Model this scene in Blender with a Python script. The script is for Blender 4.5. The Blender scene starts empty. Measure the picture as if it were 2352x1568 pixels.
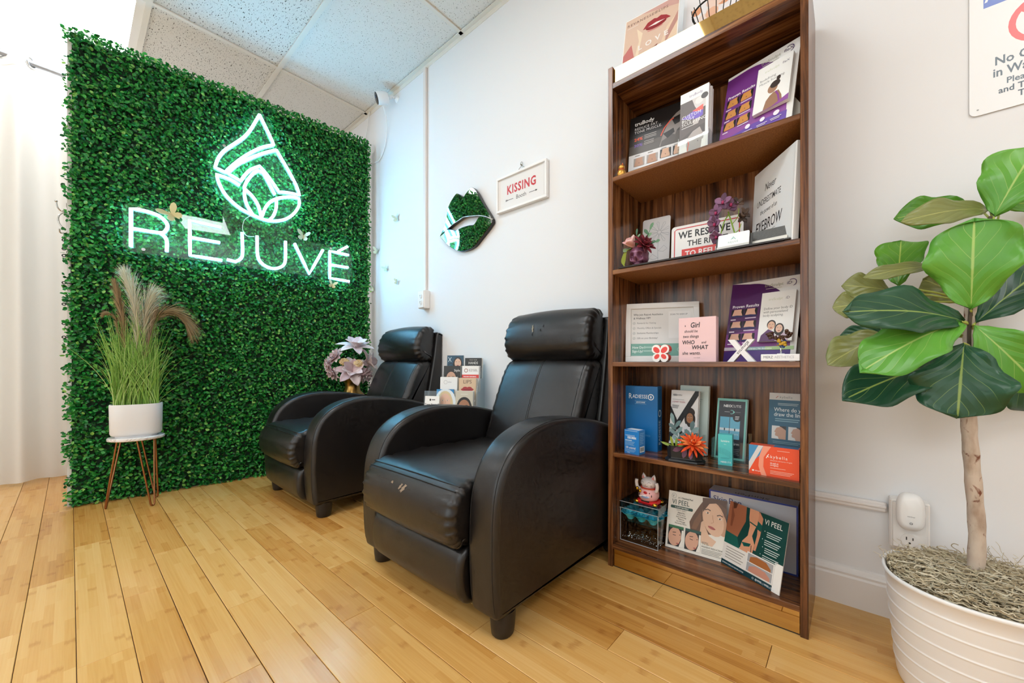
import bpy, bmesh, math, random
import numpy as np
from mathutils import Vector, Matrix, Euler, Quaternion

random.seed(7)
rng = np.random.default_rng(11)
scene = bpy.context.scene
COL = scene.collection
R = math.radians

# ------------------------------------------------------------------ camera
cam_d = bpy.data.cameras.new('camera')
cam_d.sensor_width = 36.0
cam_d.lens = 870.0 / 2352.0 * 36.0
cam_d.shift_x = -99.0 / 2352.0
cam_d.shift_y = 51.0 / 2352.0
cam_d.clip_start = 0.02
cam = bpy.data.objects.new('camera', cam_d)
COL.objects.link(cam)
cam.location = (0.0, 0.0, 0.743)
cam.rotation_euler = (R(90), 0.0, R(38.02))
scene.camera = cam

# ------------------------------------------------------------------ world, exposure
world = bpy.data.worlds.new('world')
scene.world = world
world.use_nodes = True
bg = world.node_tree.nodes['Background']
bg.inputs[0].default_value = (0.93, 0.97, 1.0, 1.0)
bg.inputs[1].default_value = 3.0
scene.view_settings.view_transform = 'Standard'
scene.view_settings.look = 'None'
scene.view_settings.exposure = -0.10
scene.view_settings.gamma = 1.0
scene.view_settings.use_curve_mapping = False
scene.cycles.max_bounces = 6
scene.cycles.diffuse_bounces = 4
scene.cycles.glossy_bounces = 3
scene.cycles.transmission_bounces = 3
scene.cycles.transparent_max_bounces = 14
scene.cycles.use_adaptive_sampling = True
scene.cycles.adaptive_threshold = 0.05
scene.cycles.adaptive_min_samples = 12
scene.cycles.use_light_tree = False
scene.cycles.caustics_reflective = False
scene.cycles.caustics_refractive = False
scene.cycles.sample_clamp_indirect = 10.0

TROFFER = 11.0      # radiance of the ceiling light panels
NEON = 44.0          # radiance of the neon tubes

# ------------------------------------------------------------------ materials
def lin(h):
    h = h.lstrip('#')
    v = [int(h[i:i + 2], 16) / 255 for i in (0, 2, 4)]
    return tuple(c / 12.92 if c <= 0.04045 else ((c + 0.055) / 1.055) ** 2.4 for c in v) + (1.0,)

_mats = {}

def M(hexcol, rough=0.5, metal=0.0, spec=0.5, coat=0.0, bump=None, emit=0.0, var=0.0, trans=0.0):
    key = (hexcol, rough, metal, spec, coat, bump, emit, var, trans)
    if key in _mats:
        return _mats[key]
    m = bpy.data.materials.new('surface_' + hexcol.lstrip('#'))
    m.use_nodes = True
    nt = m.node_tree
    b = nt.nodes['Principled BSDF']
    b.inputs['Base Color'].default_value = lin(hexcol)
    b.inputs['Roughness'].default_value = rough
    b.inputs['Metallic'].default_value = metal
    b.inputs['Specular IOR Level'].default_value = spec
    b.inputs['Coat Weight'].default_value = coat
    if trans:
        b.inputs['Transmission Weight'].default_value = trans
    if emit:
        b.inputs['Emission Color'].default_value = lin(hexcol)
        b.inputs['Emission Strength'].default_value = emit
    if bump or var:
        tc = nt.nodes.new('ShaderNodeTexCoord')
        n = nt.nodes.new('ShaderNodeTexNoise')
        n.inputs['Scale'].default_value = bump[0] if bump else 8
        n.inputs['Detail'].default_value = 4
        nt.links.new(tc.outputs['Object'], n.inputs['Vector'])
        if bump:
            bp = nt.nodes.new('ShaderNodeBump')
            bp.inputs['Strength'].default_value = bump[1]
            bp.inputs['Distance'].default_value = bump[2] if len(bump) > 2 else 0.002
            nt.links.new(n.outputs['Fac'], bp.inputs['Height'])
            nt.links.new(bp.outputs['Normal'], b.inputs['Normal'])
        if var:
            hs = nt.nodes.new('ShaderNodeHueSaturation')
            hs.inputs['Color'].default_value = lin(hexcol)
            mr = nt.nodes.new('ShaderNodeMapRange')
            mr.inputs['To Min'].default_value = 1 - var
            mr.inputs['To Max'].default_value = 1 + var
            nt.links.new(n.outputs['Fac'], mr.inputs['Value'])
            nt.links.new(mr.outputs['Result'], hs.inputs['Value'])
            nt.links.new(hs.outputs['Color'], b.inputs['Base Color'])
    _mats[key] = m
    return m

class NT:
    """small helper to write node materials"""
    def __init__(self, name):
        self.m = bpy.data.materials.new(name)
        self.m.use_nodes = True
        self.t = self.m.node_tree
        self.b = self.t.nodes['Principled BSDF']
        self.out = self.t.nodes['Material Output']
    def n(self, kind, **kw):
        x = self.t.nodes.new('ShaderNode' + kind)
        for k, v in kw.items():
            if k in x.inputs:
                x.inputs[k].default_value = v
            else:
                setattr(x, k, v)
        return x
    def l(self, a, b):
        self.t.links.new(a, b)
    def ramp(self, fac, stops):
        r = self.n('ValToRGB')
        e = r.color_ramp.elements
        while len(e) < len(stops):
            e.new(0.5)
        for el, (p, c) in zip(e, stops):
            el.position = p
            el.color = lin(c) if isinstance(c, str) else c
        self.l(fac, r.inputs['Fac'])
        return r
    def coords(self, scale=(1, 1, 1), kind='Object', offset=None):
        tc = self.n('TexCoord')
        mp = self.n('Mapping')
        mp.inputs['Scale'].default_value = scale
        self.l(tc.outputs[kind], mp.inputs['Vector'])
        if offset is not None:
            self.l(offset, mp.inputs['Location'])
        return mp.outputs['Vector']
    def bump(self, height, strength, dist):
        bp = self.n('Bump')
        bp.inputs['Strength'].default_value = strength
        bp.inputs['Distance'].default_value = dist
        self.l(height, bp.inputs['Height'])
        self.l(bp.outputs['Normal'], self.b.inputs['Normal'])
        return bp

def clear_mat(name, tint='#fcfefe', rough=0.02, ior=1.45, gloss=1.0, haze=0.0):
    k = NT(name)
    tr = k.n('BsdfTransparent')
    tr.inputs[0].default_value = lin(tint)
    gl = k.n('BsdfGlossy')
    gl.inputs['Roughness'].default_value = rough
    lw = k.n('LayerWeight')
    lw.inputs['Blend'].default_value = 0.5
    pw = k.n('Math', operation='POWER')
    pw.inputs[1].default_value = 3.5
    k.l(lw.outputs['Facing'], pw.inputs[0])
    mu = k.n('Math', operation='MULTIPLY_ADD')
    mu.inputs[1].default_value = 0.6
    mu.inputs[2].default_value = 0.035 * gloss
    k.l(pw.outputs[0], mu.inputs[0])
    mx = k.n('MixShader')
    k.l(mu.outputs[0], mx.inputs[0])
    k.l(tr.outputs[0], mx.inputs[1])
    k.l(gl.outputs[0], mx.inputs[2])
    last = mx
    if haze:
        df = k.n('BsdfTranslucent')
        df.inputs[0].default_value = (0.9, 0.97, 1.0, 1)
        m2 = k.n('MixShader')
        m2.inputs[0].default_value = haze
        k.l(mx.outputs[0], m2.inputs[1])
        k.l(df.outputs[0], m2.inputs[2])
        last = m2
    k.l(last.outputs[0], k.out.inputs['Surface'])
    return k.m

ACRYLIC = clear_mat('clear_acrylic')
GLASS = clear_mat('clear_glass', '#fafcfb', 0.01, 1.5, 1.3)
SIGN_ACRYLIC = clear_mat('sign_acrylic', '#eef7f6', 0.015, 1.5, 1.6, 0.07)

def wall_mat():
    k = NT('painted_wall')
    v = k.coords()
    n1 = k.n('TexNoise', Scale=90.0, Detail=3.0)
    k.l(v, n1.inputs['Vector'])
    k.bump(n1.outputs['Fac'], 0.12, 0.001)
    k.b.inputs['Base Color'].default_value = lin('#e9e9ea')
    k.b.inputs['Roughness'].default_value = 0.55
    k.b.inputs['Specular IOR Level'].default_value = 0.3
    return k.m
WALL = wall_mat()

def tile_mat(fissured):
    k = NT('ceiling_tile_fissured' if fissured else 'ceiling_tile_dotted')
    base = '#e0ddd6' if fissured else '#e4e2dc'
    if fissured:
        v = k.coords((62, 190, 60))
        n1 = k.n('TexNoise', Scale=1.0, Detail=1.0, Distortion=0.6)
        k.l(v, n1.inputs['Vector'])
        r1 = k.ramp(n1.outputs['Fac'], [(0.0, '#ffffff'), (0.635, '#ffffff'), (0.68, '#615c54')])
    else:
        v = k.coords((85, 85, 85))
        n1 = k.n('TexVoronoi', Scale=1.0)
        k.l(v, n1.inputs['Vector'])
        r1 = k.ramp(n1.outputs['Distance'], [(0.0, '#7a746b'), (0.13, '#8d877e'), (0.2, '#ffffff')])
    v2 = k.coords((160, 160, 160))
    n2 = k.n('TexVoronoi', Scale=1.0)
    k.l(v2, n2.inputs['Vector'])
    r2 = k.ramp(n2.outputs['Distance'], [(0.0, '#a49e94'), (0.12, '#a8a298'), (0.19, '#ffffff')])
    mx = k.n('MixRGB', blend_type='MULTIPLY')
    mx.inputs['Fac'].default_value = 1.0
    k.l(r1.outputs[0], mx.inputs[1]); k.l(r2.outputs[0], mx.inputs[2])
    m2 = k.n('MixRGB', blend_type='MULTIPLY')
    m2.inputs['Fac'].default_value = 1.0
    m2.inputs[1].default_value = lin(base)
    k.l(mx.outputs[0], m2.inputs[2])
    k.l(m2.outputs[0], k.b.inputs['Base Color'])
    k.b.inputs['Roughness'].default_value = 0.9
    k.bump(mx.outputs[0], 0.4, 0.002)
    return k.m
TILE_F, TILE_D = tile_mat(True), tile_mat(False)

def bamboo_mat():
    k = NT('bamboo_plank')
    oi = k.n('ObjectInfo')
    mul = k.n('Math', operation='MULTIPLY'); mul.inputs[1].default_value = 37.0
    k.l(oi.outputs['Random'], mul.inputs[0])
    cx = k.n('CombineXYZ')
    for i in range(3):
        k.l(mul.outputs[0], cx.inputs[i])
    tc = k.n('TexCoord')
    add = k.n('VectorMath', operation='ADD')
    k.l(tc.outputs['Object'], add.inputs[0]); k.l(cx.outputs[0], add.inputs[1])
    # the narrow glued strips of each plank
    mp = k.n('Mapping'); mp.inputs['Scale'].default_value = (3.4, 52, 1)
    k.l(add.outputs[0], mp.inputs['Vector'])
    sx = k.n('SeparateXYZ'); k.l(mp.outputs[0], sx.inputs[0])
    fy = k.n('Math', operation='FLOOR'); k.l(sx.outputs['Y'], fy.inputs[0])
    wn0 = k.n('TexWhiteNoise', noise_dimensions='1D'); k.l(fy.outputs[0], wn0.inputs['W'])
    sh = k.n('Math', operation='MULTIPLY_ADD'); sh.inputs[1].default_value = 5.0
    k.l(wn0.outputs['Value'], sh.inputs[0]); k.l(sx.outputs['X'], sh.inputs[2])
    fx = k.n('Math', operation='FLOOR'); k.l(sh.outputs[0], fx.inputs[0])
    cc = k.n('CombineXYZ'); k.l(fx.outputs[0], cc.inputs[0]); k.l(fy.outputs[0], cc.inputs[1])
    wn = k.n('TexWhiteNoise', noise_dimensions='2D'); k.l(cc.outputs[0], wn.inputs['Vector'])
    # fine fibres
    mp2 = k.n('Mapping'); mp2.inputs['Scale'].default_value = (6, 260, 1)
    k.l(add.outputs[0], mp2.inputs['Vector'])
    nf = k.n('TexNoise', Scale=1.0, Detail=4.0); k.l(mp2.outputs[0], nf.inputs['Vector'])
    # bamboo knuckles: short dark marks across a strip
    fr = k.n('Math', operation='FRACT'); k.l(sh.outputs[0], fr.inputs[0])
    mp3 = k.n('Mapping'); mp3.inputs['Scale'].default_value = (60, 220, 1)
    k.l(add.outputs[0], mp3.inputs['Vector'])
    nk = k.n('TexNoise', Scale=1.0, Detail=3.0); k.l(mp3.outputs[0], nk.inputs['Vector'])
    s1 = k.n('Math', operation='MULTIPLY_ADD'); s1.inputs[1].default_value = 0.09; 
    k.l(nk.outputs['Fac'], s1.inputs[0]); k.l(fr.outputs[0], s1.inputs[2])
    rk = k.ramp(s1.outputs[0], [(0.0, (0, 0, 0, 1)), (0.485, (0, 0, 0, 1)), (0.53, (1, 1, 1, 1)), (0.545, (1, 1, 1, 1)), (0.60, (0, 0, 0, 1))])
    # base
    f1 = k.n('Math', operation='MULTIPLY_ADD'); f1.inputs[1].default_value = 0.26
    k.l(wn.outputs['Value'], f1.inputs[0])
    f0 = k.n('Math', operation='MULTIPLY'); f0.inputs[1].default_value = 0.46
    k.l(oi.outputs['Random'], f0.inputs[0]); k.l(f0.outputs[0], f1.inputs[2])
    f2 = k.n('Math', operation='MULTIPLY_ADD'); f2.inputs[1].default_value = 0.35
    k.l(nf.outputs['Fac'], f2.inputs[0]); k.l(f1.outputs[0], f2.inputs[2])
    rb = k.ramp(f2.outputs[0], [(0.05, '#e6ba79'), (0.45, '#daa75f'), (0.75, '#c78e46'), (1.0, '#a66c2e')])
    mx = k.n('MixRGB', blend_type='MULTIPLY'); mx.inputs[2].default_value = lin('#b98a55')
    mk = k.n('Math', operation='MULTIPLY'); mk.inputs[1].default_value = 0.32
    gate = k.n('Math', operation='GREATER_THAN'); gate.inputs[1].default_value = 0.55
    k.l(wn.outputs['Value'], gate.inputs[0])
    mk2 = k.n('Math', operation='MULTIPLY')
    k.l(rk.outputs[0], mk.inputs[0]); k.l(mk.outputs[0], mk2.inputs[0]); k.l(gate.outputs[0], mk2.inputs[1])
    k.l(mk2.outputs[0], mx.inputs[0]); k.l(rb.outputs[0], mx.inputs[1])
    k.l(mx.outputs[0], k.b.inputs['Base Color'])
    k.b.inputs['Roughness'].default_value = 0.22
    k.b.inputs['Specular IOR Level'].default_value = 0.5
    k.bump(nf.outputs['Fac'], 0.03, 0.001)
    return k.m
BAMBOO = bamboo_mat()

def walnut_mat(name, axis, light=1.0):
    k = NT(name)
    s = [34, 34, 34]; s[axis] = 1.6
    v = k.coords(tuple(s))
    n1 = k.n('TexNoise', Scale=1.0, Detail=6.0, Roughness=0.65, Distortion=0.9)
    k.l(v, n1.inputs['Vector'])
    s2 = [150, 150, 150]; s2[axis] = 4
    v2 = k.coords(tuple(s2))
    n2 = k.n('TexNoise', Scale=1.0, Detail=3.0)
    k.l(v2, n2.inputs['Vector'])
    ad = k.n('Math', operation='MULTIPLY_ADD'); ad.inputs[1].default_value = 0.28
    k.l(n2.outputs['Fac'], ad.inputs[0]); k.l(n1.outputs['Fac'], ad.inputs[2])
    r = k.ramp(ad.outputs[0], [(0.42, '#26140a'), (0.57, '#4f2e19'), (0.69, '#7d4e2c'), (0.82, '#9c6c43')])
    k.l(r.outputs[0], k.b.inputs['Base Color'])
    k.b.inputs['Roughness'].default_value = 0.24
    k.bump(ad.outputs[0], 0.05, 0.001)
    return k.m
WALNUT_Z = walnut_mat('walnut_upright', 2)
WALNUT_X = walnut_mat('walnut_shelf', 0)

def leather_mat():
    k = NT('black_leather')
    v = k.coords((1, 1, 1))
    n1 = k.n('TexNoise', Scale=420.0, Detail=2.0); k.l(v, n1.inputs['Vector'])
    n2 = k.n('TexNoise', Scale=9.0, Detail=3.0); k.l(v, n2.inputs['Vector'])
    ad = k.n('Math', operation='MULTIPLY_ADD'); ad.inputs[1].default_value = 14.0
    k.l(n2.outputs['Fac'], ad.inputs[0]); k.l(n1.outputs['Fac'], ad.inputs[2])
    k.bump(ad.outputs[0], 0.25, 0.0006)
    rr = k.ramp(n2.outputs['Fac'], [(0.3, '#110e0d'), (0.7, '#181413')])
    k.l(rr.outputs[0], k.b.inputs['Base Color'])
    k.b.inputs['Roughness'].default_value = 0.36
    k.b.inputs['Specular IOR Level'].default_value = 0.6
    return k.m
LEATHER = leather_mat()

def hedge_leaf_mat(name, stops, rough=0.38):
    k = NT(name)
    g = k.n('NewGeometry')
    r = k.ramp(g.outputs['Random Per Island'], stops)
    k.l(r.outputs[0], k.b.inputs['Base Color'])
    k.b.inputs['Roughness'].default_value = rough
    tl = k.n('BsdfTranslucent')
    k.l(r.outputs[0], tl.inputs['Color'])
    mx = k.n('MixShader'); mx.inputs[0].default_value = 0.22
    k.l(k.b.outputs[0], mx.inputs[1]); k.l(tl.outputs[0], mx.inputs[2])
    k.l(mx.outputs[0], k.out.inputs['Surface'])
    return k.m

def cloth_mat():
    k = NT('curtain_linen')
    v = k.coords((14, 14, 420))
    n = k.n('TexNoise', Scale=1.0, Detail=2.0); k.l(v, n.inputs['Vector'])
    k.bump(n.outputs['Fac'], 0.18, 0.0015)
    k.b.inputs['Base Color'].default_value = lin('#e4e1db')
    k.b.inputs['Roughness'].default_value = 0.85
    tl = k.n('BsdfTranslucent'); tl.inputs['Color'].default_value = lin('#f3efe8')
    mx = k.n('MixShader'); mx.inputs[0].default_value = 0.18
    k.l(k.b.outputs[0], mx.inputs[1]); k.l(tl.outputs[0], mx.inputs[2])
    k.l(mx.outputs[0], k.out.inputs['Surface'])
    return k.m
CURTAIN = cloth_mat()

# ------------------------------------------------------------------ mesh builder
def catmull(pts, n=6, closed=False):
    P = [Vector(p) for p in pts]
    N = len(P)
    out = []
    rngc = range(N) if closed else range(N - 1)
    for i in rngc:
        p1, p2 = P[i], P[(i + 1) % N]
        p0 = P[i - 1] if (closed or i > 0) else p1 * 2 - p2
        p3 = P[(i + 2) % N] if (closed or i + 2 < N) else p2 * 2 - p1
        for j in range(n):
            t = j / n
            out.append(0.5 * ((2 * p1) + (p2 - p0) * t + (2 * p0 - 5 * p1 + 4 * p2 - p3) * t * t + (3 * p1 - p0 - 3 * p2 + p3) * t ** 3))
    if not closed:
        out.append(P[-1].copy())
    return out

class MB:
    def __init__(self):
        self.v = []; self.f = []; self.mi = []; self.cur = 0; self.mats = []
    def use(self, mat):
        if mat not in self.mats:
            self.mats.append(mat)
        self.cur = self.mats.index(mat)
        return self
    def add(self, vs, fs):
        o = len(self.v)
        self.v += [tuple(x) for x in vs]
        self.f += [tuple(i + o for i in f) for f in fs]
        self.mi += [self.cur] * len(fs)
        return self
    def box(self, x0, y0, z0, x1, y1, z1):
        vs = [(x, y, z) for x in (x0, x1) for y in (y0, y1) for z in (z0, z1)]
        return self.add(vs, [(0, 1, 3, 2), (4, 6, 7, 5), (0, 4, 5, 1), (2, 3, 7, 6), (0, 2, 6, 4), (1, 5, 7, 3)])
    def bbox(self, x0, y0, z0, x1, y1, z1, r=0.002):
        """box with bevelled edges (rounded in plan, chamfered above and below)"""
        r = min(r, abs(x1 - x0) / 2.1, abs(y1 - y0) / 2.1, abs(z1 - z0) / 2.1)
        def ring(z, i):
            return [(x0 + i + r, y0 + i, z), (x1 - i - r, y0 + i, z), (x1 - i, y0 + i + r, z), (x1 - i, y1 - i - r, z),
                    (x1 - i - r, y1 - i, z), (x0 + i + r, y1 - i, z), (x0 + i, y1 - i - r, z), (x0 + i, y0 + i + r, z)]
        vs = ring(z0, r * .6) + ring(z0 + r, 0) + ring(z1 - r, 0) + ring(z1, r * .6)
        fs = [tuple(range(7, -1, -1)), tuple(range(24, 32))]
        for k in range(3):
            for i in range(8):
                a, b = k * 8 + i, k * 8 + (i + 1) % 8
                fs.append((a, b, b + 8, a + 8))
        return self.add(vs, fs)
    def tube(self, pts, rad, seg=8, cap=True, closed=False):
        P = [Vector(p) for p in pts]
        n = len(P)
        rads = rad if isinstance(rad, (list, tuple)) else [rad] * n
        vs, fs = [], []
        up = None
        for i, p in enumerate(P):
            a = P[i - 1] if (i > 0 or closed) else p
            b = P[(i + 1) % n] if (i < n - 1 or closed) else p
            t = (b - a)
            t = t.normalized() if t.length > 1e-9 else Vector((0, 0, 1))
            if up is None:
                up = Vector((0, 0, 1)) if abs(t.z) < 0.9 else Vector((1, 0, 0))
            u = (up - t * up.dot(t))
            u = u.normalized() if u.length > 1e-6 else t.orthogonal().normalized()
            up = u
            w = t.cross(u)
            for k in range(seg):
                an = 2 * math.pi * k / seg
                vs.append(p + (u * math.cos(an) + w * math.sin(an)) * rads[i])
        m = n if closed else n - 1
        for i in range(m):
            for k in range(seg):
                a, b = i * seg + k, i * seg + (k + 1) % seg
                c, d = ((i + 1) % n) * seg + (k + 1) % seg, ((i + 1) % n) * seg + k
                fs.append((a, b, c, d))
        if cap and not closed:
            fs.append(tuple(range(seg - 1, -1, -1)))
            fs.append(tuple((n - 1) * seg + k for k in range(seg)))
        return self.add(vs, fs)
    def lathe(self, prof, seg=24, c=(0, 0, 0), sx=1.0, sy=1.0, power=None, cap=True):
        vs, fs = [], []
        for (r, z) in prof:
            for k in range(seg):
                a = 2 * math.pi * k / seg
                ca, sa = math.cos(a), math.sin(a)
                if power:
                    q = (abs(ca) ** power + abs(sa) ** power) ** (-1 / power)
                    ca, sa = ca * q, sa * q
                vs.append((c[0] + r * ca * sx, c[1] + r * sa * sy, c[2] + z))
        n = len(prof)
        for i in range(n - 1):
            for k in range(seg):
                a, b = i * seg + k, i * seg + (k + 1) % seg
                fs.append((a, b, b + seg, a + seg))
        if cap:
            fs.append(tuple(range(seg - 1, -1, -1)))
            fs.append(tuple((n - 1) * seg + k for k in range(seg)))
        return self.add(vs, fs)
    def ell(self, c, rx, ry, rz, seg=16, rings=10, mat=None):
        prof = []
        vs = [Vector((0, 0, -1))]; fs = []
        for i in range(1, rings):
            ph = math.pi * i / rings
            for k in range(seg):
                a = 2 * math.pi * k / seg
                vs.append(Vector((math.sin(ph) * math.cos(a), math.sin(ph) * math.sin(a), -math.cos(ph))))
        vs.append(Vector((0, 0, 1)))
        for k in range(seg):
            fs.append((0, 1 + (k + 1) % seg, 1 + k))
            o = 1 + (rings - 2) * seg
            fs.append((len(vs) - 1, o + k, o + (k + 1) % seg))
        for i in range(rings - 2):
            for k in range(seg):
                a, b = 1 + i * seg + k, 1 + i * seg + (k + 1) % seg
                fs.append((a, b, b + seg, a + seg))
        out = []
        for v in vs:
            p = Vector((v.x * rx, v.y * ry, v.z * rz))
            if mat is not None:
                p = mat @ p
            out.append(Vector(c) + p)
        return self.add(out, fs)
    def prism(self, poly, y0, y1):
        """polygon in x,z pulled from y0 to y1 (concave outlines are triangulated)"""
        n = len(poly)
        from mathutils.geometry import tessellate_polygon
        tris = tessellate_polygon([[Vector((p[0], p[1], 0)) for p in poly]])
        vs = [(p[0], y0, p[1]) for p in poly] + [(p[0], y1, p[1]) for p in poly]
        fs = []
        for t in tris:
            fs.append(tuple(t)); fs.append(tuple(i + n for i in reversed(t)))
        for i in range(n):
            j = (i + 1) % n
            fs.append((i, j, j + n, i + n))
        return self.add(vs, fs)
    def loft(self, prof, half, r, k=5, mid=6, bulge=0.0, wrinkle=0.0, freq=26, axis=0):
        """closed (y,z) profile swept across x with rounded ends: upholstery"""
        P = [Vector((p[0], p[1])) for p in prof]
        n = len(P)
        area = sum(P[i].x * P[(i + 1) % n].y - P[(i + 1) % n].x * P[i].y for i in range(n))
        sg = 1 if area > 0 else -1
        nor = []
        for i in range(n):
            t = (P[(i + 1) % n] - P[i - 1]).normalized()
            nor.append(Vector((t.y, -t.x)) * sg)
        st = []
        for i in range(k + 1):
            a = i / k * math.pi / 2
            st.append((-half + r * (1 - math.sin(a)) if False else -half + r * (1 - math.cos(a)), r * (1 - math.sin(a))))
        L = -half + r
        for i in range(1, mid):
            st.append((L + (2 * half - 2 * r) * i / mid, 0.0))
        st += [(-x, ins) for x, ins in reversed(st[:k + 1])]
        vs, fs = [], []
        for (x, ins) in st:
            bl = bulge * math.cos(math.pi * x / (2 * half)) if bulge else 0.0
            for i in range(n):
                wr = 0.0
                if wrinkle:
                    e = math.exp(-((half - abs(x)) / 0.032) ** 2)
                    wr = wrinkle * e * (math.sin(i * freq / n * 2 * math.pi) + 0.6 * math.sin(i * freq * 1.7 / n * 2 * math.pi + 1.3 + (2 if x > 0 else 0)))
                q = P[i] + nor[i] * (bl - ins + wr)
                vs.append((x, q.x, q.y))
        m = len(st)
        for a in range(m - 1):
            for i in range(n):
                j = (i + 1) % n
                fs.append((a * n + i, a * n + j, (a + 1) * n + j, (a + 1) * n + i))
        fs.append(tuple(range(n - 1, -1, -1)))
        fs.append(tuple((m - 1) * n + i for i in range(n)))
        return self.add(vs, fs)
    def build(self, name, mat=None, parent=None, smooth=False, angle=None, loc=None, rot=None, fixn=True):
        me = bpy.data.meshes.new(name)
        me.from_pydata(self.v, [], self.f)
        if mat is not None:
            me.materials.append(mat)
        else:
            for m in self.mats:
                me.materials.append(m)
            me.polygons.foreach_set('material_index', self.mi)
        if fixn and len(self.f) < 60000:
            b = bmesh.new(); b.from_mesh(me)
            bmesh.ops.recalc_face_normals(b, faces=b.faces)
            b.to_mesh(me); b.free()
        if smooth:
            me.polygons.foreach_set('use_smooth', [True] * len(me.polygons))
            if angle:
                me.set_sharp_from_angle(angle=R(angle))
        me.update()
        o = bpy.data.objects.new(name, me)
        COL.objects.link(o)
        if parent is not None:
            o.parent = parent
        if loc is not None:
            o.location = loc
        if rot is not None:
            o.rotation_euler = rot
        return o

def tag(o, label=None, cat=None, group=None, kind=None):
    if label: o['label'] = label
    if cat: o['category'] = cat
    if group: o['group'] = group
    if kind: o['kind'] = kind
    return o

def thing(name, label, cat, loc=(0, 0, 0), yaw=0.0, tilt=0.0, group=None):
    """an Empty at the base of a thing; tilt leans the top away from its front (-y)"""
    o = bpy.data.objects.new(name, None)
    o.empty_display_size = 0.05
    COL.objects.link(o)
    o.location = loc
    o.rotation_euler = (R(-tilt), 0, R(yaw))
    return tag(o, label, cat, group)

def copy_tree(o, parent=None):
    c = o.copy(); COL.objects.link(c)
    c.parent = parent
    for ch in list(o.children):
        copy_tree(ch, c)
    return c

def struct(name, mb, mat, parent=None, **kw):
    o = mb.build(name, mat, parent, **kw)
    if parent is None:
        o['kind'] = 'structure'
    return o

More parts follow.
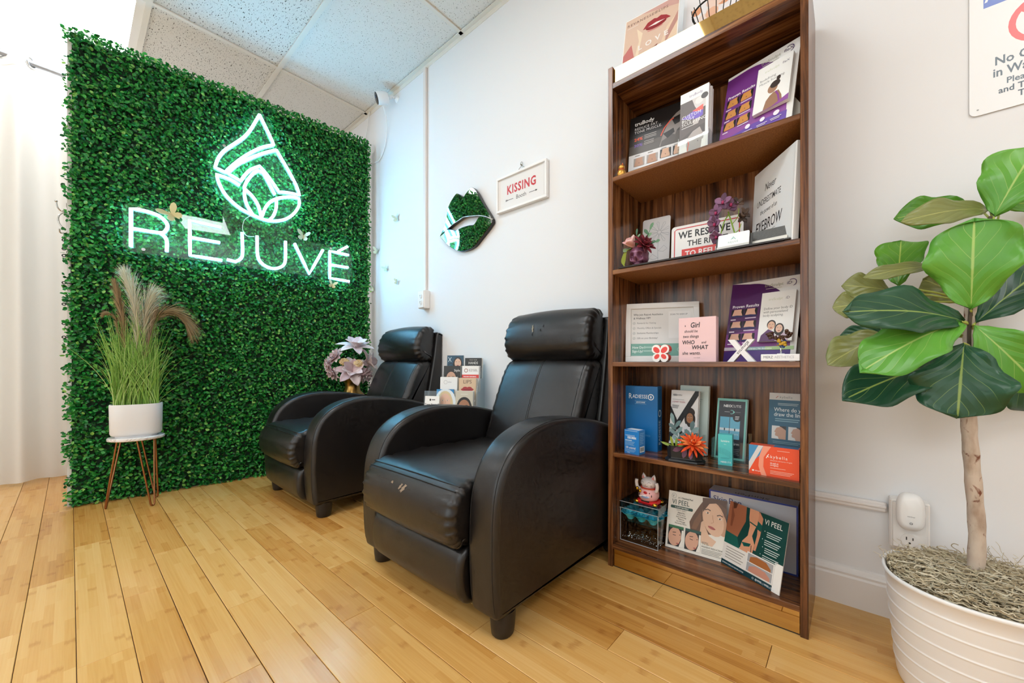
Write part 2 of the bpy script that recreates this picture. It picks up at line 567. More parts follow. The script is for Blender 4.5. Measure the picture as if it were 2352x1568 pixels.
# ------------------------------------------------------------------ flat print
class Print:
    """flat artwork laid on the front (-y) of a panel w wide and h high; positions are
    fractions of w and h"""
    def __init__(self, w, h, y, x0=None, z0=0.0, step=0.00005, gloss=0.35):
        self.w, self.h, self.y = w, h, y
        self.x0 = -w / 2 if x0 is None else x0
        self.z0, self.step, self.gloss = z0, step, gloss
        self.mb = MB()
        self.k = 1
    def _y(self):
        self.k += 1
        return self.y - self.step * self.k
    def X(self, u): return self.x0 + u * self.w
    def Z(self, v): return self.z0 + v * self.h
    def mat(self, c):
        self.mb.use(c if not isinstance(c, str) else M(c, self.gloss))
    def poly(self, pts, c):
        self.mat(c)
        from mathutils.geometry import tessellate_polygon
        y = self._y()
        P = [(self.X(u), y, self.Z(v)) for u, v in pts]
        T = tessellate_polygon([[Vector((p[0], p[2], 0)) for p in P]])
        self.mb.add(P, [tuple(t) for t in T])
        return self
    def rect(self, u0, v0, u1, v1, c):
        return self.poly([(u0, v0), (u1, v0), (u1, v1), (u0, v1)], c)
    def ell(self, u, v, ru, rv, c, rot=0.0, n=22, a0=0, a1=360):
        """ellipse; both radii in fractions of the height"""
        self.mat(c)
        y = self._y()
        P = []
        for i in range(n):
            a = R(a0 + (a1 - a0) * i / (n if a1 - a0 >= 360 else n - 1))
            dx, dz = ru * self.h * math.cos(a), rv * self.h * math.sin(a)
            cr, sr = math.cos(R(rot)), math.sin(R(rot))
            P.append((self.X(u) + dx * cr - dz * sr, y, self.Z(v) + dx * sr + dz * cr))
        self.mb.add(P, [tuple(range(n))])
        return self
    def ring(self, u, v, r, t, c, n=28, a0=0, a1=360):
        self.mat(c)
        y = self._y()
        P = []
        for i in range(n + 1):
            a = R(a0 + (a1 - a0) * i / n)
            for q in (r, r - t):
                P.append((self.X(u) + q * self.h * math.cos(a), y, self.Z(v) + q * self.h * math.sin(a)))
        self.mb.add(P, [(2 * i, 2 * i + 2, 2 * i + 3, 2 * i + 1) for i in range(n)])
        return self
    def line(self, pts, t, c):
        """polyline; thickness in fractions of the height"""
        self.mat(c)
        y = self._y()
        P = [Vector((self.X(u), self.Z(v))) for u, v in pts]
        n = len(P); vs = []
        for i in range(n):
            d = (P[min(i + 1, n - 1)] - P[max(i - 1, 0)])
            d = d.normalized() if d.length > 0 else Vector((1, 0))
            m = Vector((-d.y, d.x)) * t * self.h / 2
            vs += [(P[i].x + m.x, y, P[i].y + m.y), (P[i].x - m.x, y, P[i].y - m.y)]
        self.mb.add(vs, [(2 * i, 2 * i + 1, 2 * i + 3, 2 * i + 2) for i in range(n - 1)])
        return self
    def text(self, s, u, v, size, c, align='LEFT', sx=1.0, bold=0.0, shear=0.0, rot=0.0, space=1.0):
        """one line of lettering; size is the letter height as a fraction of the panel height"""
        cu = bpy.data.curves.new('t', 'FONT')
        cu.body = s
        cu.align_x = align
        cu.size = 1.0
        cu.resolution_u = 2
        cu.offset = bold
        cu.shear = shear
        cu.space_character = space
        ob = bpy.data.objects.new('t', cu)
        me = bpy.data.meshes.new_from_object(ob)
        self.mat(c)
        y = self._y()
        k = size * self.h / 0.70
        cr, sr = math.cos(R(rot)), math.sin(R(rot))
        P = []
        for q in me.vertices:
            a, b = q.co.x * k * sx, q.co.y * k
            P.append((self.X(u) + a * cr - b * sr, y, self.Z(v) + a * sr + b * cr))
        self.mb.add(P, [tuple(p.vertices) for p in me.polygons])
        bpy.data.objects.remove(ob); bpy.data.curves.remove(cu); bpy.data.meshes.remove(me)
        return self
    def lines(self, u0, v0, u1, n, dv, t, c, ragged=0.15):
        """a paragraph too small to read"""
        for i in range(n):
            e = u1 - (u1 - u0) * ragged * ((i * 7) % 5) / 4
            self.rect(u0, v0 - i * dv, e, v0 - i * dv + t, c)
        return self
    def face(self, u, v, r, skin='#e3b79c', hair='#4a2f22', lips='#b5544f', tilt=0.0, hairlong=True):
        """a simple printed portrait; r is half the face height"""
        w = r * 0.74
        k = self.h / self.w
        if hairlong:
            self.ell(u, v - r * 0.25, w * 1.45, r * 1.45, hair, tilt)
        self.ell(u, v + r * 0.25, w * 1.25, r * 1.08, hair, tilt)
        self.ell(u, v, w, r, skin, tilt)
        def p(a, b):
            cr, sr = math.cos(R(tilt)), math.sin(R(tilt))
            return u + (a * w * cr - b * r * sr) * k, v + a * w * sr + b * r * cr
        for s in (-1, 1):
            q = p(s * .42, .12)
            self.ell(q[0], q[1], w * .17, r * .055, '#f3ece6', tilt)
            self.ell(q[0], q[1], w * .07, r * .06, '#2c1d18', tilt)
            self.line([p(s * .66, .27), p(s * .45, .32), p(s * .2, .27)], r * .06, hair)
        self.line([p(.05, .1), p(.12, -.2), p(-.06, -.24)], r * .035, '#b98468')
        q = p(0, -.52)
        self.ell(q[0], q[1], w * .33, r * .10, lips, tilt)
        self.line([p(-.33, -.52), p(.33, -.52)], r * .02, '#7d3030')
        return self
    def build(self, parent, name='printed_face'):
        return self.mb.build(name, None, parent, fixn=False)
# ================================================================== THE ROOM
# x runs along the long white wall, y points at it, z is up
YW = 1.486          # long wall
XL, XR = -4.36, 1.95
YF = -2.75
ZC = 2.77
GX = [XL, -3.10, -1.885, -0.67, 0.55, 1.765, XR]
GY = [YF, -2.17, -1.56, -0.95, -0.34, 0.272, 0.882, YW]

struct('wall_back', MB().box(XL - .1, YW, 0, XR + .1, YW + .1, ZC + .1), WALL)
struct('wall_right', MB().box(XR, YF, 0, XR + .1, YW, ZC + .1), WALL)
mb = MB()
VX0, VX1, VZ0, VZ1 = -2.6, 1.3, .45, 2.3
mb.box(XL, YF - .1, 0, VX0, YF, ZC + .1); mb.box(VX1, YF - .1, 0, XR, YF, ZC + .1)
mb.box(VX0, YF - .1, 0, VX1, YF, VZ0); mb.box(VX0, YF - .1, VZ1, VX1, YF, ZC + .1)
struct('wall_front', mb, WALL)
w2 = struct('added_fill_window', MB().box(VX0, YF - .06, VZ0, VX1, YF - .05, VZ1), GLASS)  # unseen window added behind the camera, lets in sky light as frontal fill
mb = MB()
for a in (VX0, (VX0 + VX1) / 2 - .03, VX1 - .06):
    mb.box(a, YF - .09, VZ0, a + .06, YF - .03, VZ1)
mb.box(VX0, YF - .09, VZ0, VX1, YF - .03, VZ0 + .06); mb.box(VX0, YF - .09, VZ1 - .06, VX1, YF - .03, VZ1)
mb.build('window_frame', M('#c9ccd0', .4, .6), w2)  # frame of the added fill window
# window wall with its opening behind the curtain
mb = MB()
WY0, WY1, WZ0, WZ1 = -2.1, -0.16, 0.25, 2.5
mb.box(XL - .1, YF, 0, XL, WY0, ZC + .1); mb.box(XL - .1, WY1, 0, XL, YW, ZC + .1)
mb.box(XL - .1, WY0, 0, XL, WY1, WZ0); mb.box(XL - .1, WY0, WZ1, XL, WY1, ZC + .1)
struct('wall_left', mb, WALL)
win = struct('window_1', MB().box(XL - .06, WY0, WZ0, XL - .05, WY1, WZ1), GLASS)
mb = MB()
for a, b in ((WY0, WY0 + .05), (WY1 - .05, WY1), ((WY0 + WY1) / 2 - .025, (WY0 + WY1) / 2 + .025)):
    mb.box(XL - .085, a, WZ0, XL - .03, b, WZ1)
mb.box(XL - .085, WY0, WZ0, XL - .03, WY1, WZ0 + .05); mb.box(XL - .085, WY0, WZ1 - .05, XL - .03, WY1, WZ1)
mb.build('window_frame', M('#c9ccd0', .4, .6), win)

# floor of bamboo planks
FLOOR = struct('floor', MB().box(XL - .1, YF - .1, -.08, XR + .1, YW + .1, -.004), M('#2a190b', .8))
PW, PL = 0.0945, 0.987
off = {0: -0.500, 1: -0.825, 2: -0.165}
plank_me = {}
def plank(xa, xb, y0, y1):
    key = (round(xb - xa, 3), round(y1 - y0, 3))
    if key not in plank_me:
        w, d = key[0] / 2 - .0006, key[1] / 2 - .0009
        b = .0011
        vs = [(-w, -d, -.004), (w, -d, -.004), (w, d, -.004), (-w, d, -.004),
              (-w, -d, -b), (w, -d, -b), (w, d, -b), (-w, d, -b),
              (-w + b * .6, -d + b, 0), (w - b * .6, -d + b, 0), (w - b * .6, d - b, 0), (-w + b * .6, d - b, 0)]
        fs = [(8, 9, 10, 11)]
        for q in (0, 4):
            for i in range(4):
                j = (i + 1) % 4
                fs.append((q + i, q + j, q + j + 4, q + i + 4))
        me = bpy.data.meshes.new('plank'); me.from_pydata(vs, [], fs); me.materials.append(BAMBOO)
        plank_me[key] = me
    o = bpy.data.objects.new('plank', plank_me[key]); COL.objects.link(o)
    o.location = ((xa + xb) / 2, (y0 + y1) / 2, 0); o.parent = FLOOR
k0 = -14
for k in range(k0, 16):
    y0 = 0.009 + PW * k
    y1 = min(y0 + PW, YW)
    if y1 - y0 < .02:
        continue
    xs = [XL]
    x = off[k % 3] - PL * 6
    while x < XR:
        if x > XL + .02:
            xs.append(x)
        x += PL
    xs.append(XR)
    for a, b in zip(xs[:-1], xs[1:]):
        plank(a, b, y0, y1)
# the rest of the floor, behind the camera
mb = MB()
yy = 0.009 + PW * k0
while yy > YF:
    mb.box(XL, max(yy - PW + .0007, YF), -.004, XR, yy - .0007, 0)
    yy -= PW
o = mb.build('plank_rest', BAMBOO, FLOOR); o['kind'] = 'stuff'

# ceiling: slab, lay-in tiles, T-bars, light panels
CEIL = struct('ceiling', MB().box(XL - .1, YF - .1, ZC + .05, XR + .1, YW + .1, ZC + .15), M('#9a958c', .9))
LIGHTS = {(0, 4): 1, (2, 4): 1, (4, 4): 1, (0, 1): 1, (2, 1): 1, (4, 1): 1}
for i in range(len(GX) - 1):
    for j in range(len(GY) - 1):
        if (i, j) in LIGHTS:
            continue
        hx, hy = (GX[i + 1] - GX[i]) / 2 - .003, (GY[j + 1] - GY[j]) / 2 - .003
        o = MB().box(-hx, -hy, 0, hx, hy, .015).build('ceiling_tile', TILE_D if j == len(GY) - 2 else TILE_F, CEIL)
        o.location = ((GX[i] + GX[i + 1]) / 2, (GY[j] + GY[j + 1]) / 2, ZC + .006)
TB = M('#e4e0d6', .45)
for x in GX[1:-1]:
    MB().box(x - .0125, YF, ZC - .003, x + .0125, YW, ZC + .004).build('grid_bar', TB, CEIL)
for y in GY[1:-1]:
    MB().box(XL, y - .0125, ZC - .0035, XR, y + .0125, ZC + .004).build('grid_bar', TB, CEIL)
# wall angle where the grid meets the long wall
mb = MB()
mb.box(XL, YW - .024, ZC - .003, XR, YW, ZC + .001); mb.box(XL, YW - .003, ZC - .03, XR, YW, ZC - .003)
struct('trim_1', mb, TB)
DIFF = NT('light_diffuser')
DIFF.b.inputs['Base Color'].default_value = lin('#f6f6f2')
DIFF.b.inputs['Emission Color'].default_value = (0.94, 0.975, 1.0, 1)
DIFF.b.inputs['Emission Strength'].default_value = TROFFER
where = {(0, 4): 'recessed ceiling light panel above the green hedge wall and curtain',
         (2, 4): 'recessed ceiling light panel over the open floor before the armchairs',
         (4, 4): 'recessed ceiling light panel nearest the potted fig tree',
         (0, 1): 'recessed ceiling light panel deep in the room by the window',
         (2, 1): 'recessed ceiling light panel deep in the middle of the room',
         (4, 1): 'recessed ceiling light panel in the far corner from the hedge'}
for (i, j) in LIGHTS:
    x0, x1, y0, y1 = GX[i] + .012, GX[i + 1] - .012, GY[j] + .012, GY[j + 1] - .012
    t = thing('ceiling_light', where[(i, j)], 'light', ((x0 + x1) / 2, (y0 + y1) / 2, ZC), group='ceiling light panels')
    hx, hy = (x1 - x0) / 2, (y1 - y0) / 2
    mb = MB()
    mb.box(-hx, -hy, 0, hx, -hy + .035, .006); mb.box(-hx, hy - .035, 0, hx, hy, .006)
    mb.box(-hx, -hy + .035, 0, -hx + .035, hy - .035, .006); mb.box(hx - .035, -hy + .035, 0, hx, hy - .035, .006)
    mb.box(-hx, -hy, .03, hx, hy, .034)
    mb.build('frame', M('#efede8', .4), t)
    MB().box(-hx + .035, -hy + .035, .003, hx - .035, hy - .035, .012).build('diffuser', DIFF.m, t)

# baseboard with a moulded cap
mb = MB()
prof = [(YW, 0), (YW - .016, 0), (YW - .016, .086), (YW - .013, .092), (YW - .014, .099), (YW - .010, .104), (YW - .006, .113), (YW, .116)]
n = len(prof)
vs = [(XL, p[0], p[1]) for p in prof] + [(XR, p[0], p[1]) for p in prof]
mb.add(vs, [tuple(range(n)), tuple(range(2 * n - 1, n - 1, -1))] + [(i, (i + 1) % n, (i + 1) % n + n, i + n) for i in range(n)])
struct('baseboard_back', mb, M('#ece8e5', .35))

# surface raceways (cable ducts) on the long wall
RW = M('#e6dcd6', .4)
mb = MB(); mb.bbox(-2.286, YW - .016, 1.22, -2.255, YW, 2.74, .003)
struct('trim_2', mb, RW)
mb = MB(); mb.bbox(-0.60, YW - .016, .306, .082, YW, .334, .004); mb.bbox(-0.60, YW - .02, .318, .082, YW, .326, .002)
struct('trim_3', mb, M('#ebe5e2', .35))

# ---------------------------------------------------------------- wall outlets
PLASTIC = M('#f0ece8', .3)
DARK = M('#1a1918', .5)
def receptacle(t, cx, y, cz, s=1.0):
    o = MB()
    o.lathe([(.0165 * s, 0), (.0165 * s, .003)], 24)
    ob = o.build('socket', PLASTIC, t, smooth=False)
    ob.location = (cx, y, cz); ob.rotation_euler = (R(90), 0, 0)
    for dx, hh in ((-.006, .0085), (.006, .007)):
        MB().box(-.0011, -.0006, -hh / 2, .0011, .0, hh / 2).build('slot', DARK, t, loc=(cx + dx * s, y - .003, cz + .004 * s))
    g = MB().lathe([(.0024, 0), (.0024, .0006)], 12).build('slot', DARK, t)
    g.location = (cx, y - .003, cz - .007 * s); g.rotation_euler = (R(90), 0, 0)
t = thing('wall_outlet', 'white surface outlet box at the foot of the vertical cable duct', 'outlet', (-2.262, YW, 1.172))
MB().bbox(-.036, -.045, -.06, .036, 0, .06, .004).build('box', PLASTIC, t)
MB().bbox(-.033, -.049, -.056, .033, -.045, .056, .002).build('cover_plate', PLASTIC, t)
receptacle(t, 0, -.049, .021); receptacle(t, 0, -.049, -.021)
t = thing('wall_outlet', 'white outlet box low on the wall behind the potted fig tree', 'outlet', (.128, YW, .288))
MB().bbox(-.042, -.042, -.068, .042, 0, .07, .004).build('box', PLASTIC, t)
MB().bbox(-.036, -.047, -.062, .036, -.042, .064, .002).build('cover_plate', PLASTIC, t)
receptacle(t, 0, -.047, -.036, 1.1)
t = thing('plug_in_device', 'white rounded plug-in device sitting in the low wall outlet', 'device', (.128, YW - .05, .336))
mb = MB()
prof = [(.0, 0), (.027, 0), (.030, .004), (.031, .016), (.028, .026), (.020, .031), (.0001, .032)]
mb.lathe(prof, 40, sx=.96, sy=1.66, power=3.0)
o = mb.build('shell', M('#f4f2f0', .28), t, smooth=True, angle=50); o.rotation_euler = (R(90), 0, 0)
P = Print(.05, .1, -.0322, z0=-.05)
P.text('sectrui', .5, .40, .036, '#8f8d8b', 'CENTER', sx=1.1)
P.ring(.5, .23, .03, .009, '#3a3a3c'); P.build(t, 'lettering')
# ================================================================== HEDGE WALL, NEON SIGN, CURTAIN
HA = math.atan2(-0.1408, 1.0)      # the panel stands slightly askew
HW, HH = 1.452, 2.465
HEDGE_O = Vector((-3.204, 0.0, 0.0))
HEDGE_R = Euler((0, 0, R(90) + HA)).to_matrix()     # local x = along the panel, local -y = out of it
hedge = thing('hedge_wall', 'tall artificial boxwood hedge wall panel behind the glowing sign', 'hedge wall', HEDGE_O, math.degrees(R(90) + HA))
MB().box(-.012, .002, 0, HW - .005, .05, HH - .03).build('backing_board', M('#dedbd6', .7), hedge)
MB().box(.004, -.006, .004, HW, .0015, HH - .012).build('leaf_mat', M('#0c2c14', .8), hedge)

def leaf_cloud(n, smin, smax, zmin, zmax, omin, omax, lmin, lmax, edge=False):
    """boxwood leaves as folded ovals with their own tilt"""
    s = rng.uniform(smin, smax, n); z = rng.uniform(zmin, zmax, n); o = -rng.uniform(omin, omax, n)
    L = rng.uniform(lmin, lmax, n); W = L * rng.uniform(.58, .75, n)
    roll = rng.uniform(0, 2 * np.pi, n)
    tilt = rng.normal(.55, .38, n)            # lifted off the panel
    d = np.stack([np.cos(roll) * np.cos(tilt), -np.sin(tilt), np.sin(roll) * np.cos(tilt)], 1)
    nrm = np.stack([np.cos(roll) * np.sin(tilt) * 1.0, np.cos(tilt) * -1.0, np.sin(roll) * np.sin(tilt)], 1)
    nrm += rng.normal(0, .28, (n, 3))
    nrm -= (nrm * d).sum(1)[:, None] * d
    nrm /= np.linalg.norm(nrm, axis=1)[:, None]
    w = np.cross(d, nrm)
    c = np.stack([s, o, z], 1)
    fold = (L * .10)[:, None]
    b = c - d * (L / 2)[:, None]
    t = c + d * (L / 2)[:, None]
    m = c - nrm * 0 
    l1 = c - d * (L * .22)[:, None] + w * (W * .42)[:, None] - nrm * -fold
    r1 = c - d * (L * .22)[:, None] - w * (W * .42)[:, None] - nrm * -fold
    l2 = c + d * (L * .20)[:, None] + w * (W * .46)[:, None] - nrm * -fold
    r2 = c + d * (L * .20)[:, None] - w * (W * .46)[:, None] - nrm * -fold
    V = np.stack([b, l1, l2, t, r2, r1], 1).reshape(-1, 3)
    base = (np.arange(n) * 6)[:, None]
    F1 = base + np.array([[0, 1, 2, 3]]); F2 = base + np.array([[0, 3, 4, 5]])
    return V, np.concatenate([F1, F2])

Vs, Fs, o0 = [], [], 0
for args in ((36000, .006, HW + .006, .004, HH - .015, .006, .040, .014, .023),
             (9000, .0, HW + .01, .0, HH, .022, .048, .015, .024),
             (1500, -.022, .03, .01, HH, -.004, .045, .014, .022),
             (1500, .0, HW, HH - .03, HH + .022, .0, .045, .014, .022),
             (500, HW - .02, HW + .014, .01, HH, .0, .045, .014, .020)):
    V, F = leaf_cloud(*args)
    if args[1] == -.022:      # the ragged left edge hangs in tufts
        keep = (np.sin(V[:, 2] * 55) + np.sin(V[:, 2] * 23 + 1) > -.55)
        k6 = keep.reshape(-1, 6)[:, 0]
        idx = np.nonzero(k6)[0]
        V = V.reshape(-1, 6, 3)[idx].reshape(-1, 3)
        b6 = (np.arange(len(idx)) * 6)[:, None]
        F = np.concatenate([b6 + np.array([[0, 1, 2, 3]]), b6 + np.array([[0, 3, 4, 5]])])
    Vs.append(V); Fs.append(F + o0); o0 += len(V)
V = np.concatenate(Vs); F = np.concatenate(Fs)
me = bpy.data.meshes.new('boxwood_leaves')
me.from_pydata(V.tolist(), [], F.tolist())
HEDGE_LEAF = hedge_leaf_mat('boxwood_leaf', [(0.0, '#084a20'), (0.3, '#14742f'), (0.65, '#27933c'), (0.9, '#4cb046'), (1.0, '#9bd068')], .34)
me.materials.append(HEDGE_LEAF)
lo = bpy.data.objects.new('boxwood_leaves', me); COL.objects.link(lo); lo.parent = hedge; lo['kind'] = 'stuff'
# black plastic clips of the leaf mats at the open edge
for z in (.88, .95, 1.05, 1.16, 1.30, 1.335, 1.38):
    mb = MB()
    mb.tube([(-.016 + .006 * math.cos(a), -.010, .006 * math.sin(a)) for a in np.linspace(0, 2 * math.pi, 12)[:-1]], .0022, 6, closed=True)
    mb.tube([(-.010, -.010, 0), (.012, -.008, 0)], .0025, 6)
    mb.build('mat_clip', DARK, hedge, loc=(-.004, 0, z))
MB().tube([(.004, -.01, .80), (.004, -.01, 1.42)], .003, 6).build('mat_rail', DARK, hedge)

# ---------------------------------------------------------------- neon sign
ND = dict(
 S1=[(0.772, 2.354), (0.75, 2.297), (0.725, 2.235), (0.692, 2.174), (0.643, 2.11), (0.6, 2.054), (0.572, 1.997), (0.557, 1.936), (0.604, 1.923), (0.635, 1.972), (0.683, 2.039), (0.741, 2.106), (0.792, 2.153), (0.847, 2.19), (0.823, 2.245), (0.772, 2.354)],
 S2=[(0.86, 2.161), (0.792, 2.113), (0.725, 2.055), (0.663, 1.993), (0.616, 1.921), (0.679, 1.894), (0.696, 1.933), (0.725, 1.98), (0.773, 2.022), (0.805, 1.987), (0.84, 1.939), (0.874, 1.887), (0.927, 1.898), (0.991, 1.901), (0.969, 1.965), (0.927, 2.047), (0.86, 2.161)],
 S3=[(0.673, 1.865), (0.62, 1.889), (0.564, 1.896), (0.574, 1.851), (0.6, 1.793), (0.635, 1.752), (0.683, 1.717), (0.745, 1.694), (0.801, 1.682), (0.854, 1.688), (0.913, 1.717), (0.96, 1.769), (0.988, 1.834), (0.986, 1.876), (0.945, 1.875), (0.881, 1.85), (0.832, 1.811), (0.801, 1.758), (0.782, 1.685), (0.767, 1.759), (0.737, 1.814), (0.698, 1.85)],
 S4=[(0.698, 1.85), (0.696, 1.812), (0.708, 1.753), (0.741, 1.693)],
 S5=[(0.694, 1.854), (0.708, 1.901), (0.741, 1.965), (0.767, 1.99), (0.792, 1.983), (0.818, 1.932), (0.852, 1.863)],
 S6=[(0.86, 1.836), (0.86, 1.781), (0.845, 1.721), (0.823, 1.685)],
 R1=[(0.216, 1.381), (0.216, 1.589), (0.266, 1.591), (0.319, 1.579), (0.349, 1.55), (0.355, 1.521), (0.345, 1.494), (0.324, 1.483), (0.222, 1.482)],
 R2=[(0.324, 1.483), (0.345, 1.464), (0.353, 1.435), (0.352, 1.383)],
 E1=[(0.585, 1.578), (0.446, 1.585), (0.448, 1.381), (0.59, 1.377)], E2=[(0.452, 1.486), (0.58, 1.484)],
 J=[(0.684, 1.57), (0.687, 1.448), (0.679, 1.406), (0.653, 1.381), (0.612, 1.387)],
 U=[(0.759, 1.567), (0.762, 1.443), (0.781, 1.398), (0.814, 1.376), (0.854, 1.373), (0.895, 1.398), (0.91, 1.444), (0.91, 1.566)],
 V=[(0.961, 1.563), (1.047, 1.369), (1.13, 1.555)],
 F1=[(1.297, 1.550), (1.174, 1.556), (1.174, 1.361), (1.301, 1.355)], F2=[(1.181, 1.457), (1.294, 1.457)], F3=[(1.226, 1.563), (1.29, 1.612)],
 PLATE=[(0.185, 1.382), (0.185, 1.597), (0.198, 1.614), (0.257, 1.618), (0.353, 1.612), (0.496, 1.614), (0.593, 1.61), (0.593, 1.75), (0.559, 1.808), (0.536, 1.877), (0.528, 1.944), (0.533, 1.986), (0.566, 2.065), (0.644, 2.161), (0.701, 2.267), (0.742, 2.371), (0.768, 2.39), (0.787, 2.383), (0.824, 2.326), (0.855, 2.241), (0.9, 2.147), (0.971, 2.026), (1.014, 1.943), (1.012, 1.873), (0.985, 1.785), (0.952, 1.719), (0.954, 1.593), (1.019, 1.6), (1.218, 1.591), (1.289, 1.63), (1.322, 1.549), (1.322, 1.356), (1.304, 1.333), (1.129, 1.342), (0.969, 1.358), (0.838, 1.354), (0.613, 1.359), (0.441, 1.356), (0.214, 1.356)])
neon = thing('neon_sign', 'glowing white-blue neon word sign with droplet emblem on the hedge', 'neon sign', HEDGE_O, math.degrees(R(90) + HA))
MB().prism(ND['PLATE'], -.072, -.067).build('acrylic_plate', SIGN_ACRYLIC, neon)
NEON_M = NT('neon_tube')
NEON_M.b.inputs['Base Color'].default_value = (1, 1, 1, 1)
NEON_M.b.inputs['Emission Color'].default_value = (0.20, 0.62, 1.0, 1)
NEON_M.b.inputs['Emission Strength'].default_value = NEON
def stroke(mb, pts, smooth=True, corners=()):
    """neon tube along s,z points; sharp corners split the smoothing"""
    segs, cur = [], [pts[0]]
    for i in range(1, len(pts)):
        cur.append(pts[i])
        if i < len(pts) - 1:
            a = Vector(pts[i]) - Vector(pts[i - 1]); b = Vector(pts[i + 1]) - Vector(pts[i])
            if a.angle(b) > R(42):
                segs.append(cur); cur = [pts[i]]
    segs.append(cur)
    line = []
    for sgm in segs:
        q = catmull([(p[0], -.083, p[1]) for p in sgm], 3)
        line += q if not line else q[1:]
    mb.tube(line, .0074, 6)
def neon_part(name, keys):
    mb = MB()
    for kk in keys:
        stroke(mb, ND[kk])
    return mb.build(name, NEON_M.m, neon, smooth=True)
neon_part('droplet_crest', ['S1']); neon_part('droplet_petal', ['S2']); neon_part('droplet_bowl', ['S3'])
neon_part('droplet_vein', ['S4']); neon_part('droplet_arch', ['S5']); neon_part('droplet_vein', ['S6'])
neon_part('letter', ['R1', 'R2']); neon_part('letter', ['E1', 'E2']); neon_part('letter', ['J']); neon_part('letter', ['U'])
neon_part('letter', ['V']); neon_part('letter', ['F1', 'F2', 'F3'])
CHROME = M('#d9dcdf', .12, 1.0)
for s, z in ((.245, 1.600), (.262, 1.376), (.60, 2.085), (.93, 2.09), (.955, 1.99), (1.30, 1.345), (1.18, 1.575)):
    o = MB().lathe([(.008, 0), (.008, .004), (.006, .006), (.0045, .03)], 16).build('standoff_screw', CHROME, neon, smooth=True, angle=40)
    o.location = (s, -.079, z); o.rotation_euler = (R(-90), 0, 0)
MB().tube(catmull([(.73, -.08, 1.692), (.70, -.078, 1.66), (.688, -.078, 1.62), (.69, -.078, 1.58), (.71, -.077, 1.556), (.745, -.078, 1.56)], 6), .0014, 6).build('lead_wire', M('#d9d6cc', .4), neon, smooth=True)

# ---------------------------------------------------------------- butterflies
def wing_mesh(sc):
    up = [(0, 0), (.10, .25), (.32, .55), (.62, .72), (.86, .70), (.90, .52), (.78, .28), (.55, .10), (.30, -.02)]
    lw = [(0, 0), (.30, -.02), (.52, -.08), (.66, -.26), (.60, -.46), (.42, -.58), (.28, -.50), (.22, -.62), (.12, -.48), (.03, -.2)]
    return [[(x * sc, z * sc) for x, z in up], [(x * sc, z * sc) for x, z in lw]]
def butterfly(label, loc, rz, size, col, roll, open_a=(35, 55), group=None):
    t = thing('butterfly', label, 'butterfly', loc, rz, 0, group)
    t.rotation_euler = (0, R(roll), R(rz))
    m = M(col, .35, .25)
    for s, a in ((1, open_a[0]), (-1, open_a[1])):
        mb = MB()
        for poly in wing_mesh(size):
            mb.prism(poly, -.0004, .0004)
        o = mb.build('wing', m, t)
        o.scale = (s, 1, 1)
        o.rotation_euler = (0, 0, R(-a * s))
    mb = MB(); mb.ell((0, -.002, -.05 * size), .035 * size, .035 * size, .36 * size, 8, 8)
    mb.build('body', M('#c9b98c', .4, .4), t, smooth=True)
    for s in (-1, 1):
        MB().tube([(0, -.002, .28 * size), (s * .10 * size, -.006, .5 * size), (s * .2 * size, -.006, .62 * size)], .0006, 5).build('antenna', M('#8d8468', .4), t)
def on_hedge(s, z, out):
    p = HEDGE_O + HEDGE_R @ Vector((s, -out, z)); return (p.x, p.y, p.z)
HZ = math.degrees(R(90) + HA)
butterfly('large gold paper butterfly over the first letter of the sign', on_hedge(.372, 1.595, .10), HZ, .062, '#c9bd8a', -40, (25, 30))
butterfly('pale gold paper butterfly over the V of the sign', on_hedge(1.01, 1.62, .09), HZ, .05, '#c2cfb0', 10, (45, 20))
butterfly('small gold paper butterfly under the last letter of the sign', on_hedge(1.19, 1.315, .075), HZ, .04, '#c9b98a', 15, (40, 30))
WB = 'pale paper butterflies on the white wall'
for lab, x, z, sz, ro, oa in (('highest pale mint paper butterfly on the white wall', -2.64, 1.81, .040, -12, (20, 62)),
                          ('pale mint paper butterfly beside the hedge edge level with the mirror', -2.935, 1.625, .040, 25, (15, 58)),
                          ('middle pale mint paper butterfly beside the last neon letter', -2.785, 1.465, .038, -30, (35, 60)),
                          ('smallest pale mint paper butterfly nearest the wall outlet', -2.635, 1.345, .030, 18, (45, 50)),
                          ('lowest pale mint paper butterfly touching the hedge edge', -2.985, 1.34, .040, -18, (25, 62))):
    butterfly(lab, (x, YW - .004, z), 0, sz, '#d3e6d2', ro, oa, WB)

# ---------------------------------------------------------------- curtain, rod, hook
rod = thing('curtain_rod', 'brushed steel curtain rod above the white curtain', 'curtain rod', (-4.03, -1.0, 2.617))
mb = MB(); mb.tube([(0, -1.3, 0), (0, 1.10, 0)], .016, 16)
mb.build('pole', M('#9fa4ab', .38, .7), rod, smooth=True, angle=40)
MB().ell((0, 1.12, 0), .022, .026, .022).build('finial', CHROME, rod, smooth=True)
for y in (-1.05, 1.02):
    mb = MB(); mb.tube([(0, y, 0), (-.2, y, 0), (-.33, y, 0)], .008, 10); mb.tube([(-.324, y, 0), (-.33, y, 0)], .03, 20)
    mb.build('bracket', CHROME, rod, smooth=True, angle=40)
def fold_x(y):
    return .050 * math.sin(y * 27.0 + .6) + .016 * math.sin(y * 61 + 1.1) + .012 * math.sin(y * 11)
cur = thing('curtain', 'long white linen grommet curtain hanging to the floor', 'curtain', (-4.02, 0, 0))
ys = np.linspace(-2.2, .012, 360)
zs = np.concatenate([np.linspace(.004, 2.4, 26), np.linspace(2.45, 2.69, 8)])
vs, fs = [], []
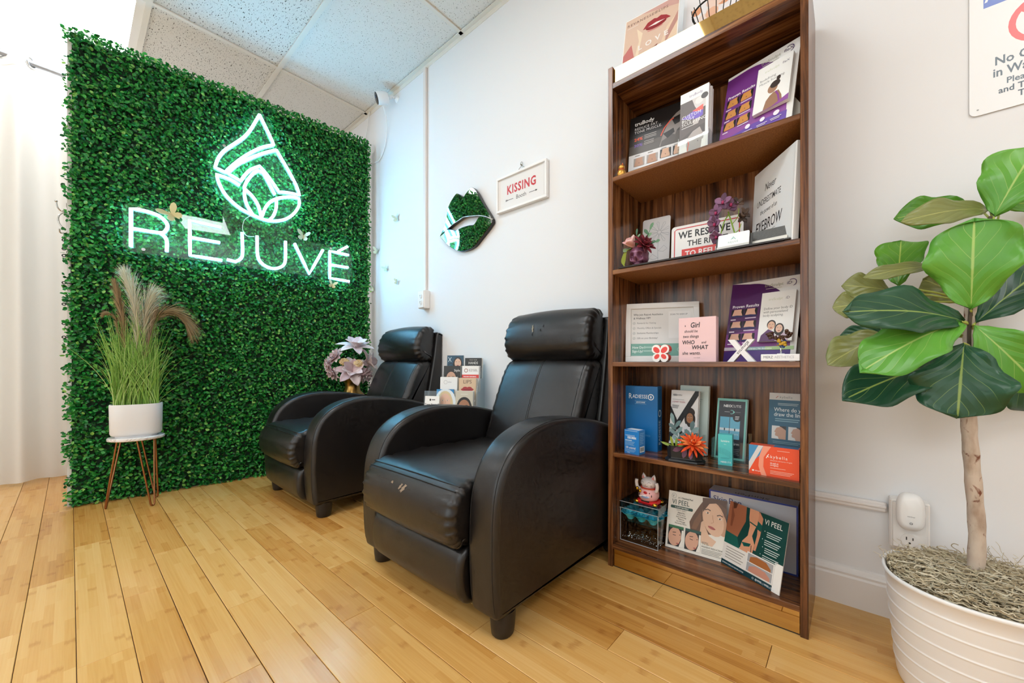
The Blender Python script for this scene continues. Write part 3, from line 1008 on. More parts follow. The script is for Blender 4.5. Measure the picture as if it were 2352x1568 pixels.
for z in zs:
    for y in ys:
        k = .55 + .45 * (1 - z / 2.7)
        sway = .02 * math.sin(z * 1.7 + y * 5)
        yy = y + (.055 * (1 - z / 2.69) if y > -.25 else 0) * (y + .25) / .26
        vs.append((fold_x(y) * (1.25 - .25 * z / 2.69) + .006 * math.sin(z * 3 + y * 17), yy, z + (.012 * math.sin(y * 33) if z > 2.6 else 0) + (.010 * math.sin(y * 25) if z < .1 else 0) + (.010 if z < .1 else 0)))
n = len(ys)
for i in range(len(zs) - 1):
    for j in range(n - 1):
        a = i * n + j
        fs.append((a, a + 1, a + n + 1, a + n))
mb = MB(); mb.add(vs, fs)
mb.build('cloth', CURTAIN, cur, smooth=True)
mb = MB()
hv = []
for j, y in enumerate(ys):
    hv += [(fold_x(y) + .006, y, 2.54 + .0), (fold_x(y) + .0075, y, 2.545)]
mb.add(hv, [(2 * j, 2 * j + 1, 2 * j + 3, 2 * j + 2) for j in range(n - 1)])
mb.build('header_seam', M('#d9d4ca', .8), cur)
y = -2.1
gl = [v for v in (-.155, -.272, -.388, -.505, -.62, -.737, -.853) ]
for gy in gl:
    mb = MB()
    mb.tube([(.003, .030 * math.cos(a), .030 * math.sin(a)) for a in np.linspace(0, 2 * math.pi, 25)[:-1]], .006, 8, closed=True)
    o = mb.build('grommet', CHROME, cur, smooth=True)
    o.location = (fold_x(gy), gy, 2.617)
    dx = (fold_x(gy + .004) - fold_x(gy - .004)) / .008
    o.rotation_euler = (0, 0, -math.atan(dx))
hook = thing('coat_hook', 'silver scrolled wire coat hook on the hedge panel edge', 'hook', on_hedge(-.014, 1.44, -.02), HZ)
S = M('#b9b6b0', .18, 1.0)
mb = MB()
mb.tube(catmull([(0, 0, -.04), (0, 0, .14)], 4), .0035, 8); mb.build('stem', S, hook, smooth=True)
for pts in ([(0, 0, .11), (-.018, 0, .095), (-.03, -.005, .11), (-.034, -.008, .135)], [(0, 0, .11), (.016, 0, .1), (.02, -.006, .13)],
            [(0, 0, .10), (-.026, 0, .07), (-.026, 0, .03), (-.006, 0, .0), (0, 0, -.01)], [(0, 0, .10), (.022, 0, .07), (.022, 0, .03), (.004, 0, .0)],
            [(0, 0, -.01), (-.02, -.006, -.02), (-.024, -.012, .0)], [(0, 0, -.02), (-.012, 0, -.045), (0, 0, -.07), (.012, 0, -.05)]):
    MB().tube(catmull(pts, 6), .0032, 8).build('scroll', S, hook, smooth=True)
MB().ell((-.034, -.008, .139), .006, .006, .006, 10, 8).build('ball_tip', S, hook, smooth=True)
# ================================================================== RECLINER ARMCHAIRS
ARM = [(-.372, .066), (-.388, .10), (-.395, .20), (-.394, .32), (-.385, .40), (-.360, .465), (-.315, .515), (-.245, .550), (-.155, .567), (-.06, .565),
       (.05, .552), (.16, .527), (.26, .495), (.325, .462), (.338, .40), (.338, .25), (.338, .10), (.33, .066), (.20, .066), (-.1, .066), (-.3, .066)]
SEAT = [(-.405, .236), (-.428, .246), (-.446, .275), (-.452, .315), (-.444, .360), (-.420, .395), (-.385, .412), (-.30, .418), (-.15, .417), (.0, .412),
        (.13, .405), (.15, .36), (.15, .29), (.05, .25), (-.2, .236), (-.33, .234)]
FOOT = [(-.345, .062), (-.385, .072), (-.408, .10), (-.417, .14), (-.415, .19), (-.402, .220), (-.37, .2335), (-.32, .2335), (-.30, .20), (-.30, .09), (-.315, .064)]
BACK = [(.10, .395), (.108, .44), (.128, .50), (.155, .57), (.184, .64), (.213, .70), (.238, .738), (.268, .756), (.315, .757), (.335, .72), (.315, .60), (.275, .46), (.245, .40), (.17, .385)]
HEAD = [(.272, .7585), (.240, .776), (.220, .812), (.217, .856), (.229, .905), (.256, .948), (.293, .974), (.332, .976), (.355, .958), (.360, .89), (.355, .80), (.340, .7585), (.31, .7575)]
SHELL = [(.248, .36), (.292, .56), (.335, .80), (.353, .930), (.368, .942), (.390, .936), (.394, .91), (.388, .70), (.374, .45), (.362, .34), (.30, .335)]

def prof_at(prof, i, t=0.0):
    a, b = prof[i % len(prof)], prof[(i + 1) % len(prof)]
    return a[0] + (b[0] - a[0]) * t, a[1] + (b[1] - a[1]) * t

def cs(prof, n=4):
    return [(v.x, v.y) for v in catmull(prof, n, True)]

def recliner(label, loc, scuffs):
    t = thing('recliner_armchair', label, 'armchair', loc, 0, 0, 'black recliner armchairs')
    for s in (-1, 1):
        mb = MB(); mb.loft(cs(ARM, 5), .056, .020, 5, 3)
        arm = mb.build('arm', LEATHER, t, smooth=True, angle=60, loc=(s * .304, 0, 0))
        # twin seams where the band meets the side panels
        band = [(v.x, v.y) for v in catmull(ARM[:14], 5)]
        for q, e in ((-1, .0402), (1, .0402)):
            line = []
            for i, (y, z) in enumerate(band):
                line.append((q * e, y, z))
            # push the seam out onto the rounded edge
            out = []
            for i in range(len(line)):
                a, b = band[max(i - 1, 0)], band[min(i + 1, len(band) - 1)]
                d = Vector((b[0] - a[0], b[1] - a[1])).normalized()
                nrm = Vector((d.y, -d.x))
                if nrm.dot(Vector((band[i][0], band[i][1] - .3))) < 0:
                    nrm = -nrm
                out.append((q * .0435, band[i][0] + nrm.x * -.0016, band[i][1] + nrm.y * -.0016))
            MB().tube(out, .0012, 5).build('seam', M('#120f0e', .6), arm, smooth=True)
    mb = MB(); mb.loft(cs(SEAT, 6), .247, .024, 6, 14, bulge=.006, wrinkle=.0035, freq=24)
    seat = mb.build('seat_cushion', LEATHER, t, smooth=True)
    # double stitched front edge of the seat
    for e in (0.0, .010):
        ln = [(x, -.4225 + e * 1.4 - .0055 * math.cos(math.pi * x / .5), .3945 + e + .0055 * math.cos(math.pi * x / .5)) for x in np.linspace(-.236, .236, 24)]
        MB().tube(ln, .0016, 5).build('seam', M('#0f0d0c', .5), seat, smooth=True)
    mb = MB(); mb.loft(cs(FOOT, 5), .244, .018, 5, 8, bulge=.003)
    mb.build('footrest', LEATHER, t, smooth=True)
    mb = MB(); mb.loft(cs(BACK, 5), .248, .030, 6, 12, bulge=.014, wrinkle=.002, freq=22)
    back = mb.build('back_cushion', LEATHER, t, smooth=True)
    for e in (-.004, .004):
        pts = []
        bp = cs(BACK, 5)
        for i in range(4, 34):
            a, b = bp[i - 1], bp[i + 1]
            d = Vector((b[0] - a[0], b[1] - a[1])).normalized(); nn = Vector((-d.y, d.x))
            if nn.x > 0: nn = -nn
            pts.append((e, bp[i][0] + nn.x * .0142, bp[i][1] + nn.y * .0142))
        MB().tube(pts, .0012, 5).build('seam', M('#0f0d0c', .5), back, smooth=True)
    mb = MB(); mb.loft(cs(HEAD, 5), .246, .032, 6, 14, bulge=.012, wrinkle=.004, freq=17)
    head = mb.build('headrest', LEATHER, t, smooth=True)
    for s in (-1, 1):
        bp = cs(BACK, 5); pts = []
        for i in range(6, 36):
            a, b = bp[i - 1], bp[i + 1]
            d = Vector((b[0] - a[0], b[1] - a[1])).normalized(); nn = Vector((-d.y, d.x))
            if nn.x > 0: nn = -nn
            pts.append((s * .218, bp[i][0] + nn.x * .003, bp[i][1] + nn.y * .003))
        MB().tube(pts, .0014, 5).build('seam', M('#0f0d0c', .5), back, smooth=True)
    mb = MB(); mb.loft(cs(SHELL, 4), .266, .012, 4, 4)
    mb.build('back_shell', LEATHER, t, smooth=True, angle=50)
    MB().box(-.235, -.27, .075, .235, .30, .23).build('base_frame', M('#0e0c0b', .7), t)
    for x in (-.322, .322):
        for y in (-.33, .27):
            o = MB().lathe([(.026, 0), (.031, .006), (.034, .03), (.037, .072)], 20).build('foot', M('#1d1816', .42), t, smooth=True, angle=50)
            o.location = (x, y, 0)
    for (part, par, pts, col) in scuffs:
        q = MB()
        q.add(pts, [tuple(range(len(pts)))])
        q.build('torn_patch', M(col, .8), t)
    return t

def patch_on(prof, i, x0, shape, lift):
    """a torn patch lying on a cushion surface: shape = (dx, d-index) pairs"""
    bp = cs(prof, 6)
    out = []
    for dx, di in shape:
        f = i + di; k = int(math.floor(f)); fr = f - k
        a, b = bp[k % len(bp)], bp[(k + 1) % len(bp)]
        y, z = a[0] + (b[0] - a[0]) * fr, a[1] + (b[1] - a[1]) * fr
        d = Vector((b[0] - a[0], b[1] - a[1])).normalized(); nn = Vector((-d.y, d.x))
        if nn.dot(Vector((-1, .6))) < 0: nn = -nn
        out.append((x0 + dx, y + nn.x * lift, z + nn.y * lift))
    return out
TAN = '#8d7a66'
near_scuffs = []
blob = [(-.006, -1.5), (.001, -1.2), (.004, -1.9), (.007, -1.0), (.010, -.6), (.005, .1), (.007, .9), (.0, 1.6), (-.002, .7), (-.007, .6)]
sl = [(-.008, -2.2), (-.004, -1.5), (-.001, -2.3), (.003, -1.2), (.008, -.2), (.006, .5), (.011, 1.8), (.004, 2.3), (.002, 1.2), (-.003, .2), (-.002, -.6)]
sk = 25
for x0, i, sh in ((-.004, sk, [(a * 1.1, b * .55) for a, b in sl]), (.012, sk - .3, [(a * 1.7, b * .75) for a, b in sl]), (-.052, sk + .6, [(a * .8, b * .35) for a, b in blob])):
    near_scuffs.append(('seat', None, patch_on(SEAT, i, x0, sh, .0068), TAN))
for x0, i in ((-.14, sk + 1.2), (-.115, sk + .8), (-.095, sk + .9), (.045, sk)):
    near_scuffs.append(('seat', None, patch_on(SEAT, i, x0, [(a * 1.2, b * .16) for a, b in blob], .0066), '#3c342e'))
hd = 23
near_scuffs.append(('head', None, patch_on(HEAD, hd, -.05, [(a * .9, -b * .9) for a, b in sl], .0135), '#8f8674'))
for x0, i in ((.0, 22), (.012, 24), (-.045, 20)):
    near_scuffs.append(('head', None, patch_on(HEAD, i, x0, [(a * .35, b * .5) for a, b in blob], .0135), '#0a0908'))
recliner('black leather recliner armchair with torn seat patches beside the bookcase', (-1.08, 1.065, 0), near_scuffs)
far_scuffs = [('head', None, patch_on(HEAD, 23, -.06, [(a * .3, b * .8) for a, b in blob], .0135), '#060606')]
recliner('black leather recliner armchair in the corner by the green hedge', (-2.352, 1.092, 0), far_scuffs)

# ================================================================== SIDE TABLE WITH LEAFLETS
t = thing('side_table', 'small dark wooden side table between the two armchairs', 'table', (-1.715, 1.33, 0))
MB().bbox(-.17, -.12, .417, .17, .12, .440, .004).build('table_top', WALNUT_X, t)
for sx in (-1, 1):
    for sy in (-1, 1):
        MB().bbox(sx * .15 - .014, sy * .10 - .014, 0, sx * .15 + .014, sy * .10 + .014, .417, .003).build('leg', WALNUT_Z, t)
TX, TY, TZ, TYAW = -1.675, 1.262, .440, 30.0
def rk(dx, dy):
    c_, s_ = math.cos(R(TYAW)), math.sin(R(TYAW))
    return TX + dx * c_ - dy * s_, TY + dx * s_ + dy * c_
hold = thing('leaflet_rack', 'clear tiered acrylic leaflet rack on the side table', 'rack', (TX, TY, TZ), TYAW)
for k in range(4):
    y0 = k * .046; z0 = k * .072
    MB().box(-.108, y0, z0, .108, y0 + .002, z0 + .075).build('pocket_front', ACRYLIC, hold)
for x in (-.11, .0, .11):
    mb = MB()
    pr = [(.0, .0), (.0, .075), (.046, .147), (.092, .219), (.138, .291), (.185, .30), (.185, .0)]
    vs = [(x - .001, p[0], p[1]) for p in pr] + [(x + .001, p[0], p[1]) for p in pr]
    m = len(pr)
    mb.add(vs, [tuple(range(m)), tuple(range(2 * m - 1, m - 1, -1))] + [(i, (i + 1) % m, (i + 1) % m + m, i + m) for i in range(m)])
    mb.build('divider', ACRYLIC, hold)
MB().box(-.11, 0, 0, .11, .185, .002).build('base', ACRYLIC, hold)

def leaflet(label, x, y, z, w, h, th, col, draw, yaw=0, tilt=6, edge='#e8e4dc', sheets=5, group=None, cat='leaflet', name='leaflet'):
    t = thing(name, label, cat, (x, y, z), yaw, tilt, group)
    dt = th / sheets
    for i in range(sheets):
        jx, jz = (0, 0) if i == 0 else (random.uniform(-.0012, .0022), random.uniform(-.003, .0015))
        mb = MB().box(-w / 2 + jx, i * dt, max(0, jz), w / 2 + jx, i * dt + dt * .82, h + jz)
        mb.build('cover' if i == 0 else 'sheet', M(col if i == 0 else edge, .4), t)
    P = Print(w, h, 0)
    draw(P)
    P.build(t)
    return t
G4 = 'leaflets in the tiered rack'
def d_blue(P):
    P.rect(0, 0, 1, 1, '#1f86c4'); P.ell(.52, .60, .36, .42, '#dfe9f0'); P.rect(0, 0, 1, .18, '#1f78bd')
    P.face(.5, .60, .26, '#e4b9a3', '#d9c39a'); P.ell(.5, .23, .26, .1, '#2c4fa5'); P.text('smile', .5, .05, .05, '#e6f2fa', 'CENTER')
def d_beige(P):
    P.rect(0, 0, 1, 1, '#cdc7b6'); P.face(.5, .42, .28, '#a9775a', '#17110f'); P.lines(.3, .88, .7, 1, .04, .012, '#f1eee6')
def d_lips(P):
    P.rect(0, 0, 1, 1, '#d6b897'); P.text('LIPS', .5, .80, .13, '#4b3528', 'CENTER', sx=1.05)
    P.ell(.5, .58, .24, .07, '#a5262a'); P.ell(.38, .62, .10, .06, '#a5262a'); P.ell(.62, .62, .10, .06, '#a5262a')
    P.line([(.26, .585), (.5, .57), (.74, .585)], .016, '#5d0f14'); P.lines(.3, .42, .7, 1, .05, .016, '#b06a5c')
def d_white(P):
    P.rect(0, 0, 1, 1, '#e9e9e8'); P.ring(.32, .82, .07, .012, '#b4b4b6'); P.text('elsa', .46, .80, .06, '#a5a5aa'); P.lines(.2, .55, .85, 1, .05, .02, '#7c7c80')
def d_ez(P):
    P.rect(0, 0, 1, 1, '#efeeec'); P.ring(.24, .82, .075, .02, '#8e3a35'); P.text('EZGEL', .42, .79, .085, '#5d5455'); P.rect(0, .52, 1, .66, '#d8392c')
    P.text('THE NEW REPAIRING', .08, .565, .038, '#ffffff', sx=1.0, bold=.02)
def d_hands(P):
    P.rect(0, 0, 1, 1, '#1d1b19'); P.text('HANDS', .5, .70, .12, '#e9e6e0', 'CENTER', sx=.85); P.text('FACE YOUR', .5, .88, .05, '#c9c5bd', 'CENTER')
    P.text('AGING', .5, .55, .1, '#8c867d', 'CENTER', sx=.85)
def d_dark(P):
    P.rect(0, 0, 1, 1, '#22211f'); P.face(.45, .5, .27, '#c79a80', '#15100e'); P.text('Style', .62, .78, .09, '#efefef')
def d_navy(P):
    P.rect(0, 0, 1, 1, '#1c4a63'); P.face(.66, .66, .2, '#dcb59c', '#2b1a15'); P.ring(.24, .55, .12, .02, '#0c1216'); P.line([(.08, .92), (.26, .72)], .02, '#cfe0e8'); P.line([(.26, .92), (.08, .72)], .02, '#cfe0e8')
    P.text('xo', .6, .84, .05, '#dfe9ef')
for lab, cx, k, h, th, col, dr in (
    ('blue leaflet with a fair-haired face in the lowest tier of the rack', -.054, 0, .150, .018, '#1f86c4', d_blue),
    ('beige leaflet with a dark-haired face in the lowest tier of the rack', .054, 0, .142, .024, '#cdc7b6', d_beige),
    ('plain white leaflet in the second tier of the rack', -.054, 1, .142, .016, '#e9e9e8', d_white),
    ('tan LIPS leaflet with red lips in the second tier of the rack', .054, 1, .138, .026, '#d6b897', d_lips),
    ('dark leaflet with a fringed face in the third tier of the rack', -.054, 2, .132, .016, '#22211f', d_dark),
    ('white leaflet with a red band in the third tier of the rack', .054, 2, .132, .028, '#efeeec', d_ez),
    ('navy leaflet with a smiling face in the top tier of the rack', -.054, 3, .120, .014, '#1c4a63', d_navy),
    ('black HANDS leaflet in the top tier of the rack', .054, 3, .105, .024, '#1d1b19', d_hands)):
    px_, py_ = rk(cx, .046 * k + .006)
    leaflet(lab, px_, py_, TZ + .003 + .072 * k, .098, h + .012, th, col, dr, TYAW, 3, group=G4)
t = thing('tabletop_sign', 'small clear acrylic sign offering pay later beside the leaflet rack', 'sign', (-1.766, 1.185, TZ), 24, 6)
MB().box(-.05, -.002, 0, .05, .002, .158).build('acrylic_panel', ACRYLIC, t)
MB().box(-.05, -.004, 0, .05, .035, .003).build('foot', ACRYLIC, t)
MB().box(-.043, -.0028, .030, .043, -.0022, .130).build('insert', M('#f1f1ef', .4), t)
P = Print(.086, .100, -.0030, z0=.030)
P.ell(.38, .80, .05, .06, '#2a2a2a'); P.lines(.48, .78, .72, 1, .05, .05, '#55585c')
P.text('Treat Yourself', .5, .50, .11, '#222426', 'CENTER', sx=.9, bold=.015); P.text('Now.', .10, .30, .11, '#222426', sx=.9, bold=.015); P.text('Pay Later', .40, .30, .11, '#5bb98b', sx=.9)
P.build(t)

# ================================================================== FLOWER VASE IN THE CORNER
t = thing('pedestal', 'low round dark stool in the corner behind the armchair', 'stool', (-2.83, 1.25, 0))
MB().lathe([(.10, .42), (.105, .425), (.105, .445), (.10, .45)], 32).build('seat', WALNUT_X, t, smooth=True, angle=40)
for k in range(3):
    a = 2 * math.pi * k / 3
    MB().tube([(.08 * math.cos(a), .08 * math.sin(a), .42), (.10 * math.cos(a), .10 * math.sin(a), 0)], .010, 10).build('leg', WALNUT_Z, t, smooth=True, angle=50)
GOLD = M('#b08a4c', .3, .9, bump=(60, .4, .002))
vz = .45
vase = thing('flower_vase', 'flared gold vase of mauve fabric lilies in the corner', 'vase', (-2.83, 1.25, vz), 66)
MB().lathe([(.055, 0), (.075, .01), (.085, .045), (.075, .075), (.052, .10), (.047, .13), (.050, .155), (.066, .172), (.073, .178), (.072, .197), (.067, .197), (.064, .175), (.04, .16), (.04, .12)], 36).build('body', GOLD, vase, smooth=True, angle=60)
def petal(mb, base, d, nrm, L, W, curl, n=8, m=4, cup=.35):
    d = Vector(d).normalized(); nrm = Vector(nrm); nrm = (nrm - d * nrm.dot(d)).normalized(); w = d.cross(nrm)
    vs, fs = [], []
    for i in range(n + 1):
        u = i / n
        wid = W * (.35 + .65 * min(1, u * 1.8)) * (max(0.0, 1 - u ** 3.2)) ** .6
        off = nrm * (curl * L * u * u) 
        for j in range(m + 1):
            s = j / m * 2 - 1
            vs.append(Vector(base) + d * (L * u * (1 - abs(curl) * .15 * u)) + w * (wid * s) - off + nrm * (cup * wid * s * s))
    for i in range(n):
        for j in range(m):
            a = i * (m + 1) + j
            fs.append((a, a + 1, a + m + 2, a + m + 1))
    mb.add(vs, fs)
def lily(name, c, axis, L, W, np_, cols, parent, spread=(.95, .55), curl=.55, label=None):
    axis = Vector(axis).normalized(); u = axis.orthogonal().normalized(); w = axis.cross(u)
    mb = MB()
    for ring, sp in enumerate(spread):
        for k in range(np_):
            a = 2 * math.pi * (k + ring * .5) / np_ + random.uniform(-.1, .1)
            rad = u * math.cos(a) + w * math.sin(a)
            d = axis * math.cos(sp) + rad * math.sin(sp)
            nrm = axis * math.sin(sp) - rad * math.cos(sp)
            mb.use(M(random.choice(cols), .7))
            petal(mb, c, d, nrm, L * (1 - .15 * ring), W * random.uniform(.85, 1.1), curl * (1 - .5 * ring) * random.uniform(.7, 1.2))
    o = mb.build(name, None, parent, smooth=True)
    so = o.modifiers.new('thick', 'SOLIDIFY'); so.thickness = .0025
    return o
MAUVE = ['#d9c3c4', '#cdb3b6', '#e2d0d0', '#c4a6ab']
lily('lily', (.02, -.01, .40), (.1, -.35, .85), .125, .036, 6, ['#e6d9da', '#d9c5c8', '#e9dfe0'], vase)
lily('lily', (.0, -.065, .235), (.05, -.8, .5), .115, .036, 6, ['#d9c0c0', '#c9adb0', '#e0cccb'], vase)
lily('lily', (.085, .02, .30), (.85, -.25, .15), .115, .034, 5, ['#dcc6c0', '#d3b9b3', '#c9aca8'], vase)
for c, ax in (((-.095, -.04, .34), (-.75, -.55, .45)), ((-.11, -.04, .235), (-.7, -.5, -.35)), ((-.13, -.02, .29), (-.9, -.3, .0)), ((.075, -.06, .215), (.6, -.6, -.3))):
    lily('dahlia', c, ax, .068, .014, 9, ['#d2bab8', '#c3a5a5', '#e0cfcc', '#b7989b'], vase, (1.25, .85, .4), .1)
for c in ((-.050, -.075, .305), (.038, -.085, .295)):
    lily('cream_bloom', c, (0, -.8, .6), .034, .0065, 15, ['#e8cd9d', '#dcb980', '#f0dbb4'], vase, (1.35, 1.05, .75, .45, .2), .05)
for c in ((.01, -.01, .37), (0, -.05, .25), (.07, 0, .29), (-.075, -.03, .31)):
    MB().tube([(0, 0, .12), (c[0] * .7, c[1] * .7, c[2] * .7 + .03), c], .004, 6).build('stem', M('#5d6b3c', .6), vase, smooth=True)
# ================================================================== PLANT STAND AND GRASS ARRANGEMENT
SX, SY = -2.972, .215
t = thing('plant_stand', 'round marble-top plant stand on copper hairpin legs', 'plant stand', (SX, SY, 0))
k = NT('white_marble')
v = k.coords((9, 9, 9)); n1 = k.n('TexNoise', Scale=1.0, Detail=6.0, Distortion=2.5); k.l(v, n1.inputs['Vector'])
r = k.ramp(n1.outputs['Fac'], [(.0, '#e6e2de'), (.47, '#e6e2de'), (.5, '#b9b0ac'), (.53, '#e6e2de'), (1, '#efebe7')])
k.l(r.outputs[0], k.b.inputs['Base Color']); k.b.inputs['Roughness'].default_value = .25
MB().lathe([(.100, .347), (.104, .350), (.104, .360), (.101, .363)], 48).build('marble_top', k.m, t, smooth=True, angle=40)
COPPER = M('#a5714c', .28, .9)
for a in (255, 27, 133):
    ca, sa = math.cos(R(a)), math.sin(R(a))
    tx, ty = -sa, ca
    fx, fy = ca * .108, sa * .108
    pts = [(ca * .062 + tx * .036, sa * .062 + ty * .036, .347), (fx + tx * .008, fy + ty * .008, .012), (fx + tx * .004, fy + ty * .004, .0052), (fx, fy, .004),
           (fx - tx * .004, fy - ty * .004, .0052), (fx - tx * .008, fy - ty * .008, .012), (ca * .062 - tx * .036, sa * .062 - ty * .036, .347)]
    mb = MB(); mb.tube(pts, .004, 8)
    mb.box(ca * .058 - .022, sa * .058 - .022, .344, ca * .058 + .022, sa * .058 + .022, .347)
    mb.build('hairpin_leg', COPPER, t, smooth=True, angle=50)
PZ = .363
pot = thing('grass_arrangement', 'white oval planter of green reeds and pampas plumes on the marble stand', 'potted plant', (SX, SY, PZ), 82)
pot.scale = (.70, .95, 1.0)
mb = MB()
mb.lathe([(.108, .0), (.108, .006), (.128, .012), (.134, .022), (.137, .165), (.135, .170), (.130, .170), (.128, .150), (.10, .148)], 56, sx=1.0, sy=.55, power=2.8)
mb.build('planter', M('#e4e4e6', .42), pot, smooth=True, angle=50)
MB().lathe([(.12, .14), (.12, .150), (.05, .156)], 40, sx=1.0, sy=.5, power=2.8).build('filler', M('#3b3a22', .9), pot)
# reeds: narrow folded ribbons
def ribbon(vs, fs, pts, w, side):
    o = len(vs); n = len(pts)
    for i, p in enumerate(pts):
        k_ = w * (1 - (i / (n - 1)) ** 2.2) + .0002
        vs.append(p - side * k_); vs.append(p + side * k_)
    for i in range(n - 1):
        a = o + 2 * i
        fs.append((a, a + 1, a + 3, a + 2))
random.seed(21)
vs, fs = [], []
def reed(bx, by, ht, lean, az, droop, w):
    base = Vector((bx, by, .145)); d = Vector((math.cos(az), math.sin(az) * .6, 0)); side = Vector((-math.sin(az), math.cos(az), 0))
    if random.random() < .7: side = Vector((1, 0, 0))
    pts = []
    for i in range(9):
        u = i / 8
        pts.append(base + Vector((0, 0, ht * (u - droop * u ** 3))) + d * (lean * (u ** 1.6)) + d * droop * ht * .6 * u ** 3)
    ribbon(vs, fs, pts, w, side)
for i in range(480):
    bx, by = random.uniform(-.115, .115), random.uniform(-.042, .042)
    reed(bx, by, random.uniform(.22, .54), random.uniform(-.05, .11), random.uniform(-.6, .6) + (math.pi if random.random() < .55 else 0), random.uniform(0, .16), random.uniform(.0012, .0026))
for i in range(60):
    s_ = random.choice((-1, 1))
    reed(-s_ * random.uniform(.0, .11), -.04 + random.uniform(-.01, .02), random.uniform(.28, .44), random.uniform(.12, .24), (0 if s_ > 0 else math.pi) + random.uniform(-.25, .25), random.uniform(0, .15), .0017)
for i in range(26):
    a = random.uniform(0, 2 * math.pi)
    reed(.09 * math.cos(a), .04 * math.sin(a), random.uniform(.30, .46), random.uniform(.14, .28), a, random.uniform(.15, .45), .0013)
for (az, ht, ln, dr) in ((math.pi, .44, .30, .12), (math.pi + .1, .40, .27, .1), (0, .20, .30, .0), (0.2, .30, .25, .25), (-.1, .12, .13, .9), (.1, .1, .2, .2)):
    reed(.1 * math.cos(az), -.02, ht, ln, az, dr, .0014)
me = bpy.data.meshes.new('reeds'); me.from_pydata([tuple(v) for v in vs], [], fs)
me.materials.append(hedge_leaf_mat('reed_blade', [(0, '#5d8f2c'), (.4, '#84b246'), (.8, '#a8cb66'), (1, '#cde096')], .5))
o = bpy.data.objects.new('reeds', me); COL.objects.link(o); o.parent = pot; o['kind'] = 'stuff'
# pampas plumes: a stalk and hundreds of fine drooping hairs
def plume(path, hl, col, dens, dirbias, spread, tipcol=None):
    P = catmull([Vector(p) for p in path], 10)
    mb = MB(); mb.use(M(col, .9))
    mb.tube(P, [.0018 * (1 - .6 * i / len(P)) for i in range(len(P))], 5)
    n = len(P)
    start = int(n * .36)
    vs, fs = [], []
    for i in range(start, n):
        u = (i - start) / (n - start)
        t_ = (P[min(i + 1, n - 1)] - P[max(i - 1, 0)]).normalized()
        for q in range(dens):
            a = random.uniform(0, 2 * math.pi)
            x = t_.orthogonal().normalized(); y = t_.cross(x)
            rad = x * math.cos(a) + y * math.sin(a)
            d = (t_ * random.uniform(.75, 1.1) + rad * random.uniform(.15, spread) + Vector(dirbias) * random.uniform(.3, 1)).normalized()
            L = hl * (math.sin(math.pi * (u * .8 + .18)) * .8 + .35) * random.uniform(.6, 1.15)
            p = P[i].lerp(P[min(i + 1, n - 1)], random.random())
            pts = [p, p + d * L * .35, p + d * L * .7 + Vector((0, 0, -L * .06)), p + d * L + Vector((0, 0, -L * .2))]
            sd = rad.cross(d).normalized() if rad.cross(d).length > .01 else x
            ribbon(vs, fs, [Vector(v_) for v_ in pts], random.uniform(.0007, .0013), sd)
    mb.use(M(tipcol or col, .95))
    mb.add(vs, fs)
    o = mb.build('pampas_plume', None, pot, fixn=False)
    o['kind'] = 'stuff'
plume([(-.01, 0, .15), (-.005, 0, .36), (.0, .0, .55), (-.02, -.01, .72), (-.055, -.02, .83)], .16, '#9a8a6c', 24, (.12, 0, .3), .85, '#dbd5bd')
plume([(.02, .01, .15), (.03, .01, .36), (.03, .01, .54), (.045, 0, .67), (.065, 0, .74)], .17, '#93836a', 22, (.55, 0, .2), .9, '#cfc8ae')
plume([(-.05, 0, .15), (-.06, 0, .36), (-.065, -.01, .55), (-.085, -.01, .68), (-.105, -.01, .78)], .10, '#98805c', 24, (-.02, 0, .3), .6, '#a88f6b')
plume([(.05, -.01, .15), (.045, -.02, .33), (.06, -.02, .48), (.085, -.02, .60), (.10, -.02, .66)], .085, '#8a765a', 24, (0, 0, .15), .6, '#97866b')
plume([(.06, 0, .15), (.075, 0, .45), (.10, -.01, .62), (.16, -.02, .67), (.235, -.03, .645), (.275, -.04, .58)], .15, '#85714f', 16, (.45, 0, -.5), .6, '#8d7a58')
plume([(-.07, 0, .15), (-.085, 0, .45), (-.10, 0, .60), (-.13, -.01, .635), (-.155, -.01, .63)], .04, '#9b8763', 12, (-.4, 0, -.3), .5, '#a8946e')

# ================================================================== FIDDLE LEAF FIG IN THE WHITE TUB
FX, FY = .228, 1.242
fig = thing('fiddle_leaf_fig', 'fiddle leaf fig tree in a round white ribbed metal tub', 'potted plant', (FX, FY, 0))
WHITE_METAL = M('#ece9e6', .3, 0, .5)
mb = MB()
prof = [(.136, 0), (.140, .004), (.142, .012)]
for i in range(1, 7):
    z = .012 + i * .034
    r0 = .142 + .022 * (z / .25)
    prof += [(r0 - .0004, z - .0045), (r0, z - .0028), (r0 + .0011, z - .0012), (r0 + .0014, z), (r0 + .0011, z + .0012), (r0, z + .0028), (r0 + .0004, z + .0045)]
prof += [(.164, .244), (.1675, .247), (.1690, .251), (.1675, .255), (.164, .256), (.161, .252), (.156, .20), (.15, .18)]
mb.lathe(prof, 72, sx=1.0, sy=.88, power=2.25)
tub = mb.build('tub', WHITE_METAL, fig, smooth=True)
o = MB().bbox(-.006, -.003, .01, .006, .002, .244, .001).build('seam', WHITE_METAL, tub)
o.location = (.045, -.1405, 0); o.rotation_euler = (R(7), 0, R(8))
MB().lathe([(.152, .20), (.154, .236), (.12, .250), (.06, .262), (.01, .266)], 48, sx=1.0, sy=.88, power=2.25).build('soil', M('#8f8063', .95, bump=(60, .8, .01)), fig, smooth=True)
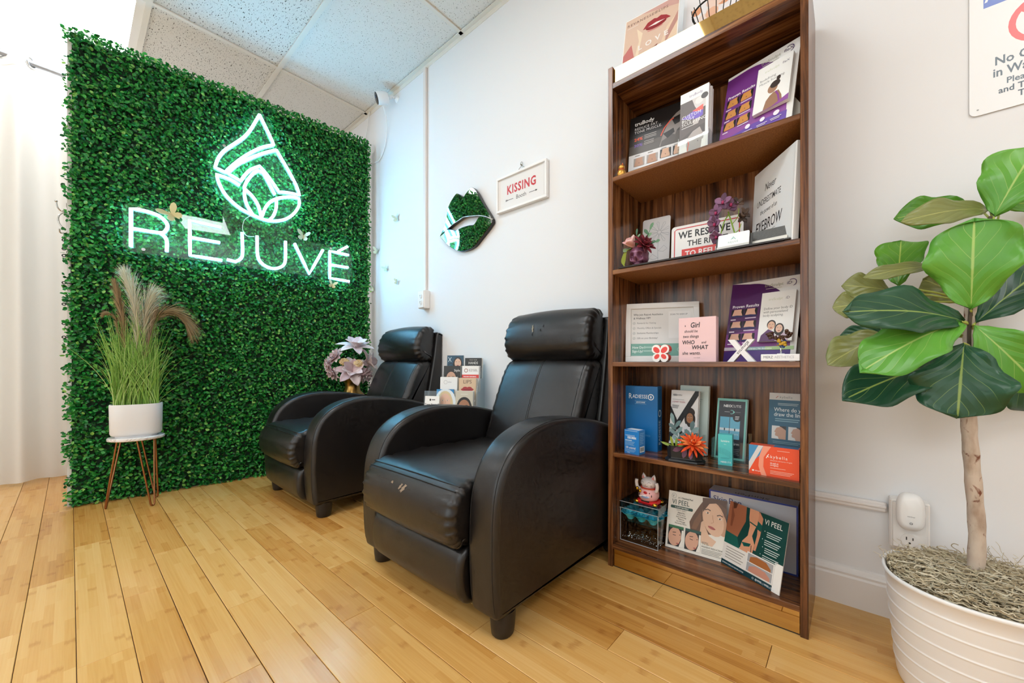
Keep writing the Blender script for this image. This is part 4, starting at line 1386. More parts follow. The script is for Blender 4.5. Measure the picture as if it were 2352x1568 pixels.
# curly dried moss
random.seed(5)
mb = MB()
cols = [M('#c4b699', .95), M('#b5a688', .95), M('#d0c4aa', .95), M('#a39273', .95)]
for i in range(1500):
    a = random.uniform(0, 2 * math.pi); rr = math.sqrt(random.random()) * .154
    x, y = rr * math.cos(a), rr * math.sin(a) * .88
    z = .248 + .030 * (1 - (rr / .154) ** 2) + random.uniform(-.004, .014)
    p = Vector((x, y, z)); d = random.uniform(0, 2 * math.pi); pts = [p]
    for s in range(6):
        d += random.uniform(-1.1, 1.1)
        p = p + Vector((math.cos(d), math.sin(d), random.uniform(-.45, .45))) * .0085
        q = math.hypot(p.x, p.y / .88)
        if q > .158: p = Vector((p.x * .158 / q, p.y * .158 / q, p.z))
        p.z = max(p.z, .243)
        pts.append(p)
    mb.use(random.choice(cols)).tube(catmull(pts, 2), .0011, 3, cap=False)
for (x, y, hh) in ((-.15, .02, .012), (-.145, .03, .02), (-.13, .05, .024), (-.10, .09, .03), (-.06, .11, .022), (-.02, .12, .026), (.05, .11, .045), (.07, .105, .05), (.10, .09, .03)):
    for q in range(5):
        p = Vector((x + random.uniform(-.012, .012), y + random.uniform(-.01, .01), .25)); pts = [p]
        for s in range(7):
            p = p + Vector((random.uniform(-.010, .008), random.uniform(-.006, .006), hh / 6 * random.uniform(.2, 1.6))); pts.append(p)
        mb.use(random.choice(cols)).tube(catmull(pts, 2), .0006, 3, cap=False)
o = mb.build('moss', None, fig, fixn=False); o['kind'] = 'stuff'
k = NT('fig_bark')
v = k.coords((22, 22, 9)); n1 = k.n('TexNoise', Scale=1.0, Detail=5.0); k.l(v, n1.inputs['Vector'])
v2 = k.coords((60, 60, 34)); n2 = k.n('TexNoise', Scale=1.0, Detail=4.0, Distortion=.8); k.l(v2, n2.inputs['Vector'])
r1 = k.ramp(n1.outputs['Fac'], [(.3, '#b99f8c'), (.5, '#c9b7a5'), (.7, '#8d6f58')])
r2 = k.ramp(n2.outputs['Fac'], [(.0, '#ffffff'), (.60, '#ffffff'), (.68, '#9c6650')])
mx = k.n('MixRGB', blend_type='MULTIPLY'); mx.inputs[0].default_value = 1
k.l(r1.outputs[0], mx.inputs[1]); k.l(r2.outputs[0], mx.inputs[2]); k.l(mx.outputs[0], k.b.inputs['Base Color'])
k.b.inputs['Roughness'].default_value = .8; k.bump(n1.outputs['Fac'], .5, .004)
pts = [(-.010, .008, .24), (-.006, .008, .36), (-.013, .008, .50), (-.019, .008, .62), (-.017, .008, .74), (-.014, .010, .86), (-.006, .012, .905)]
P_ = catmull(pts, 6)
MB().tube(P_, [.0150 - .0035 * i / len(P_) + .0008 * math.sin(i * 1.9) for i in range(len(P_))], 16).build('trunk', k.m, fig, smooth=True, angle=60)
MB().tube(catmull([(-.021, -.010, .76), (-.022, -.016, .82), (-.020, -.02, .87), (-.01, .0, .97), (.02, .04, 1.075)], 6), .0035, 8).build('shoot', M('#4f4232', .7), fig, smooth=True)

def leaf_mat(name, top, vein, low):
    k = NT(name)
    uv = k.n('UVMap'); sx = k.n('SeparateXYZ'); k.l(uv.outputs[0], sx.inputs[0])
    # |across| from the midrib
    ab = k.n('Math', operation='ABSOLUTE'); k.l(sx.outputs['Y'], ab.inputs[0])
    mid = k.ramp(ab.outputs[0], [(0.0, (1, 1, 1, 1)), (.018, (1, 1, 1, 1)), (.04, (0, 0, 0, 1))])
    # side veins sweep forward
    s1 = k.n('Math', operation='MULTIPLY_ADD'); s1.inputs[1].default_value = -.55
    k.l(ab.outputs[0], s1.inputs[0]); k.l(sx.outputs['X'], s1.inputs[2])
    s2 = k.n('Math', operation='MULTIPLY'); s2.inputs[1].default_value = 4.6; k.l(s1.outputs[0], s2.inputs[0])
    fr = k.n('Math', operation='FRACT'); k.l(s2.outputs[0], fr.inputs[0])
    sv = k.ramp(fr.outputs[0], [(0.0, (0, 0, 0, 1)), (.475, (0, 0, 0, 1)), (.5, (1, 1, 1, 1)), (.525, (0, 0, 0, 1))])
    fade = k.ramp(ab.outputs[0], [(0.0, (1, 1, 1, 1)), (.55, (.7, .7, .7, 1)), (.85, (0, 0, 0, 1))])
    ml = k.n('Math', operation='MULTIPLY'); k.l(sv.outputs[0], ml.inputs[0]); k.l(fade.outputs[0], ml.inputs[1])
    mxv = k.n('Math', operation='MAXIMUM'); k.l(mid.outputs[0], mxv.inputs[0]); k.l(ml.outputs[0], mxv.inputs[1])
    v = k.coords((7, 7, 7)); nn = k.n('TexNoise', Scale=1.0, Detail=2.0); k.l(v, nn.inputs['Vector'])
    rb = k.ramp(nn.outputs['Fac'], [(.3, low), (.65, top)])
    mx = k.n('MixRGB'); mx.inputs[2].default_value = lin(vein)
    mf = k.n('Math', operation='MULTIPLY'); mf.inputs[1].default_value = .6; k.l(mxv.outputs[0], mf.inputs[0])
    k.l(mf.outputs[0], mx.inputs[0]); k.l(rb.outputs[0], mx.inputs[1]); k.l(mx.outputs[0], k.b.inputs['Base Color'])
    k.b.inputs['Roughness'].default_value = .33
    cell = k.ramp(fr.outputs[0], [(0.0, (1, 1, 1, 1)), (.5, (0, 0, 0, 1)), (1, (1, 1, 1, 1))])
    k.bump(cell.outputs[0], .22, .004)
    tl = k.n('BsdfTranslucent'); k.l(mx.outputs[0], tl.inputs['Color'])
    ms = k.n('MixShader'); ms.inputs[0].default_value = .15
    k.l(k.b.outputs[0], ms.inputs[1]); k.l(tl.outputs[0], ms.inputs[2]); k.l(ms.outputs[0], k.out.inputs['Surface'])
    return k.m
LM = dict(bright=leaf_mat('fig_leaf_bright', '#6fb13f', '#cfe084', '#4c9330'), mid=leaf_mat('fig_leaf_mid', '#5e9a26', '#c3cf62', '#437c1c'),
          olive=leaf_mat('fig_leaf_underside', '#8a8f52', '#c9c873', '#74793f'), dark=leaf_mat('fig_leaf_dark', '#2b5a3a', '#b9d069', '#1d4630'))
def fig_leaf(base, tip, wid, kind, seed, face=None, curl=.10):
    random.seed(seed)
    b, tp = Vector(base), Vector(tip)
    d = tp - b; L = d.length; d.normalize()
    view = (Vector((0, 0, .743)) - b).normalized() if face is None else Vector(face)
    nrm = (view + Vector((0, 0, .35)))
    nrm = (nrm - d * nrm.dot(d)).normalized(); w = d.cross(nrm)
    nu, nv = 22, 10
    ph = random.uniform(0, 6)
    vs, fs, uvs = [], [], []
    for i in range(nu + 1):
        u = 1 - (1 - i / nu) ** 2 if i > nu * .3 else i / nu * (1 - .7 ** 2) / .3
        # fiddle outline: narrow at the stalk, waisted, broad lobe at the tip
        if u > .64:
            ww = math.sqrt(max(0.0, 1 - ((u - .64) / .36) ** 2.3))
        else:
            q = u / .64
            ww = (.10 + .34 * min(1, q * 2.6) ** .6 + .56 * (q * q * (3 - 2 * q))) * min(1, u / .04)
        ww *= wid / 2 * (1 + .075 * math.sin(u * 15 + ph))
        for j in range(nv + 1):
            s = j / nv * 2 - 1
            wave = .07 * wid * math.sin(u * 13 + ph + (2 if s > 0 else 0)) * abs(s) ** 2
            p = b + d * (L * u - .06 * L * s * s * (u - .3)) + w * (ww * s) + nrm * (curl * L * (math.sin(math.pi * u * .9) - u * .6) + .16 * ww * abs(s) ** 1.5 + wave)
            vs.append(p); uvs.append((u, s))
    for i in range(nu):
        for j in range(nv):
            a = i * (nv + 1) + j
            fs.append((a, a + 1, a + nv + 2, a + nv + 1))
    me = bpy.data.meshes.new('leaf'); me.from_pydata([tuple(v - Vector((FX, FY, 0))) for v in vs], [], fs)
    uvl = me.uv_layers.new(name='UVMap')
    for lp in me.loops:
        uvl.data[lp.index].uv = uvs[lp.vertex_index]
    me.materials.append(LM[kind]); me.polygons.foreach_set('use_smooth', [True] * len(me.polygons))
    o = bpy.data.objects.new('leaf', me); COL.objects.link(o); o.parent = fig
    so = o.modifiers.new('thick', 'SOLIDIFY'); so.thickness = .0012
    return o
FIG = [
 ((0.255, 1.291, 1.076), (0.323, 1.306, 1.225), 0.130, "bright"), ((0.254, 1.404, 1.131), (0.09, 1.34, 1.128), 0.084, "mid"),
 ((0.255, 1.316, 1.100), (0.093, 1.165, 1.069), 0.062, "olive"), ((0.204, 1.2, 0.859), (0.205, 1.176, 1.051), 0.148, "bright"),
 ((0.089, 1.237, 0.931), (0.102, 1.324, 1.066), 0.098, "mid"), ((0.159, 1.267, 0.974), (0.023, 1.16, 0.949), 0.036, "olive"),
 ((0.195, 1.206, 0.836), (-0.009, 1.008, 0.856), 0.104, "dark"), ((0.083, 1.296, 0.929), (-0.019, 1.254, 0.95), 0.068, "olive"),
 ((0.039, 1.262, 0.894), (-0.039, 1.239, 0.892), 0.068, "olive"), ((0.189, 1.189, 0.834), (0.016, 1.003, 0.73), 0.112, "bright"),
 ((0.071, 1.236, 0.818), (-0.045, 1.145, 0.742), 0.086, "olive"), ((0.179, 1.257, 0.748), (-0.014, 1.081, 0.664), 0.116, "dark"),
 ((0.188, 1.163, 0.786), (0.172, 1.124, 0.631), 0.150, "dark"), ((0.209, 1.204, 0.828), (0.31, 1.22, 0.685), 0.114, "bright"),
 ((0.217, 1.236, 0.833), (0.345, 1.311, 0.964), 0.110, "dark"), ((0.265, 1.36, 0.925), (0.390, 1.46, 1.055), 0.105, "olive"),
 ((0.232, 1.387, 0.901), (0.149, 1.386, 0.967), 0.090, "olive"), ((0.288, 1.40, 1.131), (0.380, 1.46, 1.128), 0.067, "mid"),
 ((0.279, 1.386, 0.78), (0.379, 1.45, 0.627), 0.116, "dark"), ((0.082, 1.27, 0.814), (-0.022, 1.226, 0.818), 0.047, "dark"),
 ((0.248, 1.355, 0.758), (0.300, 1.44, 0.645), 0.120, "mid")]
for i, (b, tp, wd, kd) in enumerate(FIG):
    fig_leaf(b, tp, wd, kd, 40 + i)
    ax = Vector((FX - .016, FY + .004, 0))
    bz = b[2] - .012 if b[2] < .9 else max(.86, b[2] - .05)
    st = Vector((.214, 1.25, min(bz, 1.06)))
    if b[2] > .92: st = Vector((.214 + (b[2] - .9) * .2, 1.25 + (b[2] - .9) * .2, min(bz, 1.05)))
    pb = Vector(b)
    MB().tube([tuple(st - Vector((FX, FY, 0))), tuple((st + pb) / 2 - Vector((FX, FY, -.004))), tuple(pb - Vector((FX, FY, 0)))], .0022, 6).build('leaf_stalk', M('#a9b04e', .5), fig, smooth=True)
# ================================================================== THINGS ON THE LONG WALL
MIRROR = M('#e9eef0', .02, 1.0)
LU = [(-2.081, 1.56), (-2.02, 1.627), (-1.986, 1.723), (-1.919, 1.778), (-1.887, 1.779), (-1.839, 1.748), (-1.815, 1.76), (-1.762, 1.781), (-1.717, 1.747), (-1.667, 1.671), (-1.617, 1.601), (-1.587, 1.556)]
LMU = [(-1.587, 1.554), (-1.645, 1.584), (-1.696, 1.601), (-1.762, 1.614), (-1.839, 1.626), (-1.936, 1.607), (-1.994, 1.589)]
LML = [(-1.994, 1.587), (-1.919, 1.565), (-1.855, 1.569), (-1.792, 1.567), (-1.747, 1.563), (-1.696, 1.597), (-1.645, 1.58), (-1.587, 1.554)]
LL = [(-1.587, 1.554), (-1.597, 1.53), (-1.688, 1.469), (-1.762, 1.43), (-1.871, 1.427), (-1.969, 1.469), (-2.073, 1.548)]
lips = thing('lips_mirror', 'lip-shaped wall mirror with black edge reflecting the green hedge', 'mirror', (-1.83, YW - .004, 1.60), 0, -1.8)
def curve2(pts, n=6):
    return [(p.x, p.y) for p in catmull([(a + 1.83, b - 1.60) for a, b in pts], n)]
def mirror_lip(name, A, B):
    poly = A + B
    # drop duplicates
    out = []
    for p in poly:
        if not out or (Vector(p) - Vector(out[-1])).length > 5e-4:
            out.append(p)
    if (Vector(out[0]) - Vector(out[-1])).length < 5e-4: out.pop()
    cx = sum(p[0] for p in out) / len(out); cz = sum(p[1] for p in out) / len(out)
    MB().prism(out, -.022, -.004).build('edge', M('#121110', .3), lips)
    inn = []
    n = len(out)
    area = sum(out[i][0] * out[(i + 1) % n][1] - out[(i + 1) % n][0] * out[i][1] for i in range(n))
    sg = 1 if area > 0 else -1
    for i in range(n):
        t_ = Vector((out[(i + 1) % n][0] - out[i - 1][0], out[(i + 1) % n][1] - out[i - 1][1])).normalized()
        nn = Vector((t_.y, -t_.x)) * sg
        inn.append((out[i][0] - nn.x * .0032, out[i][1] - nn.y * .0032))
    mb = MB()
    mb.prism(inn, -.025, -.0221)
    mb.build(name, MIRROR, lips)
top = curve2(LU); midu = curve2(LMU)
mirror_lip('upper_lip', top, midu + curve2([LMU[-1], (-2.04, 1.575), LU[0]], 4))
low = curve2(LL); midl = curve2([LU[0], (-2.04, 1.572)] + LML)
mirror_lip('lower_lip', midl, low)
# thin bevel line between the lips at each corner reads as polished edge
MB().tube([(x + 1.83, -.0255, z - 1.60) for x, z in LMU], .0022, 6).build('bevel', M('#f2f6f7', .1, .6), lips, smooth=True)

ks = thing('framed_sign', 'white framed KISSING Booth sign hanging from a wire loop', 'sign', (-1.380, YW - .002, 1.578))
W_, H_ = .362, .193
FR = M('#f1efed', .35)
for x0, z0, x1, z1 in ((-W_ / 2, 0, W_ / 2, .012), (-W_ / 2, H_ - .012, W_ / 2, H_), (-W_ / 2, .012, -W_ / 2 + .012, H_ - .012), (W_ / 2 - .012, .012, W_ / 2, H_ - .012)):
    MB().bbox(x0, -.022, z0, x1, 0, z1, .0015).build('frame', FR, ks)
MB().box(-W_ / 2 + .012, -.012, .012, W_ / 2 - .012, -.008, H_ - .012).build('card', M('#e6e2df', .5), ks)
P = Print(W_ - .024, H_ - .024, -.012, z0=.012)
P.rect(.03, .06, .035, .94, '#d5d0cc'); P.rect(.965, .06, .97, .94, '#d5d0cc')
P.text('KISSING', .5, .46, .27, '#c8363e', 'CENTER', sx=.82, space=1.12, bold=.03)
P.text('Booth', .5, .22, .13, '#4a4646', 'CENTER', sx=.95)
P.line([(.16, .27), (.33, .27)], .016, '#4a4646'); P.line([(.67, .27), (.80, .27)], .016, '#4a4646'); P.poly([(.80, .30), (.84, .27), (.80, .24)], '#2c2929')
for q in (.16, .175, .19): P.line([(q, .30), (q + .015, .27), (q, .24)], .012, '#4a4646')
P.build(ks)
WIRE = M('#8d8577', .35, .8)
MB().tube(catmull([(-.03, -.008, H_), (-.018, -.008, H_ + .012), (0, -.008, H_ + .022), (.018, -.008, H_ + .012), (.03, -.008, H_)], 5), .0012, 6).build('hanging_wire', WIRE, ks, smooth=True)
mb = MB(); mb.tube([(.0 + .007 * math.cos(a), -.008, H_ + .034 + .010 * math.sin(a)) for a in np.linspace(0, 2 * math.pi, 14)[:-1]], .0013, 6, closed=True)
mb.build('wire_loop', WIRE, ks, smooth=True)
o = MB().lathe([(.0035, 0), (.004, .002), (.0012, .003), (.0012, .012)], 10).build('nail', M('#7a6a50', .3, .9), ks, smooth=True, angle=40); o.location = (0, -.014, H_ + .028); o.rotation_euler = (R(-90), 0, 0)

# security camera and its cables
scam = thing('security_camera', 'white round security camera with black face under the ceiling', 'camera', (-2.69, 1.39, 2.672))
CW = M('#f2f2f3', .3)
d = Vector((-.30, -.75, -.30)).normalized()
q = d.to_track_quat('Z', 'Y')
mb = MB(); mb.lathe([(.018, -.050), (.034, -.047), (.041, -.036), (.043, .0), (.043, .028), (.040, .033)], 32)
o = mb.build('housing', CW, scam, smooth=True, angle=50); o.rotation_mode = 'QUATERNION'; o.rotation_quaternion = q
mb = MB(); mb.lathe([(.0395, .030), (.0395, .0335), (.037, .035), (.001, .036)], 32)
o = mb.build('black_face', M('#0c0d10', .15), scam, smooth=True, angle=40); o.rotation_mode = 'QUATERNION'; o.rotation_quaternion = q
mb = MB(); mb.lathe([(.010, .0362), (.010, .037), (.004, .0372)], 20)
o = mb.build('lens', M('#1d4f7d', .05, .3), scam, smooth=True); o.rotation_mode = 'QUATERNION'; o.rotation_quaternion = q; o.location = q @ Vector((0, .012, 0))
back = -d * .05
MB().tube([tuple(back), tuple(back + Vector((.02, .02, .012))), (.052, .075, .022)], [.008, .008, .006], 10).build('arm', CW, scam, smooth=True)
MB().ell(tuple(back + Vector((.012, .012, .006))), .013, .013, .013, 14, 10).build('ball_joint', CW, scam, smooth=True)
o = MB().lathe([(.024, 0), (.024, .004), (.018, .009), (.010, .018)], 24).build('wall_mount', CW, scam, smooth=True, angle=40); o.location = (.05, YW - 1.39, .022); o.rotation_euler = (R(90), 0, 0)
cb = MB().tube(catmull([(-2.70, 1.41, 2.625), (-2.745, 1.46, 2.56), (-2.785, 1.476, 2.44), (-2.84, 1.478, 2.36), (-2.91, 1.478, 2.325), (-3.02, 1.47, 2.335), (-3.10, 1.45, 2.33)], 8), .0034, 8).build('cable', M('#eeeeec', .4), None, smooth=True)
tag(cb, 'thin white cable drooping from the security camera to the hedge top', 'cable')
cb = MB().tube(catmull([(-3.045, 1.478, 2.765), (-3.055, 1.474, 2.72), (-3.10, 1.472, 2.55), (-3.13, 1.466, 2.40), (-3.14, 1.455, 2.30)], 8), .0036, 8).build('cable', M('#eeeeec', .4), None, smooth=True)
tag(cb, 'straight white cable from the ceiling corner down behind the hedge', 'cable')

# printed metal sign at the picture edge
sg = thing('wall_sign', 'white rounded metal sign asking for no cell phones', 'sign', (.376, YW - .003, 1.400))
SW, SH = .254, .372
def rrect(w, h, r, n=6):
    out = []
    for cx, cz, a0 in ((w / 2 - r, r, -90), (w / 2 - r, h - r, 0), (-w / 2 + r, h - r, 90), (-w / 2 + r, r, 180)):
        for i in range(n + 1):
            a = R(a0 + 90 * i / n); out.append((cx + r * math.cos(a), cz + r * math.sin(a)))
    return out
MB().prism(rrect(SW, SH, .014), -.0012, 0).build('plate', M('#f2f3f4', .35), sg)
P = Print(SW, SH, -.0012)
P.rect(.10, .745, .90, .92, '#7d92d6'); P.text('ATTENTION', .5, .785, .085, '#f4f5f8', 'CENTER', sx=.78, bold=.02)
P.build(sg, 'banner')
P = Print(SW, SH, -.0012)
P.ring(.5, .555, .158, .034, '#fb7f82'); P.line([(.36, .65), (.64, .46)], .034, '#fb7f82')
P.rect(.45, .48, .55, .63, '#3d4b5c')
P.build(sg, 'prohibition_symbol')
P = Print(SW, SH, -.0012)
P.text('No Cell Phones', .5, .318, .058, '#76838f', 'CENTER', sx=.83, bold=.02); P.text('in Waiting Room', .5, .238, .058, '#76838f', 'CENTER', sx=.80, bold=.02)
P.text('Please Step Out', .5, .172, .040, '#76838f', 'CENTER', sx=.9, bold=.02); P.text('and Take Your Call', .5, .115, .040, '#66737f', 'CENTER', sx=.9, bold=.02); P.text('Thank You', .5, .062, .040, '#66737f', 'CENTER', sx=.9, bold=.02)
P.ell(.06, .04, .006, .006, '#a8aaab'); P.ell(.94, .04, .006, .006, '#a8aaab')
P.build(sg, 'lettering')
# ================================================================== BOOKCASE
BX0, BX1, BY0, BY1 = -.7075, -.0905, 1.222, 1.466
CXB = (BX0 + BX1) / 2
bc = thing('bookcase', 'tall walnut bookcase with five open shelves and gold mirror trim', 'bookcase', (CXB, BY0, 0))
hw = (BX1 - BX0) / 2
SH_Z = [.082, .418, .749, 1.085, 1.425]
TH = .0155
for s in (-1, 1):
    a, b = sorted((s * hw, s * (hw - .019)))
    side = MB().bbox(a, 0, 0, b, BY1 - BY0, 1.831, .001).build('side_panel', WALNUT_Z, bc)
# the outer side is bare glossy walnut that mirrors the white wall
MB().box(-hw + .019, .236, .02, hw - .019, .2365 + .006, 1.80).build('back_panel', WALNUT_Z, bc)
k = NT('raw_shelf_underside')
v = k.coords((220, 220, 220)); n1 = k.n('TexNoise', Scale=1.0, Detail=2.0); k.l(v, n1.inputs['Vector'])
r = k.ramp(n1.outputs['Fac'], [(.3, '#84552c'), (.7, '#a6713e')]); k.l(r.outputs[0], k.b.inputs['Base Color']); k.b.inputs['Roughness'].default_value = .7
RAW = k.m
for i, z in enumerate(SH_Z):
    sh = MB().bbox(-hw + .0192, 0, z - TH, hw - .0192, .2355, z, .001).build('shelf', WALNUT_X, bc)
    if i in (2, 3, 4):
        MB().box(-hw + .0195, .002, z - TH - .0006, hw - .0195, .2355, z - TH - .0001).build('raw_underside', RAW, sh)
tp = MB().bbox(-hw + .0192, 0, 1.749, hw - .0192, .236, 1.769, .001).build('top_panel', WALNUT_X, bc)
MB().bbox(-hw + .0192, .014, 1.769, hw - .0192, .030, 1.829, .001).build('top_rail', WALNUT_X, bc)
MB().box(-hw + .0192, .20, 1.812, hw - .0192, .236, 1.8295).build('top_rail', WALNUT_X, bc)
MB().bbox(-hw + .0192, .03, 1.812, hw - .0192, .20, 1.8295, .001).build('top_board', WALNUT_X, bc)
GMIR = M('#d9b979', .04, 1.0)
BMIR = M('#d3b071', .05, 1.0)
MB().box(-hw + .021, .0105, 1.7705, hw - .021, .0138, 1.8295).build('gold_mirror_strip', GMIR, bc)
MB().bbox(-hw + .0192, .012, 0, hw - .0192, .026, .0655, .001).build('kick_board', WALNUT_X, bc)
MB().box(-hw + .021, .0075, .003, hw - .021, .0118, .0645).build('gold_mirror_strip', BMIR, bc)
for z0, z1 in ((.0, .003), (.0645, .0665)):
    MB().box(-hw + .0195, .007, z0, hw - .0195, .012, z1).build('mirror_edge', M('#2b2117', .5), bc)

def card(name, label, cat, x, y, z, yaw, tilt, w, h, th=.003, col='#f2f0ec', group=None, round_=0):
    t = thing(name, label, cat, (x, y, z + abs(math.sin(R(tilt))) * 0 + .0005), yaw, tilt, group)
    if round_:
        MB().prism(rrect(w, h, round_), 0, th).build('board', M(col, .4), t)
    else:
        MB().box(-w / 2, 0, 0, w / 2, th, h).build('board', M(col, .4), t)
    return t, Print(w, h, 0)
def belly(P, u0, v0, u1, v1, skin, bgc='#161210', jeans=None):
    """a before/after midriff picture"""
    P.rect(u0, v0, u1, v1, bgc)
    w, h = u1 - u0, v1 - v0
    P.poly([(u0 + .22 * w, v1), (u0 + .16 * w, v1 - .35 * h), (u0 + .08 * w, v1 - .75 * h), (u0 + .1 * w, v0), (u0 + .9 * w, v0), (u0 + .9 * w, v1 - .75 * h), (u0 + .8 * w, v1 - .35 * h), (u0 + .82 * w, v1)], skin)
    if jeans: P.poly([(u0, v0), (u1, v0), (u1, v0 + .18 * h), (u0 + .5 * w, v0 + .26 * h), (u0, v0 + .22 * h)], jeans)
    else: P.ell(u0 + .5 * w, v0 + .35 * h, .006, .008, '#7d5540')

# ---------------------------------------------------------------- on top of the bookcase
ZT = 1.8295
t, P = card('lip_poster', 'pink and tan lip poster standing on top of the bookcase', 'poster', -.585, 1.292, ZT, 4, 12, .21, .252, .003)
P.rect(.015, 0, .985, .985, '#dcbda8'); P.poly([(.015, 0), (.30, 0), (.16, .5), (.015, .35)], '#c4736f'); P.poly([(.20, 0), (.28, 0), (.36, .62), (.24, .75), (.30, .5)], '#ecd6bb')
P.poly([(.45, 0), (.985, 0), (.985, .7), (.80, .52), (.70, .25)], '#e7cbb0'); P.poly([(.78, .22), (.985, .55), (.985, .72), (.80, .40)], '#c08f84'); P.poly([(.30, .985), (.985, .985), (.985, .83)], '#d0a39a')
P.text('REVANESSE®LIPS', .045, .86, .045, '#6d4a42', sx=1.05, space=1.28); P.lines(.05, .82, .26, 1, .04, .008, '#f2e6dd')
P.ell(.60, .66, .155, .058, '#8f1f2b', 0); P.poly([(.36, .67), (.44, .76), (.56, .785), (.61, .765), (.68, .785), (.78, .74), (.86, .67)], '#a02834'); P.poly([(.45, .675), (.60, .70), (.76, .68), (.60, .66)], '#f0e4de'); P.line([(.45, .60), (.60, .585), (.72, .60)], .012, '#d9757c')
P.poly([(.32, .20), (.50, .24), (.66, .30), (.62, .20), (.46, .14)], '#7d3d41')
P.text('L O V E', .30, .33, .085, '#f4ece6', sx=1.0, bold=.03, rot=6, space=1.15); P.text('YOUR', .26, .15, .085, '#f4ece6', sx=1.0, bold=.03, rot=6, space=1.4)
P.build(t)
t = thing('framed_print', 'framed peach watercolour print leaning behind the wire basket', 'picture', (-.385, 1.352, ZT), 3, 12)
MB().bbox(-.10, 0, 0, .10, .012, .27, .002).build('frame', M('#f0eff1', .35), t)
P = Print(.176, .246, -.0004, z0=.012); P.rect(0, 0, 1, 1, '#eee9ea')
random.seed(3)
for i in range(12):
    P.ell(random.uniform(.2, .85), random.uniform(.1, .8), random.uniform(.05, .13), random.uniform(.06, .14), random.choice(['#e8b79a', '#d98f63', '#f0d3c4', '#e2a27c', '#efdcd2']), random.uniform(0, 90))
P.build(t)
wb = thing('wire_basket', 'round black wire basket on top of the bookcase', 'basket', (-.345, 1.292, ZT))
BLK = M('#15120f', .45, .3)
mb = MB(); mb.tube([(.075 * math.cos(a), .052 * math.sin(a), .066) for a in np.linspace(0, 2 * math.pi, 33)[:-1]], .0025, 6, closed=True); mb.build('rim', BLK, wb, smooth=True)
mb = MB(); mb.tube([(.055 * math.cos(a), .040 * math.sin(a), .004) for a in np.linspace(0, 2 * math.pi, 33)[:-1]], .0022, 6, closed=True); mb.build('base_ring', BLK, wb, smooth=True)
for k_ in range(18):
    a = 2 * math.pi * k_ / 18
    e = random.uniform(.005, .02)
    MB().tube([(.055 * math.cos(a), .040 * math.sin(a), .004), (.075 * math.cos(a), .052 * math.sin(a), .066), (.079 * math.cos(a), .055 * math.sin(a), .066 + e)], .0014, 5).build('wire', BLK, wb, smooth=True)

# ---------------------------------------------------------------- shelf one (highest)
Z1 = 1.425
g = thing('gold_cat_figurine', 'tiny gold beckoning cat figurine in the upper shelf corner', 'figurine', (-.664, 1.245, Z1), 150)
GC = M('#d9a24a', .28, .6)
MB().lathe([(.012, 0), (.0155, .004), (.0165, .014), (.0135, .024), (.009, .028)], 20).build('body', GC, g, smooth=True)
MB().ell((0, 0, .036), .0125, .0115, .0105).build('head', GC, g, smooth=True)
for s in (-1, 1):
    o = MB().lathe([(.0045, 0), (.0005, .009)], 8).build('ear', M('#c4673a', .4, .3), g, smooth=True); o.location = (s * .007, 0, .043)
MB().tube([(.012, -.004, .020), (.015, -.007, .034), (.0145, -.009, .046)], [.004, .004, .0045], 8).build('raised_paw', GC, g, smooth=True)
mb = MB(); mb.tube([(.0105 * math.cos(a), .0105 * math.sin(a), .027) for a in np.linspace(0, 2 * math.pi, 17)[:-1]], .0018, 6, closed=True); mb.build('collar', M('#c23a2a', .5), g, smooth=True)

t, P = card('sign_holder', 'black and white body treatment poster in a clear stand, upper shelf', 'poster', -.575, 1.335, Z1, 6, 7, .212, .281, .003, '#efeff0')
P.rect(0, .44, 1, 1, '#191616'); P.poly([(0, .44), (1, .44), (1, .62), (0, .58)], '#5b554f'); P.poly([(0, .57), (1, .61), (1, .72), (0, .68)], '#3a3532')
P.poly([(.56, .45), (.62, .62), (.72, .78), (.84, .86), (1, .92), (1, .70), (.86, .62), (.78, .45)], '#8d8682'); P.poly([(.60, .52), (.78, .58), (.86, .55), (.80, .45), (.58, .45)], '#5e5855'); P.poly([(.62, .62), (.80, .66), (.82, .60), (.70, .54)], '#1d1a19'); P.poly([(.76, .80), (1, .84), (1, .74), (.82, .70)], '#161414')
P.line([(.58, .60), (.64, .70), (.74, .78), (.80, .80)], .014, '#e8502e')
P.text('truBody', .09, .86, .055, '#f4f4f4', bold=.02, sx=1.05); P.text('REDUCE FAT.', .09, .795, .036, '#efefef', space=1.1); P.text('TONE MUSCLE.', .09, .745, .036, '#efefef', space=1.1)
P.text('24%', .09, .635, .042, '#ea5b35', sx=1.2, bold=.03); P.text('30%', .09, .545, .042, '#7f5fb4', sx=1.2, bold=.03)
for v in (.68, .655, .635): P.rect(.28, v, .50, v + .008, '#b9b4b0')
for v in (.59, .565, .545): P.rect(.28, v, .46, v + .008, '#b9b4b0')
for i, (u, sk) in enumerate(((.10, '#c08f70'), (.34, '#b98868'))): P.rect(u, .26, u + .20, .38, '#a68a78'); belly(P, u, .26, u + .20, .38, sk, '#a79c94')
for i, u in enumerate((.58, .80)): belly(P, u, .28, u + .19, .40, '#d9ac8c')
for u in (.12, .36, .60, .82): P.rect(u, .41, u + .09, .417, '#8f8b88')
for v in (.22, .20, .18, .15): P.rect(.10, v, .9, v + .006, '#c9c6c4')
P.rect(0, .07, .45, .115, '#8b8078'); P.rect(.45, .07, 1, .115, '#6a4a9c')
P.build(t)
MB().box(-.112, .0035, 0, .112, .006, .287).build('clear_back', ACRYLIC, t)
MB().box(-.112, -.03, 0, .112, .0, .0015).build('clear_foot', ACRYLIC, t)

